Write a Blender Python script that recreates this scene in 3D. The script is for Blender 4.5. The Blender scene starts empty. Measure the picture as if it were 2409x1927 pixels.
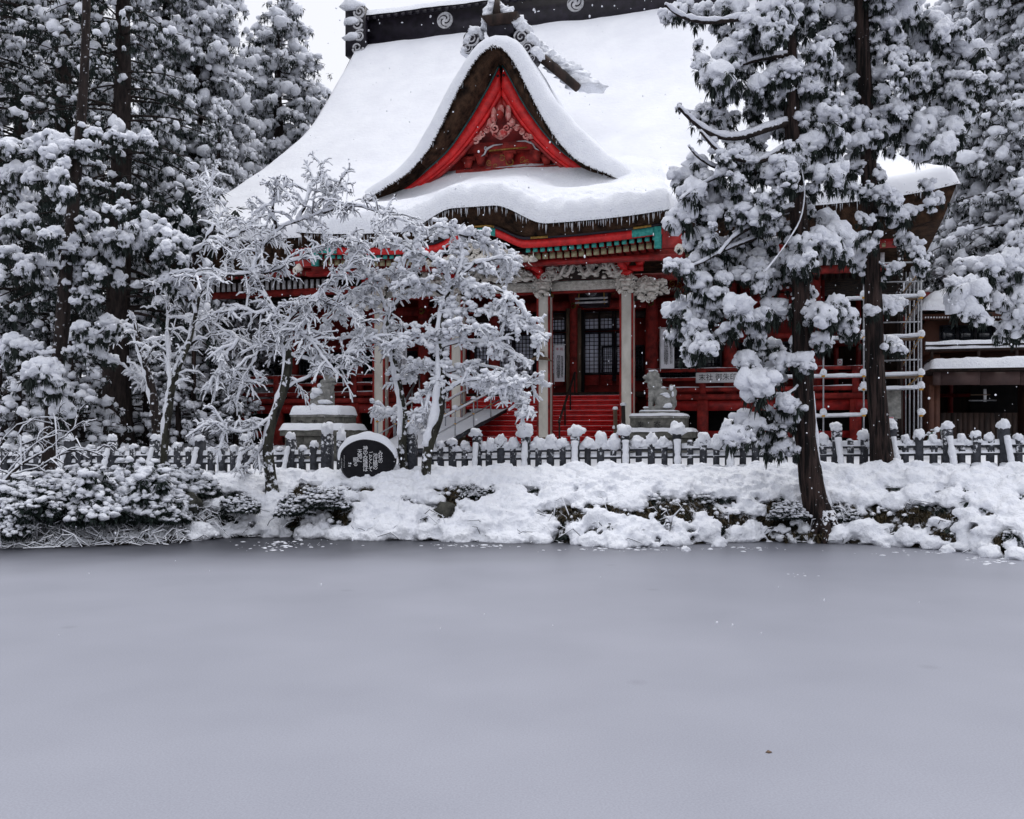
import bpy, bmesh, math, random
import numpy as np
from mathutils import Vector, Matrix, noise as mnoise

scene = bpy.context.scene
COL = scene.collection
RNG = np.random.default_rng(7)
random.seed(7)

# ------------------------------------------------------------------ camera, sky, sun, exposure
FPX, CX, YH, CAMH = 2300.0, 1204.5, 1020.0, 2.7      # focal length in photo pixels, principal column, horizon row, eye height over the ice
cam_data = bpy.data.cameras.new('camera')
cam = bpy.data.objects.new('camera', cam_data)
COL.objects.link(cam)
cam.location = (0, 0, CAMH)
cam.rotation_euler = (math.radians(90), 0, 0)
cam_data.sensor_fit = 'HORIZONTAL'
cam_data.sensor_width = 36.0
cam_data.lens = 36.0 * FPX / 2409.0
cam_data.shift_y = (YH - 963.5) / 2409.0
cam_data.clip_start = 0.1
cam_data.clip_end = 2000.0
scene.camera = cam

SUN_EL, SUN_AZ = math.radians(68), math.radians(25)    # high behind the hall, diffused by the cloud
world = bpy.data.worlds.new('World')
scene.world = world
world.use_nodes = True
wn, wl = world.node_tree.nodes, world.node_tree.links
wn.clear()
w_out = wn.new('ShaderNodeOutputWorld')
w_bg = wn.new('ShaderNodeBackground')
w_sky = wn.new('ShaderNodeTexSky')
w_sky.sky_type = 'NISHITA'
w_sky.sun_disc = False
w_sky.sun_elevation = SUN_EL
w_sky.sun_rotation = SUN_AZ
w_sky.dust_density = 4.0
w_hs = wn.new('ShaderNodeHueSaturation')
w_hs.inputs['Saturation'].default_value = 0.25
w_mix = wn.new('ShaderNodeMixRGB')                     # the even cloud deck that covers the sky
w_mix.inputs['Fac'].default_value = 0.93
w_mix.inputs['Color2'].default_value = (8.75, 8.92, 9.65, 1)
wl.new(w_sky.outputs['Color'], w_hs.inputs['Color'])
wl.new(w_hs.outputs['Color'], w_mix.inputs['Color1'])
wl.new(w_mix.outputs['Color'], w_bg.inputs['Color'])
w_bg.inputs['Strength'].default_value = 0.1
wl.new(w_bg.outputs['Background'], w_out.inputs['Surface'])

sun_data = bpy.data.lights.new('sun', 'SUN')
sun_data.energy = 1.5
sun_data.angle = math.radians(45)
sun_data.color = (1.0, 0.985, 0.97)
sun = bpy.data.objects.new('sun', sun_data)
COL.objects.link(sun)
sd = Vector((math.sin(SUN_AZ) * math.cos(SUN_EL), math.cos(SUN_AZ) * math.cos(SUN_EL), math.sin(SUN_EL)))
sun.rotation_euler = sd.to_track_quat('Z', 'Y').to_euler()
sun.location = (0, -10, 40)

vs = scene.view_settings
vs.view_transform = 'Standard'
vs.look = 'None'
vs.exposure = 0.15
vs.gamma = 1.0
vs.use_curve_mapping = False
scene.cycles.max_bounces = 6
scene.cycles.diffuse_bounces = 2
scene.cycles.glossy_bounces = 2
scene.cycles.transparent_max_bounces = 4
scene.cycles.caustics_reflective = False
scene.cycles.caustics_refractive = False

# ------------------------------------------------------------------ materials
MATS = {}
def _mat(name):
    m = bpy.data.materials.new(name)
    m.use_nodes = True
    n, l = m.node_tree.nodes, m.node_tree.links
    b = n['Principled BSDF']
    MATS[name] = m
    return m, n, l, b

def mat_noise(name, c1, c2, scale=6.0, rough=0.7, bump=0.3, bscale=None, detail=6.0, stretch=(1, 1, 1), spec=0.3, dist=0.02, metal=0.0, lo=0.35, hi=0.65, emis=None):
    """Two-tone procedural surface with its own grain and relief (object coordinates)."""
    m, n, l, b = _mat(name)
    tc = n.new('ShaderNodeTexCoord')
    mp = n.new('ShaderNodeMapping')
    mp.inputs['Scale'].default_value = stretch
    l.new(tc.outputs['Object'], mp.inputs['Vector'])
    nz = n.new('ShaderNodeTexNoise')
    nz.inputs['Scale'].default_value = scale
    nz.inputs['Detail'].default_value = detail
    nz.inputs['Roughness'].default_value = 0.62
    l.new(mp.outputs['Vector'], nz.inputs['Vector'])
    cr = n.new('ShaderNodeValToRGB')
    cr.color_ramp.elements[0].position = lo
    cr.color_ramp.elements[1].position = hi
    cr.color_ramp.elements[0].color = (*c1, 1)
    cr.color_ramp.elements[1].color = (*c2, 1)
    l.new(nz.outputs['Fac'], cr.inputs['Fac'])
    l.new(cr.outputs['Color'], b.inputs['Base Color'])
    b.inputs['Roughness'].default_value = rough
    b.inputs['Specular IOR Level'].default_value = spec
    b.inputs['Metallic'].default_value = metal
    if bump:
        nb = n.new('ShaderNodeTexNoise')
        nb.inputs['Scale'].default_value = bscale or scale * 3
        nb.inputs['Detail'].default_value = 5.0
        l.new(mp.outputs['Vector'], nb.inputs['Vector'])
        bp = n.new('ShaderNodeBump')
        bp.inputs['Strength'].default_value = bump
        bp.inputs['Distance'].default_value = dist
        l.new(nb.outputs['Fac'], bp.inputs['Height'])
        l.new(bp.outputs['Normal'], b.inputs['Normal'])
    return m

def snow_cover(name, base, lo=0.55, hi=0.75, scale=14.0, amount=0.55):
    """Adds blown snow that sticks in patches to the surface of material BASE (patches from noise, thicker on upward faces)."""
    m = MATS[base].copy()
    m.name = name
    MATS[name] = m
    n, l = m.node_tree.nodes, m.node_tree.links
    b = n['Principled BSDF']
    src = b.inputs['Base Color'].links[0].from_socket
    geo = n.new('ShaderNodeNewGeometry')
    sx = n.new('ShaderNodeSeparateXYZ')
    l.new(geo.outputs['Normal'], sx.inputs['Vector'])
    tc = n.new('ShaderNodeTexCoord')
    nz = n.new('ShaderNodeTexNoise')
    nz.inputs['Scale'].default_value = scale
    nz.inputs['Detail'].default_value = 4.0
    l.new(tc.outputs['Object'], nz.inputs['Vector'])
    ma = n.new('ShaderNodeMath'); ma.operation = 'MULTIPLY_ADD'
    ma.inputs[1].default_value = amount
    l.new(sx.outputs['Z'], ma.inputs[0])
    l.new(nz.outputs['Fac'], ma.inputs[2])
    mr = n.new('ShaderNodeMapRange')
    mr.inputs['From Min'].default_value = lo
    mr.inputs['From Max'].default_value = hi
    l.new(ma.outputs['Value'], mr.inputs['Value'])
    mx = n.new('ShaderNodeMixRGB')
    mx.inputs['Color2'].default_value = (0.80, 0.82, 0.875, 1)
    l.new(mr.outputs['Result'], mx.inputs['Fac'])
    l.new(src, mx.inputs['Color1'])
    l.new(mx.outputs['Color'], b.inputs['Base Color'])
    return m

mat_noise('snow', (0.80, 0.82, 0.88), (0.86, 0.88, 0.925), scale=3.0, rough=0.75, bump=0.8, bscale=18.0, dist=0.05, spec=0.2)
mat_noise('snow_smooth', (0.81, 0.825, 0.875), (0.875, 0.89, 0.93), scale=0.8, rough=0.75, bump=0.5, bscale=6.0, dist=0.03, spec=0.2)
mat_noise('snow_clump', (0.74, 0.76, 0.825), (0.84, 0.86, 0.91), scale=5.0, rough=0.75, bump=0.9, bscale=20.0, dist=0.05, spec=0.15)
mat_noise('needle', (0.006, 0.011, 0.010), (0.022, 0.033, 0.028), scale=9.0, rough=0.75, bump=0, spec=0.2)
mat_noise('needle_light', (0.008, 0.013, 0.012), (0.032, 0.042, 0.035), scale=9.0, rough=0.75, bump=0, spec=0.2)
mat_noise('bark', (0.006, 0.005, 0.005), (0.050, 0.033, 0.029), scale=11.0, rough=0.85, bump=1.0, bscale=16.0, stretch=(1, 1, 0.09), dist=0.08, spec=0.15, lo=0.42, hi=0.62)
mat_noise('bark_dark', (0.010, 0.008, 0.008), (0.040, 0.030, 0.027), scale=8.0, rough=0.85, bump=0.8, bscale=16.0, stretch=(1, 1, 0.25), dist=0.04, spec=0.15)
mat_noise('bark_mossy', (0.012, 0.010, 0.010), (0.060, 0.060, 0.045), scale=5.0, rough=0.85, bump=0.8, bscale=20.0, stretch=(1, 1, 0.4), dist=0.03, spec=0.15)
mat_noise('twig', (0.010, 0.008, 0.008), (0.030, 0.023, 0.022), scale=10.0, rough=0.8, bump=0, spec=0.2)
mat_noise('thatch', (0.010, 0.007, 0.006), (0.105, 0.058, 0.036), scale=3.2, rough=0.9, bump=1.0, bscale=34.0, detail=12.0, dist=0.06, spec=0.1, lo=0.34, hi=0.72)
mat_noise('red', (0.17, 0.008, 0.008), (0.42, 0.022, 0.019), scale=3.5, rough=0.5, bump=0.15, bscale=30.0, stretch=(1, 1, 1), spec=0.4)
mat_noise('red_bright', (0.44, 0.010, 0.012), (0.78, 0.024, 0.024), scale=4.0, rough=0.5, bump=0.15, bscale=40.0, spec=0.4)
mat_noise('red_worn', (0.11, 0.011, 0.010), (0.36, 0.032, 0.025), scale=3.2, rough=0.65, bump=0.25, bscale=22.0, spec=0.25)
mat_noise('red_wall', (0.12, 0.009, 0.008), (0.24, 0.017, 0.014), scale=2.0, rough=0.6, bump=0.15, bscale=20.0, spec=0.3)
mat_noise('teal', (0.020, 0.24, 0.22), (0.07, 0.42, 0.36), scale=12.0, rough=0.6, bump=0.2, spec=0.3)
mat_noise('teal_dark', (0.004, 0.03, 0.035), (0.02, 0.09, 0.09), scale=10.0, rough=0.4, bump=0.2, spec=0.4)
mat_noise('gold', (0.16, 0.09, 0.02), (0.42, 0.25, 0.06), scale=10.0, rough=0.45, bump=0.2, metal=0.5)
mat_noise('ochre', (0.22, 0.19, 0.10), (0.42, 0.38, 0.24), scale=10.0, rough=0.7, bump=0.2)
mat_noise('carved_white', (0.52, 0.48, 0.42), (0.86, 0.82, 0.75), scale=7.0, rough=0.8, bump=0.6, bscale=40.0, dist=0.02, lo=0.3, hi=0.6)
mat_noise('carved_pink', (0.42, 0.03, 0.03), (0.66, 0.36, 0.32), scale=5.0, rough=0.7, bump=0.4, bscale=30.0)
mat_noise('column_white', (0.50, 0.47, 0.41), (0.72, 0.69, 0.62), scale=1.6, rough=0.8, bump=0.5, bscale=60.0, dist=0.012, stretch=(1, 1, 0.6), lo=0.3, hi=0.6)
mat_noise('wood_dark', (0.012, 0.008, 0.007), (0.045, 0.026, 0.020), scale=5.0, rough=0.7, bump=0.4, bscale=20.0, stretch=(1, 1, 0.2))
mat_noise('wood_weathered', (0.07, 0.045, 0.03), (0.22, 0.15, 0.10), scale=6.0, rough=0.85, bump=0.6, bscale=18.0, stretch=(1, 1, 0.2))
mat_noise('black_lacquer', (0.006, 0.005, 0.008), (0.020, 0.016, 0.026), scale=3.0, rough=0.45, bump=0.15, bscale=20.0)
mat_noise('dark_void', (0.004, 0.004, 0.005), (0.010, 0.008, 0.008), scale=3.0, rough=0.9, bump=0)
mat_noise('paper', (0.66, 0.68, 0.82), (0.78, 0.80, 0.92), scale=2.0, rough=0.8, bump=0)
mat_noise('crest_white', (0.36, 0.36, 0.38), (0.62, 0.62, 0.64), scale=8.0, rough=0.7, bump=0.2)
mat_noise('stone', (0.07, 0.07, 0.062), (0.18, 0.175, 0.155), scale=5.0, rough=0.85, bump=0.6, bscale=35.0, dist=0.015)
mat_noise('stone_pale', (0.17, 0.17, 0.16), (0.36, 0.355, 0.33), scale=6.0, rough=0.85, bump=0.5, bscale=30.0, dist=0.015)
mat_noise('stone_dark', (0.022, 0.024, 0.030), (0.055, 0.058, 0.070), scale=8.0, rough=0.7, bump=0.5, bscale=40.0, dist=0.01)
mat_noise('slate_black', (0.004, 0.004, 0.006), (0.010, 0.010, 0.013), scale=4.0, rough=0.6, bump=0.1, bscale=25.0, spec=0.15)
mat_noise('rock', (0.02, 0.02, 0.018), (0.085, 0.085, 0.07), scale=3.0, rough=0.9, bump=0.9, bscale=10.0, dist=0.06)
mat_noise('earth', (0.006, 0.005, 0.004), (0.032, 0.025, 0.015), scale=6.0, rough=0.95, bump=1.0, bscale=16.0, dist=0.08)
mat_noise('dead_grass', (0.012, 0.010, 0.006), (0.065, 0.048, 0.024), scale=6.0, rough=0.9, bump=0)
mat_noise('steel', (0.26, 0.27, 0.29), (0.42, 0.43, 0.45), scale=8.0, rough=0.45, bump=0.1, metal=0.6)
mat_noise('clamp', (0.45, 0.20, 0.02), (0.70, 0.40, 0.06), scale=12.0, rough=0.5, bump=0.1)
mat_noise('brown_wall', (0.075, 0.030, 0.020), (0.120, 0.050, 0.032), scale=2.0, rough=0.6, bump=0.1, bscale=20.0)
mat_noise('brown_panel', (0.045, 0.026, 0.024), (0.070, 0.040, 0.036), scale=2.0, rough=0.6, bump=0.1)
mat_noise('white_paint', (0.70, 0.70, 0.72), (0.80, 0.80, 0.82), scale=4.0, rough=0.6, bump=0)
mat_noise('cloth_white', (0.72, 0.72, 0.77), (0.82, 0.82, 0.87), scale=3.0, rough=0.85, bump=0.2, bscale=10.0)
mat_noise('ink', (0.008, 0.008, 0.010), (0.016, 0.016, 0.018), scale=5.0, rough=0.7, bump=0)
mat_noise('ink_red', (0.40, 0.03, 0.05), (0.50, 0.05, 0.07), scale=5.0, rough=0.7, bump=0)
mat_noise('rope_green', (0.010, 0.05, 0.035), (0.03, 0.11, 0.08), scale=9.0, rough=0.7, bump=0.2)
mat_noise('glass_dark', (0.010, 0.012, 0.016), (0.03, 0.034, 0.042), scale=1.0, rough=0.12, bump=0, spec=0.8)
mat_noise('ice_clear', (0.62, 0.64, 0.70), (0.80, 0.82, 0.86), scale=5.0, rough=0.15, bump=0.2, spec=0.7)
snow_cover('stone_dark_snowy', 'stone_dark', lo=0.66, hi=0.78, scale=11.0, amount=0.25)
snow_cover('bark_snowy', 'bark', lo=0.70, hi=0.76, scale=13.0, amount=0.35)
snow_cover('bark_mossy_snowy', 'bark_mossy', lo=0.58, hi=0.66, scale=7.0, amount=0.5)
snow_cover('bark_dark_snowy', 'bark_dark', lo=0.62, hi=0.74, scale=9.0, amount=0.4)
snow_cover('needle_snowy', 'needle', lo=0.53, hi=0.68, scale=5.0, amount=0.12)
snow_cover('stone_pale_snowy', 'stone_pale', lo=0.86, hi=0.98, scale=5.0, amount=0.62)
snow_cover('earth_snowy', 'earth', lo=0.80, hi=0.90, scale=5.0, amount=0.45)

def mat_ice():
    m, n, l, b = _mat('pond_ice')
    tc = n.new('ShaderNodeTexCoord')
    big = n.new('ShaderNodeTexNoise'); big.inputs['Scale'].default_value = 0.45; big.inputs['Detail'].default_value = 9.0
    mp = n.new('ShaderNodeMapping'); mp.inputs['Scale'].default_value = (0.45, 1.6, 1)
    l.new(tc.outputs['Object'], mp.inputs['Vector'])
    l.new(tc.outputs['Object'], big.inputs['Vector'])
    fine = n.new('ShaderNodeTexNoise'); fine.inputs['Scale'].default_value = 55.0; fine.inputs['Detail'].default_value = 3.0
    l.new(tc.outputs['Object'], fine.inputs['Vector'])
    spots = n.new('ShaderNodeTexVoronoi'); spots.inputs['Scale'].default_value = 0.55; spots.inputs['Randomness'].default_value = 1.0
    l.new(tc.outputs['Object'], spots.inputs['Vector'])
    r1 = n.new('ShaderNodeValToRGB')
    r1.color_ramp.elements[0].position = 0.3; r1.color_ramp.elements[0].color = (0.288, 0.297, 0.345, 1)
    r1.color_ramp.elements[1].position = 0.7; r1.color_ramp.elements[1].color = (0.325, 0.334, 0.385, 1)
    l.new(big.outputs['Fac'], r1.inputs['Fac'])
    r2 = n.new('ShaderNodeValToRGB')
    r2.color_ramp.elements[0].position = 0.33; r2.color_ramp.elements[0].color = (0.90, 0.90, 0.90, 1)
    r2.color_ramp.elements[1].position = 0.67; r2.color_ramp.elements[1].color = (1.08, 1.08, 1.08, 1)
    l.new(fine.outputs['Fac'], r2.inputs['Fac'])
    mul = n.new('ShaderNodeMixRGB'); mul.blend_type = 'MULTIPLY'; mul.inputs['Fac'].default_value = 1.0
    l.new(r1.outputs['Color'], mul.inputs['Color1']); l.new(r2.outputs['Color'], mul.inputs['Color2'])
    r3 = n.new('ShaderNodeValToRGB')
    r3.color_ramp.elements[0].position = 0.02; r3.color_ramp.elements[0].color = (0.87, 0.87, 0.875, 1)
    r3.color_ramp.elements[1].position = 0.085; r3.color_ramp.elements[1].color = (1, 1, 1, 1)
    l.new(spots.outputs['Distance'], r3.inputs['Fac'])
    mul2 = n.new('ShaderNodeMixRGB'); mul2.blend_type = 'MULTIPLY'; mul2.inputs['Fac'].default_value = 1.0
    l.new(mul.outputs['Color'], mul2.inputs['Color1']); l.new(r3.outputs['Color'], mul2.inputs['Color2'])
    # reflection of dark trees and bank painted into shore ice, which is thinner too
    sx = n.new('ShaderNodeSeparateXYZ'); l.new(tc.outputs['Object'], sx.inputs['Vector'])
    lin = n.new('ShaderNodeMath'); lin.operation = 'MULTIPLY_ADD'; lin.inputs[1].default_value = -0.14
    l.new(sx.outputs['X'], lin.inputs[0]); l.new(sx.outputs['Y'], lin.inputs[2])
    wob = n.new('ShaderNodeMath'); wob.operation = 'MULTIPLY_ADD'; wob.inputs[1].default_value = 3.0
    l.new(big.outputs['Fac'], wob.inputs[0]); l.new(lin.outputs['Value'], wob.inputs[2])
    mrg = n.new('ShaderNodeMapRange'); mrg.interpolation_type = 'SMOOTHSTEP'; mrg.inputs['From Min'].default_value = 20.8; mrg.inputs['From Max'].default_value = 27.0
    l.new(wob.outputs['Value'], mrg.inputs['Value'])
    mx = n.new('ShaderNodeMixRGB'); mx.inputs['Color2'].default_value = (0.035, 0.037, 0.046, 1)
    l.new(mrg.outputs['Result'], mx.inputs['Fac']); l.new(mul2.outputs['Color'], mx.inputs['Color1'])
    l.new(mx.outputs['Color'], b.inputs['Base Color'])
    b.inputs['Roughness'].default_value = 0.42
    b.inputs['Specular IOR Level'].default_value = 0.35
    b.inputs['IOR'].default_value = 1.33
    bp = n.new('ShaderNodeBump'); bp.inputs['Strength'].default_value = 0.12; bp.inputs['Distance'].default_value = 0.006
    l.new(fine.outputs['Fac'], bp.inputs['Height']); l.new(bp.outputs['Normal'], b.inputs['Normal'])
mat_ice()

# ------------------------------------------------------------------ mesh helpers
class MB:
    """Collects shapes and links them as ONE mesh object."""
    def __init__(self):
        self.v, self.q, self.t, self.n = [], [], [], 0
    def add(self, v, quads=None, tris=None):
        v = np.asarray(v, float).reshape(-1, 3)
        if quads is not None and len(quads):
            self.q.append(np.asarray(quads, np.int64) + self.n)
        if tris is not None and len(tris):
            self.t.append(np.asarray(tris, np.int64) + self.n)
        self.v.append(v)
        self.n += len(v)
        return self
    def box(self, lo, hi, bev=0.0):
        x0, y0, z0 = lo; x1, y1, z1 = hi
        v = [(x0, y0, z0), (x1, y0, z0), (x1, y1, z0), (x0, y1, z0), (x0, y0, z1), (x1, y0, z1), (x1, y1, z1), (x0, y1, z1)]
        return self.add(v, [(0, 3, 2, 1), (4, 5, 6, 7), (0, 1, 5, 4), (1, 2, 6, 5), (2, 3, 7, 6), (3, 0, 4, 7)])
    def frustum(self, c, w0, d0, z0, w1, d1, z1):
        x, y = c
        v = [(x - w0, y - d0, z0), (x + w0, y - d0, z0), (x + w0, y + d0, z0), (x - w0, y + d0, z0), (x - w1, y - d1, z1), (x + w1, y - d1, z1), (x + w1, y + d1, z1), (x - w1, y + d1, z1)]
        return self.add(v, [(0, 3, 2, 1), (4, 5, 6, 7), (0, 1, 5, 4), (1, 2, 6, 5), (2, 3, 7, 6), (3, 0, 4, 7)])
    def tube(self, path, radii, sides=8, cap=True, flat=1.0):
        p = np.asarray(path, float); n = len(p)
        r = np.broadcast_to(np.asarray(radii, float), (n,))
        t = np.gradient(p, axis=0); t /= np.linalg.norm(t, axis=1)[:, None] + 1e-9
        ref = np.array([0, 0, 1.0]) if abs(t[:, 2]).mean() < 0.8 else np.array([0.2, 1.0, 0])
        a = np.cross(t, ref); a /= np.linalg.norm(a, axis=1)[:, None] + 1e-9
        b = np.cross(a, t)
        ang = np.linspace(0, 2 * math.pi, sides, endpoint=False)
        ring = p[:, None, :] + r[:, None, None] * (np.cos(ang)[None, :, None] * a[:, None, :] + flat * np.sin(ang)[None, :, None] * b[:, None, :])
        v = ring.reshape(-1, 3)
        i = np.arange(n - 1)[:, None] * sides; j = np.arange(sides)[None, :]; k = (j + 1) % sides
        q = np.stack([i + j, i + k, i + sides + k, i + sides + j], -1).reshape(-1, 4)
        tr = []
        if cap:
            v = np.vstack([v, p[0] - t[0] * r[0] * 0.3, p[-1] + t[-1] * r[-1] * 0.3])
            m = n * sides
            for s in range(sides):
                tr.append((m, (s + 1) % sides, s)); tr.append((m + 1, (n - 1) * sides + s, (n - 1) * sides + (s + 1) % sides))
        return self.add(v, q, tr)
    def tubes(self, P, R, sides=4):
        """Many thin tubes at once: P (N,k,3) paths, R (N,k) radii."""
        P = np.asarray(P, float); R = np.asarray(R, float)
        N, k = P.shape[:2]
        if not N: return self
        t = np.gradient(P, axis=1); t /= np.linalg.norm(t, axis=2)[..., None] + 1e-9
        ref = np.where(np.abs(t[..., 2:3]) < 0.85, np.array([0, 0, 1.0]), np.array([1.0, 0.1, 0]))
        a = np.cross(t, ref); a /= np.linalg.norm(a, axis=2)[..., None] + 1e-9
        b = np.cross(a, t)
        ang = np.linspace(0, 2 * math.pi, sides, endpoint=False) + 0.4
        ring = P[:, :, None, :] + R[:, :, None, None] * (np.cos(ang)[None, None, :, None] * a[:, :, None, :] + np.sin(ang)[None, None, :, None] * b[:, :, None, :])
        base = (np.arange(N) * k * sides)[:, None, None]
        i = (np.arange(k - 1) * sides)[None, :, None]; j = np.arange(sides)[None, None, :]; kk = (j + 1) % sides
        q = np.stack(np.broadcast_arrays(base + i + j, base + i + kk, base + i + sides + kk, base + i + sides + j), -1).reshape(-1, 4)
        return self.add(ring.reshape(-1, 3), q)
    def prism(self, poly, y0, y1, axis='b'):
        """Polygon in (x,z) extruded from y0 to y1 (axis b), or in (x,y) from z0 to z1 (axis z)."""
        n = len(poly)
        if axis == 'b':
            v = [(x, y0, z) for x, z in poly] + [(x, y1, z) for x, z in poly]
        elif axis == 'z':
            v = [(x, y, y0) for x, y in poly] + [(x, y, y1) for x, y in poly]
        else:
            v = [(y0, x, z) for x, z in poly] + [(y1, x, z) for x, z in poly]
        q = [(i, (i + 1) % n, n + (i + 1) % n, n + i) for i in range(n)]
        tri = []
        from mathutils.geometry import tessellate_polygon
        tess = tessellate_polygon([[Vector((p[0], p[1], 0)) for p in poly]])
        for f in tess:
            tri.append((f[0], f[1], f[2])); tri.append((f[2] + n, f[1] + n, f[0] + n))
        return self.add(v, q, tri)
    def band(self, top, bot, y0, y1):
        """A board whose face lies between two (x,z) polylines, y0 (front) to y1 (back)."""
        n = len(top)
        v = [(x, y0, z) for x, z in top] + [(x, y0, z) for x, z in bot] + [(x, y1, z) for x, z in top] + [(x, y1, z) for x, z in bot]
        q = []
        for i in range(n - 1):
            q += [(i, n + i, n + i + 1, i + 1), (2 * n + i, 2 * n + i + 1, 3 * n + i + 1, 3 * n + i), (i, i + 1, 2 * n + i + 1, 2 * n + i), (n + i, 3 * n + i, 3 * n + i + 1, n + i + 1)]
        q += [(0, 2 * n, 3 * n, n), (n - 1, 2 * n - 1, 4 * n - 1, 3 * n - 1)]
        return self.add(v, q)
    def grid(self, X, Y, Z, flip=False):
        h, w = X.shape
        v = np.stack([X, Y, Z], -1).reshape(-1, 3)
        i = np.arange(h - 1)[:, None] * w; j = np.arange(w - 1)[None, :]
        q = np.stack([i + j, i + j + 1, i + w + j + 1, i + w + j], -1).reshape(-1, 4)
        if flip: q = q[:, ::-1]
        return self.add(v, q)
    def scatter(self, tpls, pos, scl, rot=None, which=None, rng=None):
        """Copies of template meshes (V, quads/tris) at pos with per-axis scale and rotation matrices."""
        rng = rng or RNG
        pos = np.asarray(pos, float).reshape(-1, 3); N = len(pos)
        if not N: return self
        scl = np.asarray(scl, float)
        if scl.ndim == 1: scl = np.repeat(scl[:, None], 3, 1)
        which = rng.integers(0, len(tpls), N) if which is None else which
        if rot is None:
            rot = rot_z(rng.uniform(0, 2 * math.pi, N))
        for k, (V, T) in enumerate(tpls):
            m = np.nonzero(which == k)[0]
            if not len(m): continue
            W = V[None] * scl[m][:, None, :]
            W = np.einsum('nij,nvj->nvi', rot[m], W) + pos[m][:, None, :]
            F = (T[None] + (np.arange(len(m)) * len(V))[:, None, None]).reshape(-1, T.shape[1])
            if T.shape[1] == 3: self.add(W.reshape(-1, 3), None, F)
            else: self.add(W.reshape(-1, 3), F)
        return self
    def mesh(self, name, smooth=False, org=(0, 0, 0)):
        v = np.vstack(self.v) - np.asarray(org, float) if self.v else np.zeros((0, 3))
        q = np.vstack(self.q) if self.q else np.zeros((0, 4), np.int64)
        t = np.vstack(self.t) if self.t else np.zeros((0, 3), np.int64)
        me = bpy.data.meshes.new(name)
        me.vertices.add(len(v)); me.vertices.foreach_set('co', v.astype(np.float32).ravel())
        nl = len(q) * 4 + len(t) * 3
        me.loops.add(nl)
        me.loops.foreach_set('vertex_index', np.concatenate([q.ravel(), t.ravel()]).astype(np.int32))
        me.polygons.add(len(q) + len(t))
        ls = np.concatenate([np.arange(len(q)) * 4, len(q) * 4 + np.arange(len(t)) * 3]).astype(np.int32)
        me.polygons.foreach_set('loop_start', ls)
        me.update(calc_edges=True)
        if smooth:
            me.polygons.foreach_set('use_smooth', np.ones(len(q) + len(t), bool))
        return me
    def build(self, name, mat, parent=None, smooth=False, org=None):
        if org is None:
            org = parent['_o'] if parent is not None and '_o' in parent else (0, 0, 0)
        me = self.mesh(name, smooth, org)
        me.materials.append(MATS[mat])
        return link(name, me, parent)

def link(name, data, parent=None):
    o = bpy.data.objects.new(name, data)
    COL.objects.link(o)
    if parent is not None:
        o.parent = parent
        if '_o' in parent: o['_o'] = list(parent['_o'])
    return o

def rot_z(a):
    a = np.asarray(a); c, s, o, i = np.cos(a), np.sin(a), np.zeros_like(a), np.ones_like(a)
    return np.stack([np.stack([c, -s, o], -1), np.stack([s, c, o], -1), np.stack([o, o, i], -1)], -2)

def rot_any(n, rng, tilt=0.5):
    a = rng.uniform(0, 2 * math.pi, n); t = rng.normal(0, tilt, n)
    Rz = rot_z(a); c, s, o, i = np.cos(t), np.sin(t), np.zeros(n), np.ones(n)
    Rx = np.stack([np.stack([i, o, o], -1), np.stack([o, c, -s], -1), np.stack([o, s, c], -1)], -2)
    return Rz @ Rx

def tag(o, label=None, cat=None, group=None, kind=None):
    if label: o['label'] = label
    if cat: o['category'] = cat
    if group: o['group'] = group
    if kind: o['kind'] = kind
    return o

def empty(name, loc=(0, 0, 0), rz=0.0, org=None):
    """An Empty at a thing's base; its children are built in world (or the thing's own) coordinates, minus org."""
    o = bpy.data.objects.new(name, None)
    COL.objects.link(o)
    o.location = loc
    o.rotation_euler = (0, 0, rz)
    o.empty_display_size = 0.2
    o['_o'] = list(org if org is not None else loc)
    return o

def at(x, y, D):
    """World point of a photo pixel at the depth D metres from the camera."""
    return np.array([(x - CX) / FPX * D, D, CAMH + (YH - y) / FPX * D])

# the shrine's own frame: a along the facade, b into the building, z up
TH = math.atan(FPX / 8150.0)
U = np.array([math.cos(TH), -math.sin(TH)]); NV = np.array([math.sin(TH), math.cos(TH)])
O2 = np.array([(1178 - CX) / FPX * 36.5, 36.5]); GZ = 2.2
def F(px, py, b):
    """Facade coordinates (a, z) of a photo pixel on the plane b."""
    d = np.array([(px - CX) / FPX, 1.0])
    t = (b + O2 @ NV) / (d @ NV)
    P = d * t
    return float((P - O2) @ U), float(CAMH + (YH - py) / FPX * t)
def W(a, b, z):
    p = O2 + a * U + b * NV
    return np.array([p[0], p[1], z])

def ico(sub):
    bm = bmesh.new(); bmesh.ops.create_icosphere(bm, subdivisions=sub, radius=1.0)
    V = np.array([v.co[:] for v in bm.verts]); T = np.array([[v.index for v in f.verts] for f in bm.faces]); bm.free()
    return V, T

def fbm(p, s=1.0, oct=3):
    v, a = 0.0, 1.0
    for _ in range(oct):
        v += a * mnoise.noise(Vector(p) * s); s *= 2.1; a *= 0.5
    return v

def blob_templates(sub, n, amp=0.22, flat=0.45, freq=1.4):
    V, T = ico(sub); out = []
    for k in range(n):
        d = np.array([1 + amp * fbm(v + np.array([17.3 * k, 5.1, 3.3 * k]), freq, 3) for v in V])
        Wv = V * d[:, None]
        Wv[:, 2] = np.where(Wv[:, 2] < 0, Wv[:, 2] * flat, Wv[:, 2])
        out.append((Wv, T))
    return out
BLOB1 = blob_templates(1, 6, 0.3)
BLOB2 = blob_templates(2, 10, 0.28)
BLOBT = blob_templates(2, 10, 0.50, 0.85, 1.7)
BLOB3 = blob_templates(3, 10, 0.42, 0.75, 1.9)

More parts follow.
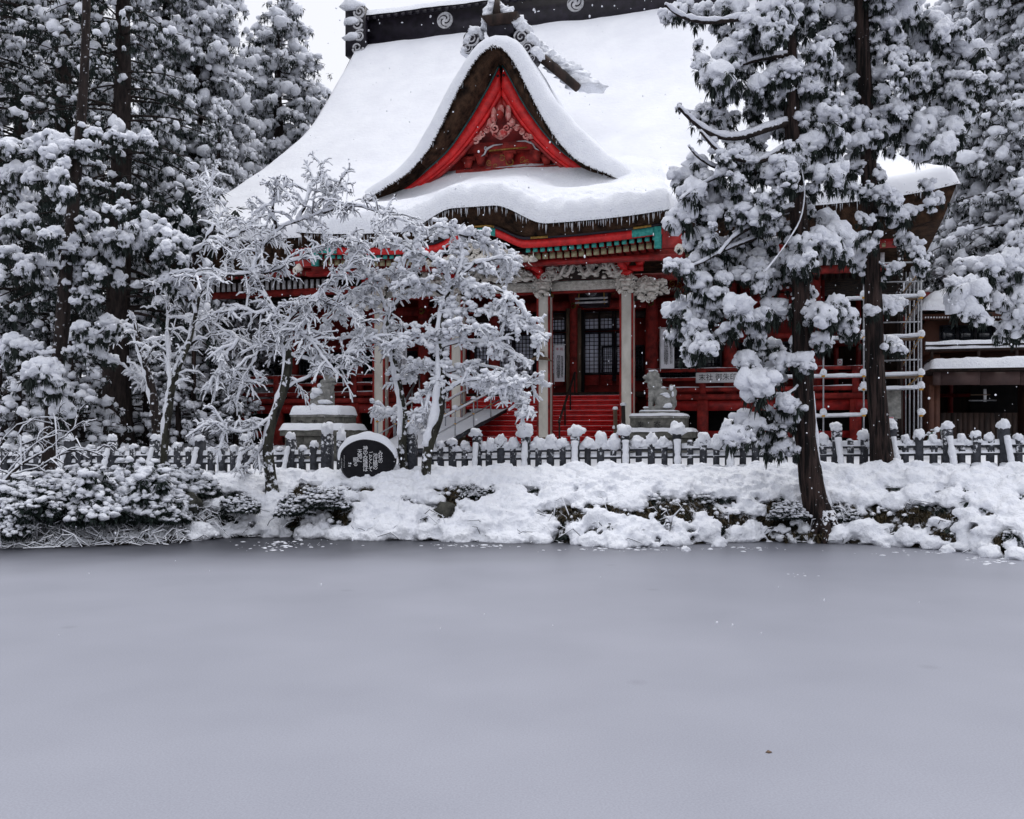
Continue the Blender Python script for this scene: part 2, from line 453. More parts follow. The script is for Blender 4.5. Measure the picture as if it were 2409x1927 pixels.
def tuft_templates(n, blades, length=1.0, width=0.12, down=0.35, spread=1.0):
    out = []
    for k in range(n):
        r = np.random.default_rng(100 + k); V, T = [], []
        for i in range(blades):
            az = r.uniform(0, 2 * math.pi); el = r.uniform(-1.2, 0.55) - down * 0.3
            d = np.array([math.cos(az) * math.cos(el) * spread, math.sin(az) * math.cos(el) * spread, math.sin(el)])
            L = length * r.uniform(0.6, 1.15); side = np.cross(d, [0, 0, 1.0]); side /= np.linalg.norm(side) + 1e-6
            w = width * r.uniform(0.6, 1.3)
            s0 = d * 0.25 * L; mid = d * 0.65 * L + np.array([0, 0, -0.05 * L]); tip = d * L + np.array([0, 0, -down * L * 0.4])
            m = len(V)
            V += [s0 - side * w * 0.4, s0 + side * w * 0.4, mid + side * w, tip, mid - side * w]
            T += [(m, m + 1, m + 2), (m, m + 2, m + 4), (m + 4, m + 2, m + 3)]
        out.append((np.array(V), np.array(T)))
    return out
TUFT = tuft_templates(6, 16)
TUFT_S = tuft_templates(6, 9, 1.0, 0.17)
TUFT_F = tuft_templates(10, 13, 1.0, 0.075, 0.7, 0.85)
TUFT_D = tuft_templates(6, 26, 1.0, 0.075, 0.8, 0.7)

def text(body, size, mat, parent, M, name='lettering', align='CENTER', extr=0.002, vertical=False, lead=1.05):
    c = bpy.data.curves.new(name, 'FONT')
    c.body = '\n'.join(body) if vertical else body
    c.size = size; c.align_x = align; c.align_y = 'CENTER'; c.extrude = extr; c.space_line = lead; c.resolution_u = 3
    t = bpy.data.objects.new(name, c); COL.objects.link(t)
    dg = bpy.context.evaluated_depsgraph_get()
    me = bpy.data.meshes.new_from_object(t.evaluated_get(dg))
    bpy.data.objects.remove(t); bpy.data.curves.remove(c)
    me.materials.clear(); me.materials.append(MATS[mat])
    o = link(name, me, parent)
    o.matrix_local = M
    return o

# ------------------------------------------------------------------ setting: pond, ground, bank
SH_PX = [(-400, 1296), (0, 1292), (150, 1288), (400, 1279), (520, 1266), (660, 1262), (850, 1270), (1000, 1272), (1300, 1276), (1450, 1288), (1600, 1283), (1750, 1274), (1930, 1276), (2100, 1284), (2300, 1302), (2409, 1318), (2800, 1330)]
_sh = np.array([at(x, y, FPX * CAMH / (y - YH))[:2] for x, y in SH_PX])
def shore(x): return np.interp(x, _sh[:, 0], _sh[:, 1])
PHI = math.radians(9.2)
FU = np.array([math.cos(PHI), -math.sin(PHI)])
def fence_pt(t): return np.array([0.0, 28.5]) + t * FU
def fence_y(x): return 28.5 - x * math.tan(PHI)
def fence_z(x): return np.interp(x, [-17, -8, 0, 8, 14], [1.40, 1.45, 1.62, 1.74, 1.82])
def ground_z(x, y):
    x, y = np.asarray(x, float), np.asarray(y, float)
    s, f, zf = shore(x), fence_y(x), fence_z(x)
    d = np.clip((y - s) / (f - s), 0, 1.0)
    prof = np.interp(d, [0, 0.04, 0.18, 0.42, 0.62, 1.0], [-0.02, 0.06, 0.34, 0.66, 0.86, 1.0])
    back = np.clip((y - f) / 7.0, 0, 1); back = back * back * (3 - 2 * back)
    z = prof * zf + back * (GZ - zf)
    z = np.where(y < s, np.maximum(-0.25 - (s - y) * 0.3, -1.2), z)
    return z
def gz(x, y): return float(ground_z(np.array([x]), np.array([y]))[0])

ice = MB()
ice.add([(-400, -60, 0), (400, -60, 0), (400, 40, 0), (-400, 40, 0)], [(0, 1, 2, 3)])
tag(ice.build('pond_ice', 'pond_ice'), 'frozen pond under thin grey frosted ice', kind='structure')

g = MB()
xs = np.concatenate([np.linspace(-400, -45, 12)[:-1], np.linspace(-45, -20, 20)[:-1], np.linspace(-20, 18, 260), np.linspace(18, 45, 20)[1:], np.linspace(45, 400, 12)[1:]])
ys = np.concatenate([[18, 19], np.linspace(19.5, 33, 110), np.linspace(33.5, 60, 40), np.linspace(65, 160, 14), [300, 600]])
X, Y = np.meshgrid(xs, ys)
Z = ground_z(X, Y)
d = np.clip((Y - shore(X)) / (fence_y(X) - shore(X)), 0, 1)
NZ = np.array([[fbm((x * 0.9, y * 0.9, 0.0), 1.0, 3) if 18 < y < 45 and -22 < x < 20 else 0.0 for x in xs] for y in ys])
Z = Z + NZ * np.where((d > 0) & (d < 0.75), 0.10, 0.035) * (Y > shore(X))
Z = np.where(Y > 60, Z + (Y - 60) * 0.03, Z)
behind = g
g.grid(X, Y, Z)
ground = g.build('ground', 'snow_smooth', smooth=True)
tag(ground, 'snow covered ground around the shrine', kind='structure')
ground.data.materials.append(MATS['earth_snowy'])
pd = ((Y[:-1, :-1] + Y[1:, 1:]) / 2 - shore(X[:-1, :-1])) / (fence_y(X[:-1, :-1]) - shore(X[:-1, :-1]))
mi = np.where((pd < 0.62), 1, 0).astype(np.int32).ravel()
ground.data.polygons.foreach_set('material_index', mi)

# snow cushions on the bank: many soft mounds melted into one cover, dark earth shows in the gaps between them
rng = np.random.default_rng(21)
bs = MB()
pos, scl = [], []
DARK = [(1330, 1215, 50, 22), (1420, 1200, 45, 14), (1560, 1200, 55, 26), (1500, 1215, 45, 18), (1640, 1205, 70, 30), (1730, 1230, 40, 22), (1070, 1170, 50, 24), (1110, 1180, 40, 16), (1050, 1210, 20, 26), (720, 1175, 45, 40), (800, 1210, 30, 38), (690, 1235, 24, 20),
        (860, 1160, 24, 10), (1985, 1210, 38, 26), (2150, 1215, 52, 20), (2060, 1215, 40, 24), (2290, 1260, 22, 22), (2350, 1270, 18, 22), (2230, 1220, 26, 12), (2210, 1265, 50, 12), (1830, 1220, 40, 46), (1880, 1280, 45, 20), (440, 1190, 60, 36), (500, 1170, 40, 14), (520, 1215, 36, 14), (560, 1180, 24, 14), (1260, 1160, 26, 8), (1200, 1200, 8, 10), (1320, 1265, 18, 8), (1160, 1262, 10, 10), (2420, 1290, 30, 16), (930, 1240, 14, 12), (980, 1255, 10, 8), (1700, 1180, 18, 10), (640, 1160, 20, 10)]
_rd = np.random.default_rng(9)
DARK = [(x, y, rx * 0.8, ry * 0.8) for x, y, rx, ry in DARK] + [(x, y, q * 1.6, q) for x, y, q in zip(_rd.uniform(430, 2409, 170), _rd.uniform(1145, 1268, 170), _rd.uniform(3, 9, 170))]
def dark_here(px, py):
    w = 14 * mnoise.noise(Vector((px * 0.05, py * 0.05, 0))); px, py = px + w, py + w * 0.5
    return min(((px - x) / rx) ** 2 + ((py - y) / ry) ** 2 for x, y, rx, ry in DARK)
def px_of(p):
    return CX + p[0] / p[1] * FPX, YH - (p[2] - CAMH) / p[1] * FPX
n = 0
for k in range(8000):
    x = rng.uniform(-17.5, 15.0); s = shore(x); f = fence_y(x)
    dd = rng.uniform(0.0, 0.80) ** 1.0
    y = s + dd * (f - s); z = gz(x, y)
    q = px_of((x, y, z))
    if q[0] < 430 and dd < 0.6: continue
    m = dark_here(*q)
    if m < 1.35 or (m < 2.0 and rng.random() < 0.5): continue
    if rng.random() < 0.25: continue
    big = 0.09 + 0.26 * rng.random() ** 2.2 + 0.14 * max(0, dd - 0.5) - 0.06 * (m < 2.4)
    pos.append((x, y, z + 0.02)); scl.append((big * rng.uniform(0.9, 1.5), big * rng.uniform(0.8, 1.1), big * rng.uniform(0.6, 1.15)))
bs.scatter(BLOB2, pos, np.array(scl), rng=rng)
# finer tufts of snow over the cushions
fp, fs = [], []
for k in range(5200):
    x = rng.uniform(-17.5, 15.0); s = shore(x); f = fence_y(x); dd = rng.uniform(0.02, 0.7); y = s + dd * (f - s); z = gz(x, y)
    q = px_of((x, y, z))
    if (q[0] < 430 and dd < 0.6) or dark_here(*q) < 1.2: continue
    if mnoise.noise(Vector((x * 0.8, y * 0.8, 5))) < -0.05: continue
    b_ = rng.uniform(0.04, 0.10); fp.append((x, y - 0.05, z + rng.uniform(0.08, 0.24))); fs.append((b_ * 1.3, b_, b_))
bs.scatter(BLOB1, fp, np.array(fs), rng=rng)
# the snow tongues at the water line
for px, py, w, h in [(1400, 1268, 120, 0.22), (1545, 1272, 60, 0.34), (1500, 1262, 40, 0.3), (1640, 1275, 60, 0.2), (1240, 1268, 60, 0.2), (1060, 1268, 80, 0.2), (880, 1266, 70, 0.2), (2000, 1270, 80, 0.2), (2100, 1276, 80, 0.18), (2240, 1288, 60, 0.2)]:
    D = FPX * CAMH / (py - YH); p = at(px, py, D); r = w / FPX * D
    P = [(p[0] + rng.uniform(-r, r), p[1] + rng.uniform(-0.05, 0.5), 0.0) for _ in range(22)]
    S = rng.uniform(0.10, 0.22, (22, 3)); S[:, 0] *= 1.7; S[:, 2] *= h / 0.2
    bs.scatter(BLOB2, P, S, rng=rng)
# the pointed lump in front of the stairs
p = at(1520, 1262, 25.2)
for k in range(14):
    u = k / 13; bs.scatter(BLOB2, [(p[0] - 0.05 + 0.25 * u, p[1] - 0.2 * u, 0.75 * (1 - u))], np.array([[0.15 + 0.22 * u] * 3]), rng=rng)
bank_snow = bs.build('bank_snow', 'snow', smooth=True)
tag(bank_snow, 'lumpy cushions of fresh snow on the pond bank', 'snow', kind='stuff')
rm = bank_snow.modifiers.new('melt', 'REMESH'); rm.mode = 'VOXEL'; rm.voxel_size = 0.04; rm.use_smooth_shade = True
sm = bank_snow.modifiers.new('soften', 'SMOOTH'); sm.factor = 0.5; sm.iterations = 1
for nm_, sz_, st_ in (('lumps', 0.32, 0.16), ('crumble', 0.10, 0.07)):
    tx = bpy.data.textures.new(nm_, 'CLOUDS'); tx.noise_scale = sz_; tx.noise_depth = 2
    dm = bank_snow.modifiers.new(nm_, 'DISPLACE'); dm.texture = tx; dm.strength = st_; dm.mid_level = 0.55; dm.texture_coords = 'GLOBAL'

# ------------------------------------------------------------------ the shrine hall
hall = empty('shrine_hall', W(0, 0, GZ), -TH, org=(0, 0, GZ))
tag(hall, 'large red wooden shrine hall with thick thatched roof deep in snow', 'shrine')

ZF = ([-1.2, 0, 1, 2.5, 4, 6, 8, 10, 12, 13.0], [10.2, 10.8, 11.4, 12.55, 13.85, 15.75, 17.75, 20.05, 22.5, 23.3])
B0, BR, AL, AR = -1.2, 13.0, 15.1, 15.5
def zfront(b):
    b = np.where(b > BR, 2 * BR - b, b)
    return np.interp(b, *ZF)
_bb = np.linspace(-1.2, 6.2, 48)
_half = 11.7 + 3.4 * ((6.2 - _bb) / 7.4) ** 1.15            # roof half width by depth on the front slope
def zside(a):
    h = np.where(a < 0, -a * 15.1 / AL, a * 15.1 / AR)
    bq = np.interp(-h, -_half[::1][0:], _bb)            # half width falls as b rises
    z = np.interp(bq, *ZF)
    return np.where(h < 11.72, 99.0, z)
def zroof(a, b):
    z = np.minimum(zfront(b), zside(a))
    h = np.abs(np.where(a < 0, a / AL, a / AR))
    e = np.clip(1 - (b - B0) / 4.0, 0, 1)
    return z + 0.45 * h ** 8 * e * 1.0

aa = np.linspace(-AL, AR, 170); b_front = np.concatenate([np.linspace(B0, 6, 60), np.linspace(6.15, BR, 40)]); b_all = np.concatenate([b_front, 2 * BR - b_front[::-1][1:]])
A, B = np.meshgrid(aa, b_all)
roof = MB()
roof.grid(A, B, zroof(A, B))
# eave edge and soffit
def ring(da, db, z_of, m=60):
    """Outline of the eaves, inset by da/db, as points (front, right, back, left)."""
    pts = []
    for a in np.linspace(-AL + da, AR - da, m): pts.append((a, B0 + db))
    for b in np.linspace(B0 + db, 2 * BR - B0 - db, m)[1:]: pts.append((AR - da, b))
    for a in np.linspace(AR - da, -AL + da, m)[1:]: pts.append((a, 2 * BR - B0 - db))
    for b in np.linspace(2 * BR - B0 - db, B0 + db, m)[1:-1]: pts.append((-AL + da, b))
    return np.array(pts)
r0 = ring(0, 0, None); r1 = ring(0.35, 0.35, None); r2 = ring(4.2, 5.2, None)
def upz(r): return 0.45 * np.abs(np.where(r[:, 0] < 0, r[:, 0] / AL, r[:, 0] / AR)) ** 8 * np.clip(1 - (r[:, 1] - B0) / 4.0, 0, 1)
V0 = np.c_[r0, np.full(len(r0), 10.2) + upz(r0)]
V1 = np.c_[r1, np.full(len(r1), 9.25) + upz(r0) * 0.9]
V2 = np.c_[r2, np.full(len(r2), 8.95)]
m = len(r0); i = np.arange(m); j = (i + 1) % m
roof.add(np.vstack([V0, V1, V2]), np.vstack([np.c_[i, m + i, m + j, j], np.c_[m + i, 2 * m + i, 2 * m + j, m + j]]))
thatch = roof.build('roof', 'thatch', hall, smooth=False)
thatch['label'] = 'steep brown thatched main roof'

def edge_round(dist, T, w): return T * np.sqrt(np.clip(1 - (1 - np.clip(dist / w, 0, 1)) ** 2, 0, 1))
def fld(A, B, s, amp, seed=0.0, oct=3):
    return amp * np.array([[fbm((x, y, seed), s, oct) for x, y in zip(ra, rb)] for ra, rb in zip(A, B)])
aa = np.linspace(-AL - 0.12, AR + 0.12, 210); bf = np.concatenate([np.linspace(B0 - 0.12, 2.0, 46), np.linspace(2.1, BR, 66)]); ball = np.concatenate([bf, np.linspace(BR + 0.4, 2 * BR - B0 + 0.1, 30)])
A, B = np.meshgrid(aa, ball)
dist = np.minimum.reduce([A + AL + 0.12, AR + 0.12 - A, B - B0 + 0.12, 2 * BR - B0 + 0.12 - B])
T = edge_round(dist, 0.66, 0.42) * (1 - 0.35 * np.clip((B - 3) / 8, 0, 1))
Zs = zroof(np.clip(A, -AL, AR), np.clip(B, B0, 2 * BR - B0)) + T + fld(A, B, 0.35, 0.09, 3.0) * (T > 0.3) + fld(A, B, 1.3, 0.035, 8.0) * (T > 0.3) - 0.12 * np.clip(fld(A, B, 1.0, 1.0, 15.0) - 0.55, 0, 1) - 0.02
# soften the hip
for _ in range(3):
    Zs[1:-1, 1:-1] = 0.5 * Zs[1:-1, 1:-1] + 0.125 * (Zs[:-2, 1:-1] + Zs[2:, 1:-1] + Zs[1:-1, :-2] + Zs[1:-1, 2:])
s = MB(); s.grid(A, B, Zs)
s.build('roof_snow', 'snow_smooth', thatch, smooth=True)

# side gables above the skirt roofs
for sgn, aw in ((-1, AL * 11.72 / 15.1), (1, AR * 11.72 / 15.1)):
    mb = MB(); poly = [(b, zfront(np.array([b]))[0] - 0.3) for b in np.linspace(6.4, 2 * BR - 6.4, 24)]
    mb.prism([(6.4, 15.0)] + poly + [(2 * BR - 6.4, 15.0)], sgn * (aw - 0.9) - 0.2, sgn * (aw - 0.9) + 0.05, axis='a')
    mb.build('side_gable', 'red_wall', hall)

# ridge: dark lacquered box with round crests, snow on top, curled end tiles
RL = -11.9; RRt = 12.1; RZ0 = 23.25
mb = MB(); mb.box((RL, BR - 0.75, RZ0 - 0.5), (RRt, BR + 0.75, RZ0 + 1.12)); ridge = mb.build('ridge_box', 'black_lacquer', hall)
mb = MB(); mb.box((RL - 0.15, BR - 0.95, RZ0 + 1.12), (RRt + 0.15, BR + 0.95, RZ0 + 1.28)); mb.build('ridge_cap', 'black_lacquer', ridge)
for k in range(60):
    a = RL + 0.2 + k * 0.4
    if a > 4: break
    mb = MB(); mb.box((a, BR - 1.02, RZ0 + 1.02), (a + 0.2, BR - 0.9, RZ0 + 1.17)); mb.build('ridge_tile_end', 'black_lacquer', ridge)
X2, Y2 = np.meshgrid(np.linspace(RL - 0.2, RRt + 0.2, 120), np.linspace(BR - 1.0, BR + 1.0, 14))
dd = np.minimum.reduce([X2 - RL + 0.2, RRt + 0.2 - X2, Y2 - BR + 1.0, BR + 1.0 - Y2])
mb = MB(); mb.grid(X2, Y2, RZ0 + 1.27 + edge_round(dd, 0.42, 0.5) + fld(X2, Y2, 0.8, 0.05, 9)); mb.build('ridge_snow', 'snow', ridge, smooth=True)
def tomoe(parent, a, b, z, R, ring=True):
    """Round crest of three curled commas on a disc."""
    disc = MB(); th = np.linspace(0, 2 * math.pi, 37)[:-1]
    disc.prism([(a + R * math.cos(t), z + R * math.sin(t)) for t in th], b - 0.04, b + 0.02)
    dsc = disc.build('crest', 'crest_white', parent)
    for k in range(3):
        c = MB(); base = k * 2 * math.pi / 3 + 0.5
        outer, inner = [], []
        for u in np.linspace(0, 1, 18):
            ang = base + u * 2.5; r = R * (0.30 + 0.52 * u); w = R * 0.10 * (1 - u * 0.75)
            outer.append((a + (r + w) * math.cos(ang), z + (r + w) * math.sin(ang))); inner.append((a + (r - w) * math.cos(ang), z + (r - w) * math.sin(ang)))
        c.band(outer, inner, b - 0.055, b - 0.038)
        c.build('crest_curl', 'black_lacquer', dsc)
    return dsc
for px, py in ((1047, 48), (1354, 8)):
    a, z = F(px, py, BR - 0.77); tomoe(ridge, a, BR - 0.77, z, 0.42)
# small snow patches that stick to the ridge box
rg = np.random.default_rng(5)
mb = MB(); P = [(rg.uniform(RL, 8), BR - 0.76, RZ0 + rg.uniform(0.3, 0.95)) for _ in range(26)]
mb.scatter(BLOB1, P, np.c_[rg.uniform(0.03, 0.09, 26), np.full(26, 0.03), rg.uniform(0.04, 0.13, 26)]); o = mb.build('stuck_snow', 'snow', ridge, smooth=True); o['kind'] = 'stuff'

def curl(mb, a, b, z, r, turns=1.6, w=0.3, start=0.0, mirror=1, depth=0.12):
    """A carved scroll: a flat spiral roll."""
    n = 26; P, R = [], []
    for u in np.linspace(0, 1, n):
        ang = start + mirror * u * turns * 2 * math.pi; rr = r * (1 - 0.85 * u)
        P.append((a + rr * math.cos(ang), b - depth * u, z + rr * math.sin(ang))); R.append(r * w * (1 - 0.6 * u))
    mb.tube(P, R, 6)
def end_tile(a0, b0, z0, H, wd, parent_name='ridge_end_tile', parent=hall, mir=1):
    mb = MB(); mb.box((a0 - wd, b0 - 0.25, z0), (a0 + wd, b0 + 0.35, z0 + H)); o = mb.build(parent_name, 'black_lacquer', parent)
    k = MB()
    for q in range(4):
        zq = z0 + H * (0.12 + 0.25 * q)
        curl(k, a0 + mir * wd * (0.3 + 0.25 * (q % 2)), b0 - 0.3, zq, H * 0.13, 1.7, 0.22, q, 1 if q % 2 else -1)
    k.build('end_tile_scroll', 'crest_white', o, smooth=True)
    s = MB(); rr = np.random.default_rng(int(abs(a0) * 10))
    for q in range(3):
        s.scatter(BLOB2, [(a0 - 0.25 * wd * mir, b0 - 0.1, z0 + H * (0.35 + 0.33 * q))], np.array([[wd * (1.0 + 0.25 * (q == 2)), 0.5, H * (0.12 + 0.06 * (q == 2))]]), rng=rr)
    s.build('end_tile_snow', 'snow', o, smooth=True)
    return o
a, z = F(838, 100, BR - 1.0); end_tile(a, BR - 0.9, z - 0.7, 2.5, 0.55)
end_tile(RRt, BR - 0.9, z - 0.7, 2.5, 0.55, mir=-1)

# ---- kohai: the entrance roof with the curved hump
KA, KB0, KB1 = 6.6, -3.2, 2.4
def hump(a, w0=0.7, w1=2.6):
    t = np.clip((w1 - np.abs(a)) / (w1 - w0), 0, 1); return t * t * (3 - 2 * t)
def zk(a, b):
    u = (b - KB0) / (KB1 - KB0)
    z = 9.72 + 0.56 * (b - KB0) - 0.2 * np.clip(u * 1.5, 0, 1)
    z = z + 0.72 * hump(a) * np.clip(1 - u * 1.1, 0, 1)
    e = (np.abs(a) / KA)
    return z + 0.22 * e ** 4 * np.clip(1 - 2 * u, 0, 1) - 1.3 * e ** 9 * np.clip(u * 1.4, 0, 1)
A, B = np.meshgrid(np.linspace(-KA, KA, 90), np.linspace(KB0, KB1, 30))
mb = MB(); mb.grid(A, B, zk(A, B))
ea = np.linspace(-KA, KA, 110)
zt = zk(ea, np.full_like(ea, KB0))
zb = 9.30 + 0.55 * hump(ea, 0.5, 2.0) + 0.30 * (np.abs(ea) / KA) ** 3
mb.add(np.r_[np.c_[ea, np.full_like(ea, KB0), zt], np.c_[ea, np.full_like(ea, KB0 + 0.42), zb], np.c_[ea, np.full_like(ea, -0.4), zb + 0.15]],
       np.vstack([np.c_[np.arange(109), 110 + np.arange(109), 111 + np.arange(109), 1 + np.arange(109)], np.c_[110 + np.arange(109), 220 + np.arange(109), 221 + np.arange(109), 111 + np.arange(109)]]))
for sg in (-1, 1):       # the sides of the entrance roof
    bq = np.linspace(KB0, KB1, 12); zq = zk(np.full_like(bq, sg * KA), bq)
    mb.add(np.r_[np.c_[np.full_like(bq, sg * KA), bq, zq], np.c_[np.full_like(bq, sg * (KA - 0.3)), np.maximum(bq, KB0 + 0.42), zq * 0 + 9.35]], np.c_[np.arange(11), 12 + np.arange(11), 13 + np.arange(11), 1 + np.arange(11)])
kroof = mb.build('entrance_roof', 'thatch', hall)
kroof['label'] = 'thatched entrance roof with a curved hump in its eave'
A, B = np.meshgrid(np.linspace(-KA - 0.1, KA + 0.1, 150), np.concatenate([np.linspace(KB0 - 0.14, KB0 + 1.2, 26), np.linspace(KB0 + 1.3, KB1, 24)]))
dist = np.minimum.reduce([A + KA + 0.1, KA + 0.1 - A, B - KB0 + 0.14])
T = edge_round(dist, 0.74, 0.34)
Zs = zk(np.clip(A, -KA, KA), np.clip(B, KB0, KB1)) + T + fld(A, B, 0.5, 0.10, 5.0) * np.clip(T, 0, 1) + fld(A, B, 3.4, 0.09, 1.0) * (T > 0.1) * np.clip(1.6 - dist * 0.8, 0.25, 1) - 0.02
Zs -= 0.55 * np.exp(-((A - 3.2) / 1.6) ** 2 - ((B - 0.2) / 0.9) ** 2) + 0.72 * np.exp(-((A + 4.3) / 1.6) ** 2 - ((B - 0.5) / 1.2) ** 2)
mb = MB(); mb.grid(A, B, Zs); mb.build('entrance_roof_snow', 'snow', kroof, smooth=True)

# thatch stubble along the snow line, icicles below it
def icicles(parent, path, n, seed, lmin=0.06, lmax=0.42, name='icicle_row'):
    r = np.random.default_rng(seed); path = np.asarray(path)
    u = r.random(n); k = u * (len(path) - 1); i = np.clip(k.astype(int), 0, len(path) - 2); f = (k - i)[:, None]
    p = path[i] * (1 - f) + path[i + 1] * f
    L = lmin + (lmax - lmin) * r.random(n) ** 3
    p0 = p + np.c_[np.zeros(n), np.full(n, -0.02), np.full(n, 0.05)]
    P = np.stack([p0, p0 - np.c_[np.zeros(n), np.zeros(n), L * 0.5], p0 - np.c_[r.normal(0, 0.006, n), np.zeros(n), L]], 1)
    R = np.stack([np.full(n, 0.016) + L * 0.02, 0.010 + L * 0.012, np.full(n, 0.002)], 1)
    o = MB().tubes(P, R, 4).build(name, 'ice_clear', parent, smooth=True); o['kind'] = 'stuff'
    return o
def stubble(parent, path, n, seed):
    r = np.random.default_rng(seed); path = np.asarray(path)
    u = r.random(n); k = u * (len(path) - 1); i = np.clip(k.astype(int), 0, len(path) - 2); f = (k - i)[:, None]
    p = path[i] * (1 - f) + path[i + 1] * f + np.c_[np.zeros(n), r.uniform(-0.03, 0.03, n), r.uniform(-0.05, 0.03, n)]
    P = np.stack([p + [0, 0.05, 0.02], p + np.c_[r.normal(0, 0.03, n), np.full(n, -0.10), r.uniform(-0.05, 0.06, n)]], 1)
    o = MB().tubes(P, np.c_[np.full(n, 0.016), np.full(n, 0.008)], 3).build('thatch_stubble', 'thatch', parent); o['kind'] = 'stuff'
kpath = np.c_[ea, np.full_like(ea, KB0 - 0.02), zt]
icicles(kroof, kpath, 420, 1); stubble(kroof, kpath, 1500, 2)
mpath = np.array([(a, B0 - 0.02, 10.2 + 0.45 * abs(a / (AL if a < 0 else AR)) ** 8) for a in np.linspace(-AL, AR, 80)])
icicles(thatch, mpath, 420, 3, 0.05, 0.45); stubble(thatch, mpath, 1500, 4)
spath = np.array([(AR + 0.0, b, 10.2 + 0.45 * max(0, 1 - (b - B0) / 4.0)) for b in np.linspace(B0, 14, 40)])
icicles(thatch, spath, 300, 6, 0.05, 0.4)

# curved red fascia board with metal fittings
BB = -2.72
def zboard(a): return 9.20 + 0.50 * hump(a, 0.35, 1.75) + 0.25 * (np.abs(a) / KA) ** 3
xa = np.linspace(-6.35, 6.35, 90)
mb = MB(); mb.band([(x, zboard(x) + 0.10) for x in xa], [(x, zboard(x) - 0.16) for x in xa], BB - 0.06, BB + 0.10)
fascia = mb.build('curved_fascia_board', 'red_bright', hall)
mb = MB(); mb.band([(x, zboard(x) + 0.19) for x in xa], [(x, zboard(x) + 0.103) for x in xa], BB - 0.12, BB + 0.12); mb.build('fascia_drip_board', 'black_lacquer', fascia)
def patch(a0, a1, t0, t1, mat, name, off=0.09):
    x = np.linspace(a0, a1, 10); k = MB(); k.band([(q, zboard(q) + t1) for q in x], [(q, zboard(q) + t0) for q in x], BB - off, BB - off + 0.03); k.build(name, mat, fascia)
patch(-0.62, 0.62, -0.17, 0.105, 'teal', 'ridge_fitting'); patch(-0.60, 0.60, 0.11, 0.18, 'gold', 'gilt_strip', 0.15)
mb = MB(); mb.tube([(-0.1, BB - 0.22, zboard(0) - 0.03), (-0.1, BB - 0.05, zboard(0) - 0.03)], [0.13, 0.13], 14); mb.build('round_boss', 'wood_weathered', fascia)
for sg in (-1, 1):
    patch(sg * 5.35, sg * 6.1, -0.15, 0.10, 'teal', 'end_fitting'); patch(sg * 5.4, sg * 6.0, 0.105, 0.18, 'gold', 'gilt_strip', 0.15); patch(sg * 1.9, sg * 2.5, 0.105, 0.18, 'gold', 'gilt_strip', 0.15)
    mb = MB(); mb.box((min(sg * 6.1, sg * 6.32), BB - 0.14, zboard(6.2) - 0.62), (max(sg * 6.1, sg * 6.32), BB + 0.06, zboard(6.2) + 0.09)); mb.build('corner_fitting', 'teal', fascia)
    mb = MB(); mb.prism([(sg * 6.34, zboard(6.3) + 0.1), (sg * 7.25, zboard(6.3) + 0.02), (sg * 7.2, zboard(6.3) - 0.35), (sg * 6.9, zboard(6.3) - 0.62), (sg * 6.34, zboard(6.3) - 0.62)], BB, BB + 0.3); mb.build('corner_board', 'red', fascia)
    mb = MB(); curl(mb, sg * 6.95, BB - 0.05, zboard(6.3) - 0.78, 0.16, 1.2, 0.35); mb.scatter(BLOB2, [(sg * 6.9, BB, zboard(6.3) - 0.72)], np.array([[0.16, 0.14, 0.22]])); mb.build('corner_carving', 'carved_white', fascia, smooth=True)
# snow disc that hangs at the hump's foot
# rafters in two tiers with painted ends
def box_mesh(w, dp, h):
    return MB().box((-w / 2, 0, -h / 2), (w / 2, dp, h / 2)).mesh('rafter')
raf1, raf2 = box_mesh(0.13, 2.4, 0.13), box_mesh(0.16, 2.0, 0.17)
cap1, cap2 = box_mesh(0.15, 0.05, 0.15), box_mesh(0.18, 0.05, 0.20)
for me_, mt in ((raf1, 'red'), (raf2, 'red'), (cap1, 'teal'), (cap2, 'ochre')): me_.materials.append(MATS[mt])
for k in range(18):
    for sg in (-1, 1):
        a = sg * (1.75 + k * 0.255)
        z = zboard(a)
        r = link('rafter', raf1, hall); r.location = (a, BB + 0.13, z - 0.225 - GZ)
        c = link('rafter_cap', cap1, r); c.location = (0, -0.05, 0)
        r = link('rafter', raf2, hall); r.location = (a + 0.02, BB + 0.42, z - 0.40 - GZ)
        c = link('rafter_cap', cap2, r); c.location = (0, -0.05, 0)
for sg in (-1, 1):
    mb = MB(); mb.box((min(sg * 1.3, sg * 6.9), BB + 0.55, 8.54), (max(sg * 1.3, sg * 6.9), BB + 0.85, 8.70)); mb.build('eave_beam', 'red', hall)
mb = MB(); mb.box((-6.9, BB + 1.0, 8.62), (6.9, BB + 1.25, 8.95)); mb.build('eave_beam', 'red_worn', hall)
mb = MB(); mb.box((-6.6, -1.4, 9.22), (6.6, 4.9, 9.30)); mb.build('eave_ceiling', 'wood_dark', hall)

# main eave rafters with white ends on both sides of the entrance roof
raf3 = box_mesh(0.12, 4.5, 0.12); raf3.materials.append(MATS['wood_dark']); cap3 = box_mesh(0.13, 0.05, 0.34); cap3.materials.append(MATS['crest_white'])
raf4 = box_mesh(0.12, 0.1, 0.14); raf4.materials.append(MATS['ochre'])
for k in range(30):
    for sg in (-1, 1):
        a = sg * (6.9 + k * 0.25)
        if abs(a) > 13.6: continue
        r = link('rafter', raf3, hall); r.location = (a, 0.3, 8.72 - GZ)
        c = link('rafter_cap', cap3, r); c.location = (0, -0.06, -0.06)
        c = link('rafter_cap', raf4, r); c.location = (0, -0.5, 0.28)
for sg in (-1, 1):
    mb = MB(); mb.box((min(sg * 6.7, sg * 13.8), -0.2, 8.93), (max(sg * 6.7, sg * 13.8), 0.0, 9.2)); mb.build('eave_board', 'red', hall)
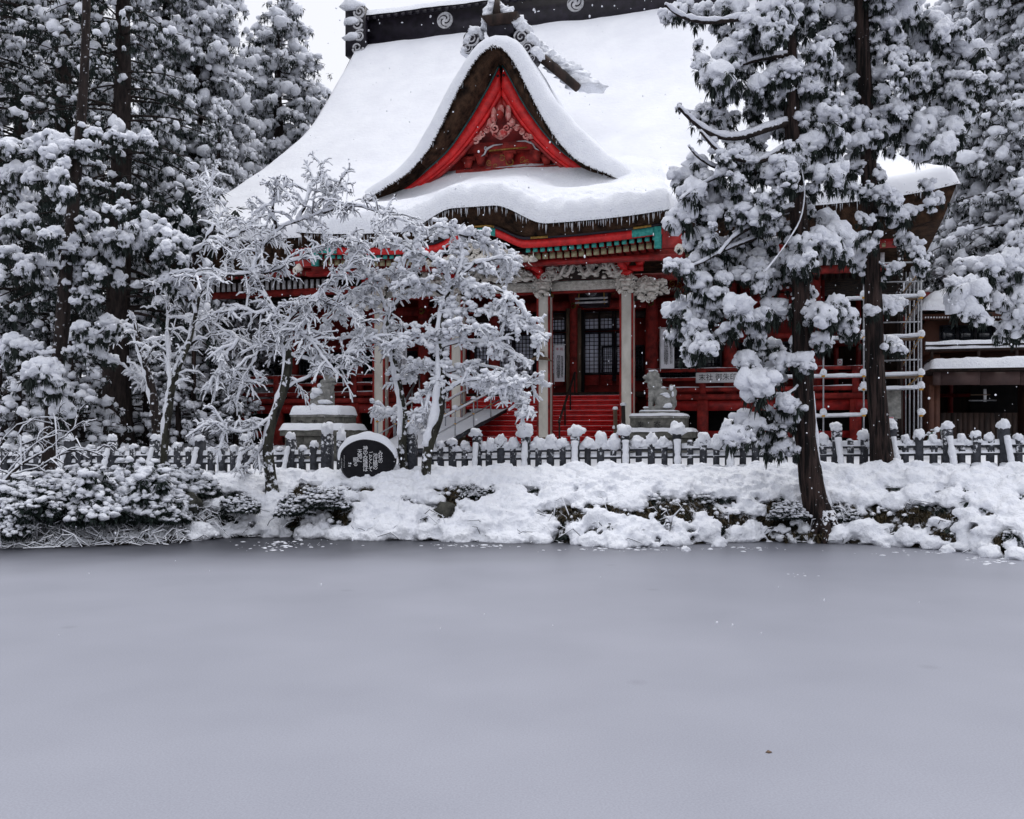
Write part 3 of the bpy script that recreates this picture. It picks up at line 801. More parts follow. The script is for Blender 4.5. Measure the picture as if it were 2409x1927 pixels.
mb = MB(); mb.box((-13.9, 0.4, 8.25), (13.9, 0.7, 8.5)); mb.build('eave_beam', 'red_worn', hall)

# ---- columns of the entrance
COLA = [F(x, 900, -0.18)[0] for x in (892, 1074, 1279, 1474)]
ZC = F(1279, 640 + 0, -0.2)[1]
ZCAP = F(1480, 690, -0.2)[1]        # where white shaft meets the metal collar
ZTOP = F(1480, 655, -0.2)[1]
collar_dots = []
for ci, ca in enumerate(COLA):
    w = 0.235
    mb = MB()
    c = 0.05
    mb.prism([(ca - w + c, -w), (ca + w - c, -w), (ca + w, -w + c), (ca + w, w - c), (ca + w - c, w), (ca - w + c, w), (ca - w, w - c), (ca - w, -w + c)], GZ + 0.35, ZCAP + 0.02, axis='z')
    shaft = mb.build('column', 'column_white', hall)
    for (x0, y0) in ((-1, -1), (1, -1), (1, 1), (-1, 1)):
        mb = MB(); xx, yy = ca + x0 * (w - 0.022), y0 * (w - 0.022)
        mb.prism([(xx - 0.036, yy - 0.036), (xx + 0.036, yy - 0.036), (xx + 0.036, yy + 0.036), (xx - 0.036, yy + 0.036)], GZ + 0.36, ZCAP, axis='z'); mb.build('column_red_edge', 'red_worn', shaft)
    mb = MB(); mb.box((ca - w - 0.03, -w - 0.03, ZCAP), (ca + w + 0.03, w + 0.03, ZTOP + 0.05)); col_ = mb.build('metal_collar', 'teal_dark', shaft)
    # filigree in the collar
    k = MB(); r = np.random.default_rng(ci)
    for q in range(22):
        zz = ZCAP + 0.06 + (ZTOP - ZCAP - 0.1) * (q // 4) / 5.5; xx = ca + (-0.17 + 0.113 * (q % 4)) + (0.05 if (q // 4) % 2 else 0)
        n_ = 7
        k.tube([(xx + 0.045 * math.cos(t), -w - 0.045, zz + 0.045 * math.sin(t)) for t in np.linspace(0, 2 * math.pi, n_)], [0.011] * n_, 4, cap=False)
        k.tube([(ca + w + 0.045, -0.17 + 0.113 * (q % 4) + 0.045 * math.cos(t), zz + 0.045 * math.sin(t)) for t in np.linspace(0, 2 * math.pi, n_)], [0.011] * n_, 4, cap=False)
    k.build('collar_filigree', 'gold', shaft)
    mb = MB(); mb.frustum((ca, 0), 0.42, 0.42, GZ, 0.33, 0.33, GZ + 0.36); mb.build('column_base', 'wood_weathered', shaft)

# ---- carved beam between the columns, dragons, lion heads
Z0 = F(1380, 682, -0.2)[1]; Z1 = F(1380, 658, -0.2)[1]
for q in range(3):
    a0, a1 = COLA[q] + 0.22, COLA[q + 1] - 0.22
    mb = MB(); mb.box((a0, -0.14, Z0), (a1, 0.14, Z1)); bm_ = mb.build('carved_beam', 'carved_white', hall)
    mb = MB(); mb.box((a0, -0.16, Z0 - 0.07), (a1, 0.16, Z0 - 0.003)); mb.build('beam_red_edge', 'red_worn', bm_)
    k = MB(); r = np.random.default_rng(40 + q); n_ = 16
    for i in range(n_):
        xx = a0 + 0.15 + (a1 - a0 - 0.3) * (i + 0.5) / n_
        for rr in (0.16, 0.10, 0.05):
            k.tube([(xx + rr * math.cos(t), -0.15, Z0 + 0.05 + (0.12 if i % 2 else 0.0) + rr * math.sin(t)) for t in np.linspace(0, math.pi, 8)], [0.014] * 8, 4)
    k.tube([(a0 + 0.06, -0.15, Z0 + 0.2), (a0 + 0.3, -0.15, Z0 + 0.32), (a1 - 0.3, -0.15, Z0 + 0.32), (a1 - 0.06, -0.15, Z0 + 0.2)], [0.015] * 4, 4)
    k.build('wave_relief', 'carved_white', bm_, smooth=True)
def carving(name, a0, a1, zf0, zf1, b, n, seed, mat='carved_white', curls=10, parent=hall, snake=True):
    """A pierced carving: a coiling body, scrolls of cloud and lumps of scale between two height curves."""
    r = np.random.default_rng(seed); k = MB()
    def pt(u, v): a = a0 + (a1 - a0) * u; return a, zf0(u) + (zf1(u) - zf0(u)) * v
    if snake:
        for body in range(2):
            ph = r.uniform(0, 6); P, R = [], []
            for u in np.linspace(0.04, 0.96, 50):
                a, z = pt(u, 0.5 + 0.36 * math.sin(u * 17 + ph)); P.append((a, b - 0.12 - 0.08 * math.sin(u * 23 + ph), z)); R.append(0.075 * (1 - 0.5 * abs(u - 0.5)))
            k.tube(P, R, 7)
    for i in range(curls):
        u, v = r.random(), r.uniform(0.15, 0.9); a, z = pt(u, v)
        curl(k, a, b - r.uniform(0.02, 0.2), z, r.uniform(0.09, 0.19), r.uniform(1.0, 1.7), 0.25, r.uniform(0, 6), r.choice((-1, 1)))
    P, S = [], []
    for i in range(n):
        u, v = r.random(), r.random(); a, z = pt(u, v); P.append((a, b - r.uniform(-0.05, 0.16), z)); q = r.uniform(0.035, 0.11); S.append((q * r.uniform(0.7, 2.0), q, q * r.uniform(0.6, 1.3)))
    k.scatter(BLOB2, P, np.array(S), rng=r, rot=rot_any(n, r, 0.2))
    for i in range(n // 2):      # flames and whiskers
        u, v = r.random(), r.uniform(0.2, 0.9); a, z = pt(u, v); an = r.uniform(0, 6.3); L = r.uniform(0.12, 0.3)
        k.tube([(a, b - 0.1, z), (a + L * 0.5 * math.cos(an), b - 0.2, z + L * 0.5 * math.sin(an)), (a + L * math.cos(an + 0.6), b - 0.16, z + L * math.sin(an + 0.6))], [0.035, 0.028, 0.006], 5)
    back = MB()
    top = [pt(u, 0.92) for u in np.linspace(0, 1, 14)]; bot = [pt(u, 0.0) for u in np.linspace(0, 1, 14)]
    o = k.build(name, mat, parent, smooth=True)
    back.band(top, bot, b + 0.05, b + 0.1); back.build('carving_backing', 'wood_dark', o)
    return o
bump_ = lambda h0, h1: (lambda u: Z1 + 0.02 + h0 + h1 * math.sin(min(max(u, 0), 1) * math.pi) ** 0.7)
carving('dragon_carving', COLA[2] + 0.15, COLA[3] - 0.1, lambda u: Z1 + 0.0, bump_(0.1, 0.95), -0.40, 110, 60, curls=16)
carving('dragon_carving', COLA[1] + 0.2, COLA[2] - 0.3, lambda u: Z1 + 0.0, bump_(0.1, 0.55), -0.40, 110, 61, curls=14)
carving('dragon_carving', COLA[0] + 0.1, COLA[1] - 0.2, lambda u: Z1 + 0.0, bump_(0.1, 0.85), -0.40, 100, 62, curls=14)
def beast_head(a, z, sg, b=-0.3, sc=1.0, seed=0, name='lion_head_carving'):
    """A projecting beast head: skull, brow, jaw, ears, curls of the mane."""
    r = np.random.default_rng(seed); k = MB()
    P = [(a, b, z), (a + sg * 0.10 * sc, b - 0.22, z - 0.04 * sc), (a + sg * 0.12 * sc, b - 0.3, z - 0.20 * sc), (a - 0.1 * sc, b - 0.26, z + 0.13 * sc), (a + 0.12 * sc, b - 0.26, z + 0.13 * sc), (a - 0.17 * sc, b - 0.1, z - 0.27 * sc), (a + 0.17 * sc, b - 0.1, z - 0.27 * sc), (a - 0.2 * sc, b, z + 0.22 * sc), (a + 0.22 * sc, b, z + 0.22 * sc)]
    S = np.array([[.27, .26, .33], [.17, .2, .13], [.13, .17, .09], [.1, .08, .07], [.1, .08, .07], [.12, .16, .13], [.12, .16, .13], [.11, .06, .12], [.11, .06, .12]]) * sc
    k.scatter(BLOB2, P, S, rng=r, rot=rot_z(np.zeros(len(P))))
    for i in range(16):
        an = r.uniform(0, 6.3); curl(k, a + 0.27 * sc * math.cos(an), b - 0.12, z + 0.33 * sc * math.sin(an), 0.09 * sc, 1.4, 0.3, an, 1 if i % 2 else -1)
    return k.build(name, 'carved_white', hall, smooth=True)
for q, ca in enumerate(COLA):
    beast_head(ca, Z0 + 0.12, 0.3, seed=q)
beast_head(COLA[3] + 0.72, Z0 - 0.06, 1.2, b=-0.05, sc=1.15, seed=11, name='beast_end_carving'); 
carving('beast_mane_carving', COLA[3] + 0.25, COLA[3] + 1.45, lambda u: Z0 - 0.45 + 0.2 * u, lambda u: Z1 + 0.12 - 0.25 * u, -0.05, 60, 77, curls=9, snake=False)
beast_head(COLA[0] - 0.72, Z0 - 0.06, -1.2, b=-0.05, sc=1.15, seed=12, name='beast_end_carving')
# carving under the hump
carving('phoenix_carving', -1.9, 1.9, lambda u: 8.62, lambda u: 8.72 + 0.62 * hump(np.array(-1.9 + 3.8 * u), 0.3, 1.75), BB + 0.25, 110, 63, curls=16)
# red bracket sets over the columns
def bracket(ca, sz=1.0):
    mb = MB()
    zb_ = Z1 + 0.05
    mb.frustum((ca, -0.35), 0.16, 0.16, zb_, 0.24, 0.24, zb_ + 0.16); mb.box((ca - 0.62, -0.43, zb_ + 0.16), (ca + 0.62, -0.27, zb_ + 0.34))
    mb.box((ca - 0.09, -1.6, zb_ + 0.165), (ca + 0.09, 0.4, zb_ + 0.345))
    for dx in (-0.5, 0, 0.5): mb.frustum((ca + dx, -0.35), 0.10, 0.10, zb_ + 0.34, 0.16, 0.16, zb_ + 0.5)
    mb.box((ca - 0.85, -0.44, zb_ + 0.5), (ca + 0.85, -0.26, zb_ + 0.66))
    for dy in (-0.9, -1.5): mb.frustum((ca, dy), 0.10, 0.10, zb_ + 0.345, 0.17, 0.17, zb_ + 0.5)
    mb.box((ca - 0.75, -1.62, zb_ + 0.5), (ca + 0.75, -1.40, zb_ + 0.68))
    for dx in (-0.6, 0.0, 0.6): mb.frustum((ca + dx, -1.5), 0.09, 0.09, zb_ + 0.68, 0.14, 0.14, zb_ + 0.8)
    return mb.build('bracket_set', 'red_bright', hall)
for ca in COLA: bracket(ca)

# ---- the big front gable on the roof
GB = 0.6                                             # its front edge
GO = [(1159, 110), (1131, 127), (1094, 188), (1061, 253), (1026, 330), (996, 376), (950, 421), (905, 446), (868, 472)]      # outer edge of the thatch, left half
GOR = [(1176, 113), (1196, 128), (1219, 167), (1258, 248), (1298, 318), (1344, 374), (1391, 400), (1436, 412), (1478, 442)]
def curve_pts(px, b, n=40):
    q = np.array([F(x, y, b) for x, y in px]); t = np.r_[0, np.cumsum(np.linalg.norm(np.diff(q, axis=0), axis=1))]; t /= t[-1]
    u = np.linspace(0, 1, n); out = np.c_[np.interp(u, t, q[:, 0]), np.interp(u, t, q[:, 1])]
    for _ in range(6): out[1:-1] = 0.25 * out[:-2] + 0.5 * out[1:-1] + 0.25 * out[2:]
    return out
oL, oR = curve_pts(GO, GB), curve_pts(GOR, GB)
outer = np.vstack([oL[::-1], oR]); na = len(outer)
iL = curve_pts([(1172, 150), (1150, 195), (1104, 275), (1054, 350), (1003, 396), (950, 440), (925, 452), (885, 480)], GB + 0.75)
iR = curve_pts([(1180, 150), (1194, 172), (1229, 241), (1276, 308), (1322, 357), (1368, 387), (1414, 411), (1440, 420), (1480, 450)], GB + 0.75)
inner = np.vstack([iL[::-1], iR])
mid = 0.5 * (outer + inner); mid[:, 1] -= 0.0
nrm = outer - inner
# front face of the thatch runs from the outer edge back to the inner edge, then in to the boards
mb = MB()
fr = np.c_[outer[:, 0], np.full(na, GB), outer[:, 1]]
lip = inner + nrm * 0.28
fl = np.c_[lip[:, 0], np.full(na, GB + 0.25), lip[:, 1]]
fi = np.c_[inner[:, 0], np.full(na, GB + 0.95), inner[:, 1]]
bk = np.c_[outer[:, 0], np.full(na, 9.5), outer[:, 1]]
i = np.arange(na - 1)
mb.add(np.vstack([bk, fr, fl, fi]), np.vstack([np.c_[k * na + i, (k + 1) * na + i, (k + 1) * na + i + 1, k * na + i + 1] for k in range(3)]))
gth = mb.build('gable_roof', 'thatch', hall)
gth['label'] = 'thatched rim of the tall front gable'
gpath = np.c_[outer[:, 0], np.full(na, GB - 0.01), outer[:, 1]]
stubble(gth, gpath, 1500, 8); icicles(gth, gpath, 140, 9, 0.04, 0.22)
# snow over the gable: the outline pushed outwards, swept back into the roof
t = np.gradient(outer, axis=0); t /= np.linalg.norm(t, axis=1)[:, None]
no = np.c_[-t[:, 1], t[:, 0]]; no *= np.sign(no[:, 1])[:, None] * 1.0
cg = 0.5 * (outer[0] + outer[-1])
u_ = np.linspace(0, 1, na)
thick = 0.52 + 0.16 * np.sin(u_ * math.pi * 2) ** 2 + 0.42 * np.exp(-((u_ - 0.5) / 0.06) ** 2) * 0.35 + 0.35 * np.exp(-((u_ - 0.82) / 0.10) ** 2)
rows = []
bl = np.concatenate([np.array([0, 0.04, 0.1, 0.18, 0.28, 0.4, 0.55, 0.75]) + GB - 0.02, np.linspace(GB + 1.0, 10.5, 34)])
for bi, b in enumerate(bl):
    e = edge_round(np.array([b - GB + 0.02]), 1.0, 0.45)[0]
    wob = np.array([1 + 0.12 * fbm((p[0] * 1.2, b * 1.2, p[1] * 1.2), 1.0, 3) for p in outer])
    grow = 0.03 + (thick * wob) * e
    P = outer + no * grow[:, None]
    # soften the crest, fan the feet outwards into the main roof
    k = np.clip((b - GB) / 9.0, 0, 1)
    sp = (np.abs(u_ - 0.5) * 2) ** 3
    P[:, 0] += np.sign(u_ - 0.5) * sp * k * 2.6
    rows.append(np.c_[P[:, 0], np.full(na, b), P[:, 1]])
R_ = np.array(rows)
for _ in range(2): R_[:, 1:-1] = 0.25 * R_[:, :-2] + 0.5 * R_[:, 1:-1] + 0.25 * R_[:, 2:]
mb = MB(); mb.grid(R_[:, :, 0], R_[:, :, 1], R_[:, :, 2]); mb.build('gable_snow', 'snow', gth, smooth=True)

# red barge boards, two steps each, recessed under the thatch
GBB = GB + 0.95
wL = curve_pts([(1178, 243), (1152, 288), (1112, 335), (1075, 376), (1040, 408), (1005, 432), (985, 446)], GBB)
wR = curve_pts([(1178, 243), (1208, 288), (1250, 333), (1290, 372), (1325, 400), (1352, 420), (1375, 432)], GBB)
iL2 = np.array([F(*p, GBB) for p in ()]) if False else iL
for side, (o_, w_) in (('l', (iL, wL)), ('r', (iR, wR))):
    m_ = 0.42 * o_ + 0.58 * w_
    mb = MB(); mb.band(list(map(tuple, o_)), list(map(tuple, m_)), GBB - 0.05, GBB + 0.25); bb_ = mb.build('barge_board', 'red_bright', gth)
    mb = MB(); mb.band(list(map(tuple, m_)), list(map(tuple, 0.22 * o_ + 0.78 * w_)), GBB + 0.02, GBB + 0.25); mb.build('barge_moulding', 'red_bright', bb_)
    mb = MB(); mb.band(list(map(tuple, 0.218 * o_ + 0.782 * w_)), list(map(tuple, w_)), GBB + 0.09, GBB + 0.25); mb.build('barge_moulding', 'red', bb_)
    mb = MB(); mb.tube([(p[0], GBB - 0.06, p[1]) for p in o_ * 0.99 + w_ * 0.01], [0.045] * len(o_), 6); mb.build('barge_edge', 'teal_dark', bb_)
a, z = F(1178, 178, GBB - 0.06)
mb = MB(); 
for dx in (-0.12, 0.12): mb.tube([(a + dx, GBB - 0.09, z), (a + dx, GBB, z)], [0.05, 0.05], 10)
mb.build('dark_boss', 'black_lacquer', gth)['kind'] = 'stuff'
# the wall inside the gable
ac, zc = F(1180, 345, GBB + 0.6)
mb = MB(); tri_ = [F(990, 450, GBB + 0.75), F(1178, 200, GBB + 0.75), F(1372, 440, GBB + 0.75)]; mb.prism(tri_, GBB + 0.75, GBB + 0.9); gw = mb.build('gable_wall', 'red', gth)
def beam_px(name, x0, x1, ya0, ya1, yb0, yb1, b, dep, mat, parent=gth):
    """Beam whose lower/upper edges run y a→b between two photo columns."""
    p = [F(x0, ya1, b), F(x1, yb1, b), F(x1, yb0, b), F(x0, ya0, b)]
    m_ = MB(); m_.prism(p, b, b + dep); return m_.build(name, mat, parent)
bow = beam_px('rainbow_beam', 1100, 1268, 338, 362, 330, 350, GBB + 0.42, 0.3, 'red_worn')
beam_px('gilt_line', 1150, 1240, 353, 357, 345, 348, GBB + 0.40, 0.02, 'gold', bow)
beam_px('sill_beam', 1072, 1330, 400, 414, 386, 402, GBB + 0.35, 0.3, 'red_worn')
for x, y in ((1100, 380), (1130, 372), (1197, 364), (1262, 362), (1285, 372)):
    a, z = F(x, y, GBB + 0.4); mb = MB(); mb.frustum((a, GBB + 0.5), 0.10, 0.12, z - 0.25, 0.2, 0.14, z + 0.05); mb.box((a - 0.28, GBB + 0.42, z + 0.05), (a + 0.28, GBB + 0.6, z + 0.2)); mb.build('gable_bracket', 'red_worn', gth)
k = MB()
for x, y, r in ((1150, 382, 0.13), (1180, 372, 0.14), (1200, 380, 0.2), (1228, 374, 0.13), (1240, 382, 0.12), (1165, 390, 0.1)):
    a, z = F(x, y, GBB + 0.4); curl(k, a, GBB + 0.45, z, r, 1.4, 0.12, x * 0.3, 1 if x > 1190 else -1, 0.05)
k.build('gilt_scroll', 'gold', gth, smooth=True)['kind'] = 'stuff'
for x, y, sg in ((1150, 348, -1), (1247, 336, 1)):
    a, z = F(x, y, GBB + 0.3); k = MB()
    k.tube([(a - sg * 0.55, GBB + 0.36, z + 0.12), (a - sg * 0.2, GBB + 0.34, z + 0.1), (a + sg * 0.1, GBB + 0.34, z - 0.02), (a + sg * 0.2, GBB + 0.36, z - 0.22), (a + sg * 0.35, GBB + 0.38, z - 0.3)], [0.015, 0.035, 0.05, 0.035, 0.015], 6)
    curl(k, a + sg * 0.12, GBB + 0.34, z, 0.09, 1.3, 0.25, 0, sg); k.build('dragon_scroll', 'crest_white', gth, smooth=True)
# hanging gable pendant: petals above, two big scrolls, a ribbed shell below
def P_(x, y, b=GBB - 0.12): return F(x, y, b)
k = MB(); r = np.random.default_rng(3)
for x, y, w, h in ((1162, 278, .16, .42), (1196, 272, .16, .45), (1178, 262, .14, .3), (1152, 290, .12, .2), (1205, 290, .12, .2)):
    a, z = P_(x, y); k.scatter(BLOB2, [(a, GBB - 0.1, z)], np.array([[w, .12, h]]), rng=r)
for x, sg in ((1165, 1), (1193, -1)):
    a, z = P_(x, 303); curl(k, a, GBB - 0.12, z, 0.20, 1.6, 0.28, 1.5, sg)
for q in range(7):
    a, z = P_(1179, 312 + q * 2.2); wd = 0.34 - 0.045 * q
    k.tube([(a + wd * math.cos(t), GBB - 0.16, z - wd * 0.55 * math.sin(t)) for t in np.linspace(0, math.pi, 12)], [0.035] * 12, 5)
pend = k.build('gable_pendant', 'carved_pink', gth, smooth=True)
k = MB(); a, z = P_(1178, 275); k.scatter(BLOB2, [(a, GBB - 0.2, z)], np.array([[.2, .14, .26]]), rng=r); k.build('pendant_rosette', 'red_worn', pend, smooth=True)
k = MB(); a, z = P_(1179, 318); k.scatter(BLOB2, [(a, GBB - 0.06, z)], np.array([[.30, .12, .26]]), rng=r); k.build('pendant_shell', 'carved_pink', pend, smooth=True)
for sg, pts in ((-1, [(1150, 296), (1143, 305), (1135, 315), (1126, 324), (1119, 328)]), (1, [(1206, 292), (1216, 301), (1226, 310), (1238, 318), (1246, 322)])):
    k = MB()
    for q, (x, y) in enumerate(pts):
        a, z = P_(x, y); curl(k, a, GBB - 0.02, z, 0.13, 1.2, 0.35, q, sg if q % 2 else -sg); k.scatter(BLOB2, [(a, GBB, z)], np.array([[.14, .08, .09]]), rng=r)
    k.build('pendant_fin', 'carved_pink', pend, smooth=True)
# ornament on the gable's crest
at_, zt_ = F(1176, 92, GB + 0.9)
mb = MB(); mb.box((at_ - 0.5, GB + 0.8, zt_ + 0.2), (at_ + 0.55, GB + 4.5, zt_ + 0.95)); crest = mb.build('gable_crest_box', 'black_lacquer', gth)
mb = MB(); mb.frustum((at_ + 0.05, GB + 0.9), 0.45, 0.3, zt_ + 0.5, 0.75, 0.35, zt_ + 0.85); mb.frustum((at_ - 0.1, GB + 0.9), 0.16, 0.2, zt_ + 0.85, 0.07, 0.1, zt_ + 1.6); mb.build('crest_tile', 'wood_dark', crest)
for sg, pts in ((1, [(1229, 92, 0.34), (1243, 117, 0.26), (1255, 140, 0.16)]), (-1, [(1112, 96, 0.3), (1103, 118, 0.2)])):
    k = MB()
    for x, y, rr in pts:
        a, z = F(x, y, GB + 1.1); curl(k, a, GB + 0.95, z, rr, 1.9, 0.16, 0.5, sg, 0.1)
    sc_ = k.build('crest_scroll', 'crest_white', crest, smooth=True)
    k = MB()
    for x, y, rr in pts:
        a, z = F(x, y, GB + 1.2); k.tube([(a, GB + 0.98, z), (a, GB + 1.6, z)], [rr * 1.1, rr * 1.1], 14)
    k.build('crest_scroll_back', 'black_lacquer', crest)
k = MB(); r = np.random.default_rng(9)
for x, y, w, h in ((1164, 14, .38, .26), (1180, 30, .5, .3), (1150, 40, .3, .4), (1196, 40, .34, .3), (1215, 58, .42, .4), (1232, 72, .36, .32), (1250, 96, .3, .28), (1118, 82, .36, .34), (1104, 100, .26, .3), (1098, 124, .2, .2), (1160, 26, .3, .3), (1146, 58, .28, .3), (1262, 128, .3, .26)):
    a, z = F(x, y, GB + 1.2); k.scatter(BLOB3, [(a, GB + 1.3, z)], np.array([[w * 0.92, .5, h * 0.92]]), rng=r, rot=rot_z(np.zeros(1)))
k.build('crest_snow', 'snow', crest, smooth=True)
# dark bar standing in for the gable ridge's eave shadow, right side
p0, p1 = F(1265, 120, 3.0), F(1360, 208, 3.0)
k = MB(); k.tube([(p0[0] - 0.2, 2.8, p0[1]), (0.5 * (p0[0] + p1[0]), 3.0, 0.5 * (p0[1] + p1[1]) - 0.05), (p1[0], 3.0, p1[1])], [0.19, 0.2, 0.17], 8); dr = k.build('eave_shadow_bar', 'wood_dark', gth)
k = MB(); q = np.array([F(x, y, 3.0) for x, y in ((1255, 100), (1280, 118), (1300, 135), (1325, 150), (1345, 158), (1350, 180), (1370, 190), (1385, 186))])
q = np.array([F(x, y + 8, 3.3) for x, y in ((1250, 96), (1262, 106), (1275, 114), (1287, 124), (1299, 133), (1311, 141), (1324, 148), (1336, 155), (1346, 166), (1356, 178), (1368, 187), (1382, 190))]); k.scatter(BLOB3, np.c_[q[:, 0], np.full(len(q), 3.6), q[:, 1]], np.array([[.42, .7, .28]] * len(q)), rng=r, rot=rot_any(len(q), r, 0.1)); k.build('shadow_bar_snow', 'snow', dr, smooth=True)

# ---- main wall under the eaves
WB = 5.0; VB = 2.7
WPOST = [-11.3, -8.1, -4.96, -1.75, 1.75, 4.96, 8.1, 11.3]
ZV = F(1350, 931, VB)[1]                 # veranda floor
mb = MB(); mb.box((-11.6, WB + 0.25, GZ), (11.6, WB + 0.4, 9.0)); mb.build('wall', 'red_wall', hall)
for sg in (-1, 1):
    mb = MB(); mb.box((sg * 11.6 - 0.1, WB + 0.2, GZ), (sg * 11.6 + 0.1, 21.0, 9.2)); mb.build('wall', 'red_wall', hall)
for a in WPOST:
    mb = MB(); mb.tube([(a, WB, ZV - 0.1), (a, WB, 8.9)], [0.27, 0.25], 16, cap=False); mb.build('wall_post', 'red_worn', hall, smooth=True)
zbm = F(1351, 719, WB - 0.3)[1]
for q in range(len(WPOST) - 1):
    a0, a1 = WPOST[q] + 0.2, WPOST[q + 1] - 0.2
    mb = MB(); mb.box((a0, WB - 0.18, zbm - 0.17), (a1, WB + 0.12, zbm + 0.2)); bm_ = mb.build('tie_beam', 'red_worn', hall)
    mb = MB(); mb.box((a0, WB - 0.12, zbm + 1.0), (a1, WB + 0.12, zbm + 1.3)); mb.build('tie_beam', 'red_worn', hall)
    if q in (0, 1, 5, 6):
        mb = MB(); mb.box((a0, WB - 0.1, zbm - 1.55), (a1, WB + 0.1, zbm - 1.35)); mb.build('tie_beam', 'red_worn', hall)
    for aa_ in (a0 - 0.2, a1 + 0.2):
        k = MB(); k.tube([(aa_ + 0.1 * math.cos(t), WB - 0.30, zbm + 0.1 * math.sin(t)) for t in np.linspace(0, 2 * math.pi, 9)], [0.05] * 9, 5, cap=False); k.build('nail_cover', 'gold', bm_)
# gilded scroll panels above the tie beams
for q in (4, 5, 6):
    k = MB(); r = np.random.default_rng(70 + q); ac = 0.5 * (WPOST[q] + WPOST[q + 1])
    for s_ in range(9):
        curl(k, ac + (s_ - 4) * 0.24, WB - 0.02, zbm + 0.62 + 0.16 * math.sin(s_ * 1.4), 0.15, 1.4, 0.13, s_, 1 if s_ % 2 else -1, 0.05)
    k.build('gilt_scroll', 'gold', hall, smooth=True)
    mb = MB(); mb.box((ac - 1.2, WB + 0.02, zbm + 0.3), (ac + 1.2, WB + 0.12, zbm + 0.95)); mb.build('scroll_panel', 'red_wall', hall)

def lattice(a0, a1, z0, z1, b, step, name='lattice_window', bar=0.022, pap='paper', depth=0.05):
    mb = MB(); mb.box((a0, b + 0.06, z0), (a1, b + 0.09, z1)); o = mb.build(name, pap, hall)
    k = MB(); nx = max(2, round((a1 - a0) / step)); nz_ = max(2, round((z1 - z0) / step))
    for i in range(nx + 1): x = a0 + (a1 - a0) * i / nx; k.box((x - bar / 2, b, z0), (x + bar / 2, b + depth, z1))
    for i in range(nz_ + 1): z = z0 + (z1 - z0) * i / nz_; k.box((a0, b + 0.004, z - bar / 2), (a1, b + depth - 0.004, z + bar / 2))
    k.build('lattice', 'black_lacquer', o)
    k = MB(); w = 0.07
    k.box((a0 - w, b - 0.02, z0 - w), (a0, b + 0.1, z1 + w)); k.box((a1, b - 0.02, z0 - w), (a1 + w, b + 0.1, z1 + w)); k.box((a0, b - 0.019, z1), (a1, b + 0.1, z1 + w)); k.box((a0, b - 0.019, z0 - w), (a1, b + 0.1, z0)); k.build('window_frame', 'black_lacquer', o)
    return o
zu1, zu0 = F(1420, 737, WB)[1], F(1420, 774, WB)[1]; zl1, zl0 = F(1420, 785, WB)[1], F(1420, 877, WB)[1]
def lat_px(x0, x1, **kw):
    a0, a1 = F(x0, 800, WB - 0.1)[0], F(x1, 800, WB - 0.1)[0]
    lattice(a0, a1, zu0, zu1, WB - 0.1, 0.165, **kw); lattice(a0, a1, zl0, zl1, WB - 0.1, 0.165, **kw)
    mb = MB(); nsl = 7
    for i in range(nsl):
        zz = zl0 - 0.1 - 0.42 * (i + 1) / nsl; mb = MB(); mb.box((a0, WB - 0.09, zz), (a1, WB - 0.05 + 0.005 * (i % 2), zz + 0.052)); mb.build('wainscot_slat', 'red_wall', hall)
for x0, x1 in ((1376, 1408), (1412, 1440), (1450, 1467)): lat_px(x0, x1)
for x0, x1 in ((1296, 1328), (1262, 1290), (1212, 1254), (1170, 1205), (1120, 1160)): lat_px(x0, x1)
# dark doorway with its two wooden posts
a0, a1 = F(1331, 800, WB - 0.2)[0], F(1373, 800, WB - 0.2)[0]
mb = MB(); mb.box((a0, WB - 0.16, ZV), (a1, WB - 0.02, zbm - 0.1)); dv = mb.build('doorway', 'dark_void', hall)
for x in (1336, 1363):
    a = F(x, 800, WB - 0.2)[0]; mb = MB(); mb.box((a - 0.07, WB - 0.26, ZV + 0.2), (a + 0.07, WB - 0.162, zbm - 0.1)); mb.build('door_post', 'wood_weathered', dv)
# dimmer lattice shutters to the right and left
for q in (0, 1, 5, 6):
    a0, a1 = WPOST[q] + 0.4, WPOST[q + 1] - 0.4; am = 0.5 * (a0 + a1)
    for (s0, s1) in ((a0, am - 0.06), (am + 0.06, a1)):
        lattice(s0, s1, ZV + 0.75, zbm - 1.75, WB - 0.05, 0.15, pap='glass_dark')
for q in (2, 4):
    a0, a1 = WPOST[q] + 0.4, WPOST[q + 1] - 0.4
    lattice(a0 if q == 2 else a1 - 1.6, a0 + 1.6 if q == 2 else a1, ZV + 0.75, zbm - 1.75, WB - 0.05, 0.15, pap='glass_dark')
mb = MB(); mb.box((-4.7, WB - 0.12, zbm - 0.55), (4.7, WB + 0.1, zbm - 0.3)); mb.build('lintel', 'wood_dark', hall)
mb = MB(); mb.box((-4.7, WB - 0.3, ZV), (4.7, WB + 0.1, ZV + 0.22)); mb.build('threshold', 'wood_dark', hall)

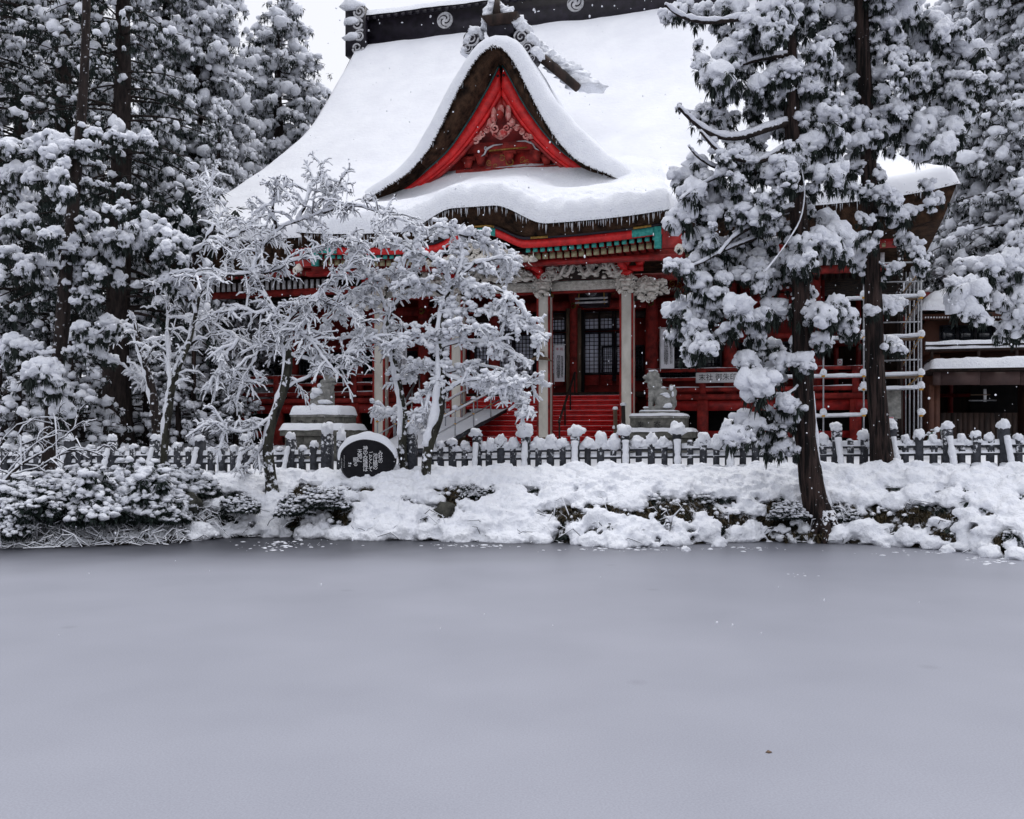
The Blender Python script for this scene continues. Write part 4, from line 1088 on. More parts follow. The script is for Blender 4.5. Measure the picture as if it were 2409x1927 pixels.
# veranda
VA = 13.0
for (x0, x1) in ((-VA, COLA[0] - 0.3), (COLA[3] + 0.3, VA)):
    mb = MB(); mb.box((x0, VB, ZV - 0.20), (x1, WB + 0.2, ZV)); vf = mb.build('veranda_floor', 'red_worn', hall)
    mb = MB(); mb.box((x0, VB + 0.12, ZV - 0.62), (x1, VB + 0.4, ZV - 0.24)); mb.build('veranda_beam', 'red', hall)
    mb = MB(); mb.box((x0, VB + 0.2, GZ + 0.35), (x1, VB + 0.36, GZ + 0.6)); mb.build('veranda_tie', 'red', hall)
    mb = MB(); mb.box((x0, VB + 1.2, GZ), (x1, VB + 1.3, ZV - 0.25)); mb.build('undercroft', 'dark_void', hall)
    np_ = 4
    for i in range(np_ + 1):
        a = x0 + 0.3 + (x1 - x0 - 0.6) * i / np_
        mb = MB(); mb.box((a - 0.2, VB + 0.05, GZ - 0.2), (a + 0.2, VB + 0.43, ZV - 0.21)); mb.build('veranda_post', 'red_worn', hall)
        mb = MB(); mb.box((a - 0.12, VB + 0.0, ZV), (a + 0.12, VB + 0.22, ZV + 0.98)); mb.build('rail_post', 'red_worn', hall)
    for zz, h, w in ((0.86, 0.13, 0.13), (0.52, 0.12, 0.10), (0.10, 0.16, 0.12)):
        mb = MB(); mb.box((x0, VB + 0.04, ZV + zz), (x1, VB + 0.04 + w, ZV + zz + h)); rl = mb.build('veranda_rail', 'red_worn', hall)
        n_ = 60; xx = np.linspace(x0, x1, n_); ww = np.linspace(0, 1, 5); Xg, Wg = np.meshgrid(xx, ww)
        hh = 0.045 * np.sqrt(np.clip(1 - (2 * Wg - 1) ** 2, 0, 1)) * np.clip(0.5 + 0.9 * np.array([[fbm((x, zz * 7, 0), 0.9, 2) for x in xx]] * 5), 0, 1.4)
        mb = MB(); mb.grid(Xg, VB + 0.04 + w * Wg, ZV + zz + h + 0.002 + hh); mb.build('rail_snow', 'snow', rl, smooth=True)
# far right end post with its painted boss
mb = MB(); mb.box((VA - 0.3, VB - 0.08, ZV - 0.62), (VA + 0.35, VB + 0.12, ZV - 0.25)); mb.build('veranda_beam_end', 'red', hall)

# rear corridor that runs off to the right behind the scaffold
mb = MB(); mb.box((11.8, 9.0, GZ), (24, 9.2, 8.6)); rc = mb.build('rear_corridor_wall', 'wood_dark', hall)
for i in range(8):
    mb = MB(); mb.box((12.2 + i * 0.9, 8.9, GZ), (12.4 + i * 0.9, 9.0, 8.6)); mb.build('corridor_post', 'red_wall', rc)
for zz in (4.2, 5.2, 6.4):
    mb = MB(); mb.box((11.9, 8.85, zz), (24, 8.95, zz + 0.15)); mb.build('corridor_rail', 'red_wall', rc)
# stairs
SA0, SA1 = COLA[0] + 0.42, COLA[3] - 0.42
NS = 10; rise = (ZV - GZ) / NS; run = 0.27; S0 = VB - NS * run
for i in range(NS):
    z = GZ + rise * (i + 1); b = S0 + run * i
    mb = MB(); mb.box((SA0, b + 0.03, z - rise), (SA1, b + run + 0.06, z - 0.045)); st = mb.build('step', 'red_bright', hall)
    mb = MB(); mb.tube([(SA0, b + 0.02, z - 0.04), (SA1, b + 0.02, z - 0.04)], [0.047, 0.047], 8); mb.box((SA0, b + 0.02, z - 0.06), (SA1, b + run + 0.08, z - 0.006)); mb.build('tread', 'red_bright', st)
    mb = MB(); mb.box((SA0 + 0.05, b - 0.004, z - 0.008), (SA1 - 0.05, b + 0.02, z + 0.004)); mb.build('step_snow', 'snow', st)
for a in (SA0 - 0.08, SA1 + 0.08):
    mb = MB(); mb.prism([(S0 - 0.2, GZ), (S0 - 0.2, GZ + 0.35), (VB, ZV + 0.3), (VB, GZ)], a - 0.07, a + 0.07, axis='a'); mb.build('stair_string', 'red_worn', hall)
for a, mt in ((SA0 + 0.12, 'steel'), (COLA[2] + 0.55, 'wood_dark')):
    mb = MB(); mb.tube([(a, S0 - 0.1, GZ + 0.9), (a, VB, ZV + 0.9)], [0.05, 0.05], 8)
    for q in (0, 0.35, 0.7, 1.0): mb.tube([(a, S0 + (VB - S0) * q, GZ + (ZV - GZ) * q), (a, S0 + (VB - S0) * q, GZ + 0.9 + (ZV - GZ) * q)], [0.035, 0.035], 6)
    mb.build('stair_handrail', mt, hall)
mb = MB(); mb.box((SA0 - 0.1, VB, ZV - 0.25), (SA1 + 0.1, WB, ZV - 0.01)); mb.build('veranda_floor', 'red_worn', hall)

# inner entrance details: hanging lantern, plaque, weathered arm on the column
ax, zx = F(1398, 690, 1.6)
lan = MB(); lan.frustum((ax, 1.6), 0.50, 0.45, zx - 0.5, 0.62, 0.55, zx + 0.34); lan_o = lan.build('hanging_lantern', 'black_lacquer', hall)
for zz in (-0.30, -0.45):
    k = MB(); k.box((ax - 0.62, 1.02, zx + zz), (ax + 0.62, 1.10, zx + zz + 0.07)); k.build('lantern_band', 'crest_white', lan_o)
tomoe(lan_o, ax, 0.99, zx + 0.06, 0.26)
k = MB()
for sg in (-1, 1): k.tube([(ax + sg * 0.5, 1.05, zx - 0.5), (ax + sg * 0.45, 1.05, zx + 0.3)], [0.03, 0.03], 6)
k.tube([(ax, 1.6, zx + 0.3), (ax, 1.6, 8.9)], [0.03, 0.03], 6); k.build('lantern_rod', 'gold', lan_o)
ax, zx = F(1228, 635, 1.2)
mb = MB(); mb.box((ax - 1.35, 1.2, zx - 0.42), (ax + 0.30, 1.3, zx + 0.42)); pl = mb.build('name_plaque', 'black_lacquer', hall)
k = MB()
for (x0, x1, z0, z1) in ((-1.4, 0.35, 0.42, 0.5), (-1.4, 0.35, -0.5, -0.42), (-1.4, -1.33, -0.42, 0.42), (0.28, 0.35, -0.42, 0.42)): k.box((ax + x0, 1.15, zx + z0), (ax + x1, 1.33, zx + z1))
k.build('plaque_frame', 'wood_dark', pl)
text('月', 0.42, 'gold', pl, Matrix.Translation((ax + 0.02, 1.17, zx + 0.04 - GZ)) @ Matrix.Rotation(math.radians(90), 4, 'X'), 'plaque_lettering')
k = MB(); a0, z0 = F(1240, 851, -0.5); a1, z1 = F(1292, 846, -0.5)
k.tube([(a0 - 0.1, -0.45, z0 - 0.06), (a0 + 0.25, -0.5, z0 + 0.1), (0.5 * (a0 + a1), -0.48, z0 + 0.14), (a1 - 0.1, -0.5, z1 + 0.04), (a1 + 0.1, -0.5, z1 - 0.06)], [0.03, 0.09, 0.12, 0.10, 0.03], 7, flat=0.6); k.box((0.5 * (a0 + a1) + 0.05, -0.5, z0 + 0.2), (0.5 * (a0 + a1) + 0.2, -0.35, z0 + 0.36)); k.build('weathered_arm', 'wood_weathered', hall)

# ------------------------------------------------------------------ signs and banners on the hall
def RX(): return Matrix.Rotation(math.radians(90), 4, 'X')
def facing(name, px, py, b):
    a, z = F(px, py, b); o = empty(name, W(a, b, z), -TH, org=(a, b, z)); return o, a, z
def banner(x0, x1, y0, y1, b, label, chars='月山卯歳御縁年'):
    root, a, z = facing('vertical_banner', 0.5 * (x0 + x1), y1, b)
    aL, aR = F(x0, y1, b)[0], F(x1, y1, b)[0]; zt, zb_ = F(x0, y0, b)[1], z; w, h = aR - aL, zt - zb_
    xs_ = np.linspace(aL, aR, 8); zs_ = np.linspace(zb_, zt, 16); Xg, Zg = np.meshgrid(xs_, zs_)
    Yg = b + 0.02 * np.sin(Xg * 9 + Zg * 2.0) * np.clip((zt - Zg) / h, 0.1, 1)
    m_ = MB(); m_.grid(Xg, Yg, Zg); m_.grid(Xg, Yg + 0.012, Zg, flip=True); m_.build('cloth', 'cloth_white', root, smooth=True)
    m_ = MB(); m_.tube([(aL - 0.03, b + 0.04, zb_ - 0.1), (aL - 0.03, b + 0.04, zt + 0.08)], [0.02, 0.02], 6); m_.build('pole', 'white_paint', root)
    m_ = MB(); m_.tube([(aL - 0.1, b + 0.04, zt + 0.03), (aR + 0.03, b + 0.04, zt + 0.03)], [0.015, 0.015], 6); m_.build('cross_rod', 'white_paint', root)
    s = w * 0.40
    T_ = lambda xa, za: Matrix.Translation((xa - a, -0.045, za - z)) @ RX()
    text('奉', s * 0.75, 'ink_red', root, T_(aL + w * 0.30, zt - 0.16), 'red_lettering'); text('祝', s * 0.75, 'ink_red', root, T_(aL + w * 0.72, zt - 0.16), 'red_lettering')
    for i, ch in enumerate(chars):
        text(ch, min(s * 1.1, h * 0.115), 'ink', root, T_(aL + w * 0.40, zt - 0.42 - (h - 0.55) * (i + 0.5) / len(chars)), 'lettering')
    k = MB(); r = np.random.default_rng(int(x0))          # columns of print too small to read
    for cxx in (0.74, 0.84):
        for i in range(22):
            zz = zt - 0.45 - (h - 0.6) * i / 22; q = r.uniform(0.008, 0.016); k.box((aL + w * cxx - q, b - 0.036, zz - 0.02), (aL + w * cxx + q, b - 0.032, zz + r.uniform(0.0, 0.02)))
    o = k.build('fine_print', 'ink', root); o['kind'] = 'stuff'
    tag(root, label, 'banner', 'white festival banners')
banner(1555, 1586, 773, 867, 2.55, 'white vertical banner beside the red post right of the seated lion')
banner(1305, 1328, 813, 898, 3.6, 'white vertical banner standing in the doorway between the white columns')
banner(932, 957, 803, 905, 2.6, 'white vertical banner half hidden behind the forked snowy tree')
# long notice board on the veranda rail
root, a, z = facing('notice_board', 1700, 900, VB - 0.12)
aL, aR = F(1637, 890, VB - 0.12)[0], F(1800, 890, VB - 0.12)[0]; z0, z1 = F(1637, 901, VB - 0.12)[1], F(1637, 877, VB - 0.12)[1]
m_ = MB(); m_.box((aL, VB - 0.12, z0), (aR, VB - 0.08, z1)); m_.build('board', 'white_paint', root)
text('末社 御朱印所（天', (z1 - z0) * 0.70, 'ink', root, Matrix.Translation((aL + 0.10 - a, -0.004, 0.5 * (z0 + z1) - z)) @ RX(), 'lettering', 'LEFT')
tag(root, 'long white notice board with black characters on the red veranda rail', 'sign')
root, a, z = facing('paper_notice', 1693, 812, WB - 0.35)
m_ = MB(); w = 0.22; h_ = F(1693, 795, WB - 0.35)[1] - z; m_.box((a - w, WB - 0.35, z), (a + w, WB - 0.33, z + h_)); m_.build('sheet', 'cloth_white', root)
text('御守', 0.17, 'ink', root, Matrix.Translation((0, -0.004, h_ / 2)) @ RX(), 'lettering', vertical=True, lead=0.8)
tag(root, 'small white paper notice on the wall right of the tall banner', 'sign')
root, a, z = facing('paper_notice', 1976, 860, WB - 0.3)
m_ = MB(); m_.box((a - 0.09, WB - 0.3, z), (a + 0.09, WB - 0.28, z + 0.25)); m_.build('sheet', 'cloth_white', root)
k = MB(); k.tube([(a + 0.05 * math.cos(t), WB - 0.31, z + 0.13 + 0.06 * math.sin(t)) for t in np.linspace(0, 6.283, 12)], [0.012] * 12, 4, cap=False); k.build('red_stamp', 'ink_red', root)
tag(root, 'tiny white paper notice with red stamp on the dark shutters', 'sign')

# ------------------------------------------------------------------ stone fence along the pond
def fence_run(t0, t1, tstart, spacing, label, big0=True):
    p = fence_pt(0.5 * (t0 + t1)); zc_ = float(fence_z(p[0]))
    root = empty('stone_fence', (p[0], p[1], zc_), -PHI, org=(0.5 * (t0 + t1), 0, zc_))
    r = np.random.default_rng(int(abs(t0) * 7))
    zg = lambda t: float(fence_z(fence_pt(t)[0]))
    m_ = MB(); n_ = 12; tt = np.linspace(t0, t1, n_)
    for i in range(n_ - 1): pass
    m_.band([(t, zg(t) + 0.06) for t in tt], [(t, zg(t) - 0.4) for t in tt], -0.16, 0.16); m_.build('kerb_stone', 'stone_dark', root)
    for zz, nm in ((0.62, 'rail'), (0.40, 'rail')):
        m_ = MB(); m_.band([(t, zg(t) + zz) for t in tt], [(t, zg(t) + zz - 0.09) for t in tt], -0.05, 0.05); rl = m_.build(nm, 'stone_dark_snowy', root)
        x = np.linspace(t0, t1, int((t1 - t0) * 14)); v = np.linspace(0, 1, 7); Xg, Vg = np.meshgrid(x, v)
        th = np.array([fbm((q, zz * 9, 1.0), 1.6, 2) for q in x]); th = np.clip((0.10 if zz > 0.5 else 0.075) + 0.06 * th, 0.015, 0.2)
        zz_ = np.array([zg(q) for q in x]) + zz
        m_ = MB(); m_.grid(Xg, (Vg - 0.5) * 0.17, zz_[None, :] + 0.001 + th[None, :] * np.sqrt(np.clip(1 - (2 * Vg - 1) ** 2, 0, 1)) - 0.03 * (2 * Vg - 1) ** 2); m_.build('rail_snow', 'snow', rl, smooth=True)
    t = tstart; k = 0
    while t <= t1 + 1e-3:
        big = (k % 4 == 0); mid_ = (k % 4 == 2)
        z0 = zg(t); w = 0.125 if big else (0.10 if mid_ else 0.085); h = 1.06 if big else (0.86 if mid_ else 0.76)
        h *= 1 + r.normal(0, 0.012)
        if t >= t0 - 1e-3:
            m_ = MB(); lx, ly = r.normal(0, 0.014, 2); m_.frustum((t, 0), w, w, z0 - 0.3, w, w, z0 + h - 0.05); m_.frustum((t, 0), w, w, z0 + h - 0.05, w * 0.72, w * 0.72, z0 + h); m_.v = [v_ + np.clip((v_[:, 2:3] - z0) / h, 0, 1) * [[lx, ly, 0]] for v_ in m_.v]
            po = m_.build('post' if big else 'picket', 'stone_dark_snowy' if r.random() < 0.75 else 'stone_dark', root)
            px = CX + FPX * fence_pt(t)[0] / fence_pt(t)[1]
            fat = 1.75 if 1150 < px < 1760 else (1.05 if px < 900 else 1.25)
            sn = MB()
            if big:
                f8 = fat ** 0.9
                sn.scatter(BLOB3, [(t + r.normal(0, 0.015), 0, z0 + h + 0.05)], np.array([[w * 1.12 * f8, w * 1.2 * f8, 0.13 * fat]]), rng=r)
            elif fat > 1.5:
                sn.scatter(BLOB3, [(t + r.normal(0, 0.02), 0, z0 + h - 0.03), (t + 0.10, 0, z0 + 0.70), (t - 0.10, 0, z0 + 0.70)], np.array([[0.185 * r.uniform(.9, 1.1), 0.17, 0.21 * r.uniform(.85, 1.1)], [0.15, 0.14, 0.13], [0.15, 0.14, 0.13]]), rng=r)
            else:
                sn.scatter(BLOB3, [(t, 0, z0 + h - 0.01)], np.array([[w * 1.35 * fat ** .8, w * 1.35, 0.11 * fat ** 1.5 * r.uniform(.8, 1.25)]]), rng=r)
                if px > 1000 and r.random() < 0.8: sn.scatter(BLOB3, [(t + 0.09, 0, z0 + 0.66)], np.array([[0.16, 0.10, 0.10]]), rng=r)
            if not big and r.random() < 0.10: sn = MB().scatter(BLOB3, [(t, 0, z0 + h + 0.01)], np.array([[w * 0.8, w * 0.8, 0.035]]), rng=r)
            kk = r.uniform(0.82, 1.2); zc2 = z0 + h
            sn.v = [np.c_[(v_[:, 0] - t) * r.uniform(0.88, 1.14) + t + r.normal(0, 0.012), v_[:, 1], (v_[:, 2] - zc2) * kk + zc2] for v_ in sn.v]
            sn.build('snow_cap', 'snow', po, smooth=True)
            if big:   # the slanting stay stone in front, with snow lying along it
                lean = -0.26 if px < 1000 else (0.12 if px > 1900 else -0.02)
                m_ = MB(); P = [(t + lean * 0.45 + 0.02, -0.42, z0 - 0.12), (t + lean * 0.1, -0.13, z0 + 0.80)]; m_.tube(P, [0.055, 0.05], 4); sy = m_.build('stay_stone', 'stone_dark', root)
                q = np.linspace(0, 1, 12)[:, None]; Pq = np.array(P[0]) * (1 - q) + np.array(P[1]) * q + np.array([0, -0.05, 0.03])
                m_ = MB(); m_.tube(Pq, 0.075 * (fat ** 0.5) * (1 + 0.12 * r.normal(0, 1, 12)), 8); m_.build('stay_snow', 'snow', sy, smooth=True)
                if px > 1000:
                    m_ = MB(); m_.box((t - 0.13, -0.62, z0 - 0.35), (t + 0.13, -0.36, z0 - 0.22)); fs = m_.build('foot_stone', 'stone_dark', root)
                    m_ = MB(); m_.scatter(BLOB2, [(t, -0.5, z0 - 0.2)], np.array([[0.22, 0.2, 0.16]]), rng=r); m_.build('foot_snow', 'snow', fs, smooth=True)
            # low snow drift against the foot of each picket
            m_ = MB(); m_.scatter(BLOB2, [(t, -0.1, z0 + 0.0)], np.array([[0.19, 0.2, 0.13]]), rng=r); m_.build('foot_drift', 'snow', po, smooth=True)
        k += 1; t += spacing / 4
    tag(root, label, 'fence')
    return root
def t_of_px(px): 
    s_ = (px - CX) / FPX; return s_ * 28.5 / (math.cos(PHI) + s_ * math.sin(PHI))
tR = t_of_px(1009); tRe = t_of_px(2440)
fence_run(tR, tRe, tR, (t_of_px(1998) - t_of_px(1133)) / 7 if False else (t_of_px(1605) - t_of_px(1133)) / 4, 'dark stone picket fence under round snow caps, right of the black monument')
tL = t_of_px(264) - 3 * (t_of_px(685) - t_of_px(264)) / 4
fence_run(tL, t_of_px(770), tL, (t_of_px(685) - t_of_px(264)) / 4, 'dark stone picket fence behind the shrubs, left of the black monument')
for px, D, w, lb in ((966, 28.6, 0.17, 'thick square stone gate post right of the round black monument'), (770, 29.4, 0.15, 'square stone gate post left of the round black monument'), (803, 29.0, 0.11, 'short stone gate post touching the black monument')):
    x = (px - CX) / FPX * D; z0 = float(fence_z(x)); root = empty('gate_post', (x, D, z0), -PHI, org=(0, 0, 0))
    hh = 1.15 if w > 0.16 else (1.2 if w > 0.12 else 1.0)
    m_ = MB(); m_.frustum((0, 0), w, w, -0.4, w, w, hh - 0.04); m_.frustum((0, 0), w, w, hh - 0.04, w * 0.75, w * 0.75, hh); m_.build('shaft', 'stone_dark_snowy', root)
    m_ = MB(); m_.scatter(BLOB3, [(0, 0, hh + 0.08)], np.array([[w * 1.25, w * 1.25, 0.26]])); m_.build('snow_cap', 'snow', root, smooth=True)
    tag(root, lb, 'post')

# ------------------------------------------------------------------ round black poem stone
D = 27.6; c = at(864, 1118, D); root = empty('poem_stone', c, 0.05, org=(0, 0, 0))
R_ = 72 / FPX * D
th = np.linspace(0, 2 * math.pi, 49)[:-1]
ZS = 33 / FPX * D; RX_, RZ_ = 66 / FPX * D, 53 / FPX * D
out = [(RX_ * math.cos(t) * (1 + 0.025 * math.cos(5 * t) + 0.02 * math.sin(3 * t)), ZS + RZ_ * math.sin(t) * (1 + 0.03 * math.cos(3 * t))) for t in th]
m_ = MB(); inn = [(x * 0.93, (z - ZS) * 0.93 + ZS) for x, z in out]
n_ = 48
V = [(x, -0.16, z) for x, z in inn] + [(x, -0.08, z) for x, z in out] + [(x, 0.22, z) for x, z in out]
m_.add(V, [(i, n_ + i, n_ + (i + 1) % n_, (i + 1) % n_) for i in range(n_)] + [(n_ + i, 2 * n_ + i, 2 * n_ + (i + 1) % n_, n_ + (i + 1) % n_) for i in range(n_)])
m_.add([(x, -0.16, z) for x, z in inn] + [(0, -0.16, ZS)], None, [(i, (i + 1) % n_, n_) for i in range(n_)])
m_.build('stone_disc', 'slate_black', root)
m_ = MB(); ang = np.linspace(0.12, math.pi - 0.05, 40); vv = np.linspace(0, math.pi, 10)
rows = []
for t in ang:
    x = RX_ * math.cos(t); z = ZS + RZ_ * math.sin(t); thk = (0.03 + 0.19 * max(0, math.sin(t)) ** 0.6) * (1 + 0.15 * fbm((t * 2, 0, 3), 1.5, 2)); nx, nz2 = math.cos(t), math.sin(t)
    rows.append([(x + nx * (thk * math.sin(v) - 0.03), 0.07 - 0.19 * math.cos(v), z + nz2 * (thk * math.sin(v) - 0.03)) for v in vv])
G_ = np.array(rows); m_.grid(G_[:, :, 0], G_[:, :, 1], G_[:, :, 2]); m_.build('snow_cap', 'snow', root, smooth=True)
kx = R_ / 72.0
for txt, x, y0, s in (('み社の', 896, 1066, 0.150), ('池は鏡の', 884, 1072, 0.150), ('ごとくして', 873, 1068, 0.145), ('神のみ稜威は', 861, 1055, 0.155), ('天地に', 848, 1063, 0.155), ('照る', 838, 1082, 0.155)):
    for i, ch in enumerate(txt):
        zz = (1118 - y0) / FPX * D - i * s * 0.76
        text(ch, s * 0.92, 'white_paint', root, Matrix.Translation(((x - 864) / FPX * D, -0.165, zz)) @ RX() @ Matrix.Rotation(0.06 * math.sin(i * 2.1 + x), 4, 'Z'), 'poem_lettering')
k = MB(); r = np.random.default_rng(4)
for x, y0, y1, n_ in ((824, 1090, 1100, 2), (812, 1072, 1102, 9), (806, 1078, 1106, 9)):
    for i in range(n_):
        zz = (1118 - y0 - (y1 - y0) * i / n_) / FPX * D; xx = (x - 864) / FPX * D; q = 0.03 if n_ == 2 else 0.013
        for _ in range(2): k.box((xx - q + r.uniform(-.006, .006), -0.166, zz - q * r.uniform(0.2, 1)), (xx + q * r.uniform(0.2, 1), -0.162, zz + q * r.uniform(-0.1, 0.5)))
o = k.build('small_inscription', 'white_paint', root); o['kind'] = 'stuff'
tag(root, 'round black poem stone with white brushed characters and a thick snow cap', 'monument')

# ------------------------------------------------------------------ guardian lions on stone pedestals
def pedestal(root, w, label_txt, heavy):
    """Stacked stone plinth in the root's frame (x along facade, y in, z up). Returns top z."""
    for row in range(3):
        nb = 4 if row % 2 else 3; z0 = row * 0.28
        for i in range(nb):
            x0, x1 = -w * 1.0 + 2 * w * i / nb, -w * 1.0 + 2 * w * (i + 1) / nb
            m_ = MB(); m_.box((x0 + 0.006, -w * 0.8 + 0.004 * (i % 2), z0 + 0.005), (x1 - 0.006, w * 0.8, z0 + 0.275)); m_.build('plinth_block', 'stone', root)
    m_ = MB(); m_.box((-w * 1.12, -w * 0.92, 0.84), (w * 1.12, w * 0.92, 1.04)); sl = m_.build('lower_slab', 'stone', root)
    m_ = MB(); m_.box((-w * 0.86, -w * 0.66, 1.04), (w * 0.86, w * 0.66, 1.48)); md = m_.build('inscribed_block', 'stone', root)
    m_ = MB(); m_.box((-w * 0.88, -w * 0.68, 1.48), (w * 0.88, w * 0.68, 1.56)); m_.build('upper_slab', 'stone_pale', root)
    m_ = MB(); m_.box((-w * 0.6, -w * 0.45, 1.56), (w * 0.6, w * 0.45, 1.72)); m_.build('statue_base', 'stone_pale', root)
    for i, ch in enumerate(label_txt):
        text(ch, 0.24, 'ink', md, Matrix.Translation(((i - 1) * w * 0.52, -w * 0.662, 1.25)) @ RX(), 'carved_lettering')
    for nm, (sx, sy, zt, tk) in (('slab_snow', (w * 1.15, w * 0.95, 1.04, 0.13 + 0.1 * heavy)), ('slab_snow', (w * 0.9, w * 0.7, 1.56, 0.10 + 0.22 * heavy)), ('slab_snow', (w * 0.6, w * 0.46, 1.72, 0.05 + 0.1 * heavy))):
        x = np.linspace(-sx, sx, 40); y = np.linspace(-sy, sy, 16); Xg, Yg = np.meshgrid(x, y); dd = np.minimum.reduce([Xg + sx, sx - Xg, Yg + sy, sy - Yg])
        m_ = MB(); m_.grid(Xg, Yg, zt - 0.01 + edge_round(dd, tk, 0.16) + fld(Xg, Yg, 2.0, 0.02, zt)); m_.build(nm, 'snow', root, smooth=True)
    return 1.72
def lion(root, zb, sc, sg, heavy, rz):
    """Seated guardian lion looking along sg·x: one body, snow as a child."""
    E_ = []   # (x, y, z, rx, ry, rz) ellipsoids
    def e(x, y, z, a, b, c): E_.append((x * sg, y, z, a, b, c))
    e(0.12, 0, .30, .30, .25, .30); e(.02, 0, .48, .26, .22, .30); e(-.12, 0, .66, .23, .22, .26); e(-.16, 0, .80, .22, .22, .20)       # haunch to chest
    e(-.20, 0, 1.06, .21, .20, .18); e(-.38, 0, 1.03, .14, .13, .075); e(-.36, 0, .90, .12, .11, .045); e(-.30, 0, .95, .08, .08, .06); e(-.33, -.09, 1.10, .06, .06, .05); e(-.33, .09, 1.10, .06, .06, .05)   # skull, muzzle, jaw, brows
    e(-.40, 0, 1.04, .05, .07, .04); e(-.13, -.15, 1.15, .06, .05, .09); e(-.13, .15, 1.15, .06, .05, .09)
    for k_ in range(9):
        for yy in (-.15, .15): e(-.02 - .05 * (k_ % 3), yy + .02 * (k_ % 2), .78 + .09 * (k_ // 3) + .03 * (k_ % 2), .085, .075, .075)
    for k_ in range(6): e(-.28 + .03 * (k_ % 2), -.12 + .05 * k_, .84 - .03 * (k_ % 3), .08, .06, .07)
    for yy in (-.14, .14):
        for q in np.linspace(0, 1, 7): e(-.26 + .03 * q, yy, .06 + .56 * q, .075 + .03 * q, .08 + .03 * q, .09)
        e(-.33, yy, .05, .13, .09, .06)
        e(.12, yy * 1.25, .26, .24, .13, .22); e(-.02, yy * 1.3, .10, .18, .09, .09); e(-.12, yy * 1.3, .05, .12, .09, .055)
    for q in np.linspace(0, 1, 8): e(.36 + .05 * math.sin(q * 3) , 0, .12 + .55 * q, .11 + .03 * math.sin(q * 9), .12, .10)
    e(.34, 0, .72, .07, .06, .10); e(.42, .02, .62, .07, .07, .09)
    E_ = np.array(E_) * sc
    m_ = MB(); Vi, Ti = ico(2); tpl = [(Vi, Ti)]
    m_.scatter(tpl, E_[:, :3] + [0, 0, zb], E_[:, 3:], rot=rot_z(np.zeros(len(E_))))
    st = m_.build('lion', 'stone_pale', root, smooth=True)
    q = st.modifiers.new('fuse', 'REMESH'); q.mode = 'VOXEL'; q.voxel_size = 0.015 * sc; q.use_smooth_shade = True
    q = st.modifiers.new('soft', 'SMOOTH'); q.factor = 0.4; q.iterations = 1
    s_ = MB(); r = np.random.default_rng(8)
    S = [(.12, -.1, .50, .2, .12, .07), (.2, -.14, .42, .13, .1, .10), (.10, -.2, .34, .13, .06, .10), (.05, 0, .70, .14, .14, .06), (-.06, -.05, .93, .12, .12, .06), (-.2, 0, 1.21, .15, .14, .05), (.36, -.05, .66, .07, .09, .12), (.40, -.08, .48, .05, .06, .14), (-.36, -.1, .1, .14, .1, .05), (.25, -.22, .14, .16, .09, .12), (-.42, 0, 1.08, .05, .08, .025)]
    if heavy: S += [(.0, 0, .80, .25, .22, .15), (.15, -.1, .6, .24, .2, .16), (-.2, 0, 1.25, .2, .2, .10), (.3, -.1, .45, .16, .18, .2), (-.1, -.2, .25, .3, .14, .12)]
    for x, y, z, a, b, c in S: s_.scatter(BLOB2, [(x * sg * sc, y * sc, zb + z * sc)], np.array([[a, b, c]]) * sc, rng=r, rot=rot_z(np.zeros(1)))
    s_.build('snow_patch', 'snow', root, smooth=True)['kind'] = 'stuff'
c = at(1552, 1050, 32.5); rootR = empty('guardian_lion', (c[0], c[1], 1.72), -TH, org=(0, 0, 0))
zb = pedestal(rootR, 1.03, '奉寄進', 0.0); lion(rootR, zb, 1.10, 1, False, 0)
tag(rootR, 'pale stone seated guardian lion on an inscribed pedestal right of the red stairs', 'statue', 'guardian lions before the stairs')
c = at(762, 1055, 33.5); rootL = empty('guardian_lion', (c[0], c[1], 1.78), -TH, org=(0, 0, 0))
zb = pedestal(rootL, 1.03, '進寄奉', 1.0); lion(rootL, zb, 1.0, -1, True, 0)
tag(rootL, 'stone guardian lion heaped with snow on a pedestal behind the black poem stone', 'statue', 'guardian lions before the stairs')

# ------------------------------------------------------------------ ramp with pipe handrails over the stairs
ramp = empty('access_ramp', W(-1.2, 0.0, GZ), -TH, org=(0, 0, GZ))
tag(ramp, 'sloping snow covered ramp with steel pipe handrails and yellow clamps in front of the stairs', 'ramp')
r0a, r1a = F(1080, 960, 0.6)[0], F(1270, 960, 0.6)[0]
low = [F(975, 1052, -4.2), F(1150, 1050, -4.2)]
zL = GZ - 0.05
top_b, low_b = 1.0, -4.3; ztop = F(1180, 962, 1.0)[1]
aTL, aTR = F(1108, 962, 1.0)[0], F(1264, 962, 1.0)[0]; aLL, aLR = F(960, 1050, -4.3)[0], F(1100, 1050, -4.3)[0]
m_ = MB(); m_.add([(aLL, low_b, zL), (aLR, low_b, zL), (aTR, top_b, ztop), (aTL, top_b, ztop), (aLL, low_b, zL - 0.12), (aLR, low_b, zL - 0.12), (aTR, top_b, ztop - 0.12), (aTL, top_b, ztop - 0.12)], [(0, 1, 2, 3), (7, 6, 5, 4), (0, 4, 5, 1), (1, 5, 6, 2), (2, 6, 7, 3), (3, 7, 4, 0)]); dk = m_.build('deck', 'stone_dark', ramp)
u = np.linspace(0, 1, 40); v = np.linspace(0, 1, 24); Ug, Vg = np.meshgrid(u, v)
Xa = (aLL * (1 - Vg) + aTL * Vg) * (1 - Ug) + (aLR * (1 - Vg) + aTR * Vg) * Ug; Yb = low_b + (top_b - low_b) * Vg; Zz = zL + (ztop - zL) * Vg
nzv = fld(Xa, Yb, 1.6, 1.0, 2.0)
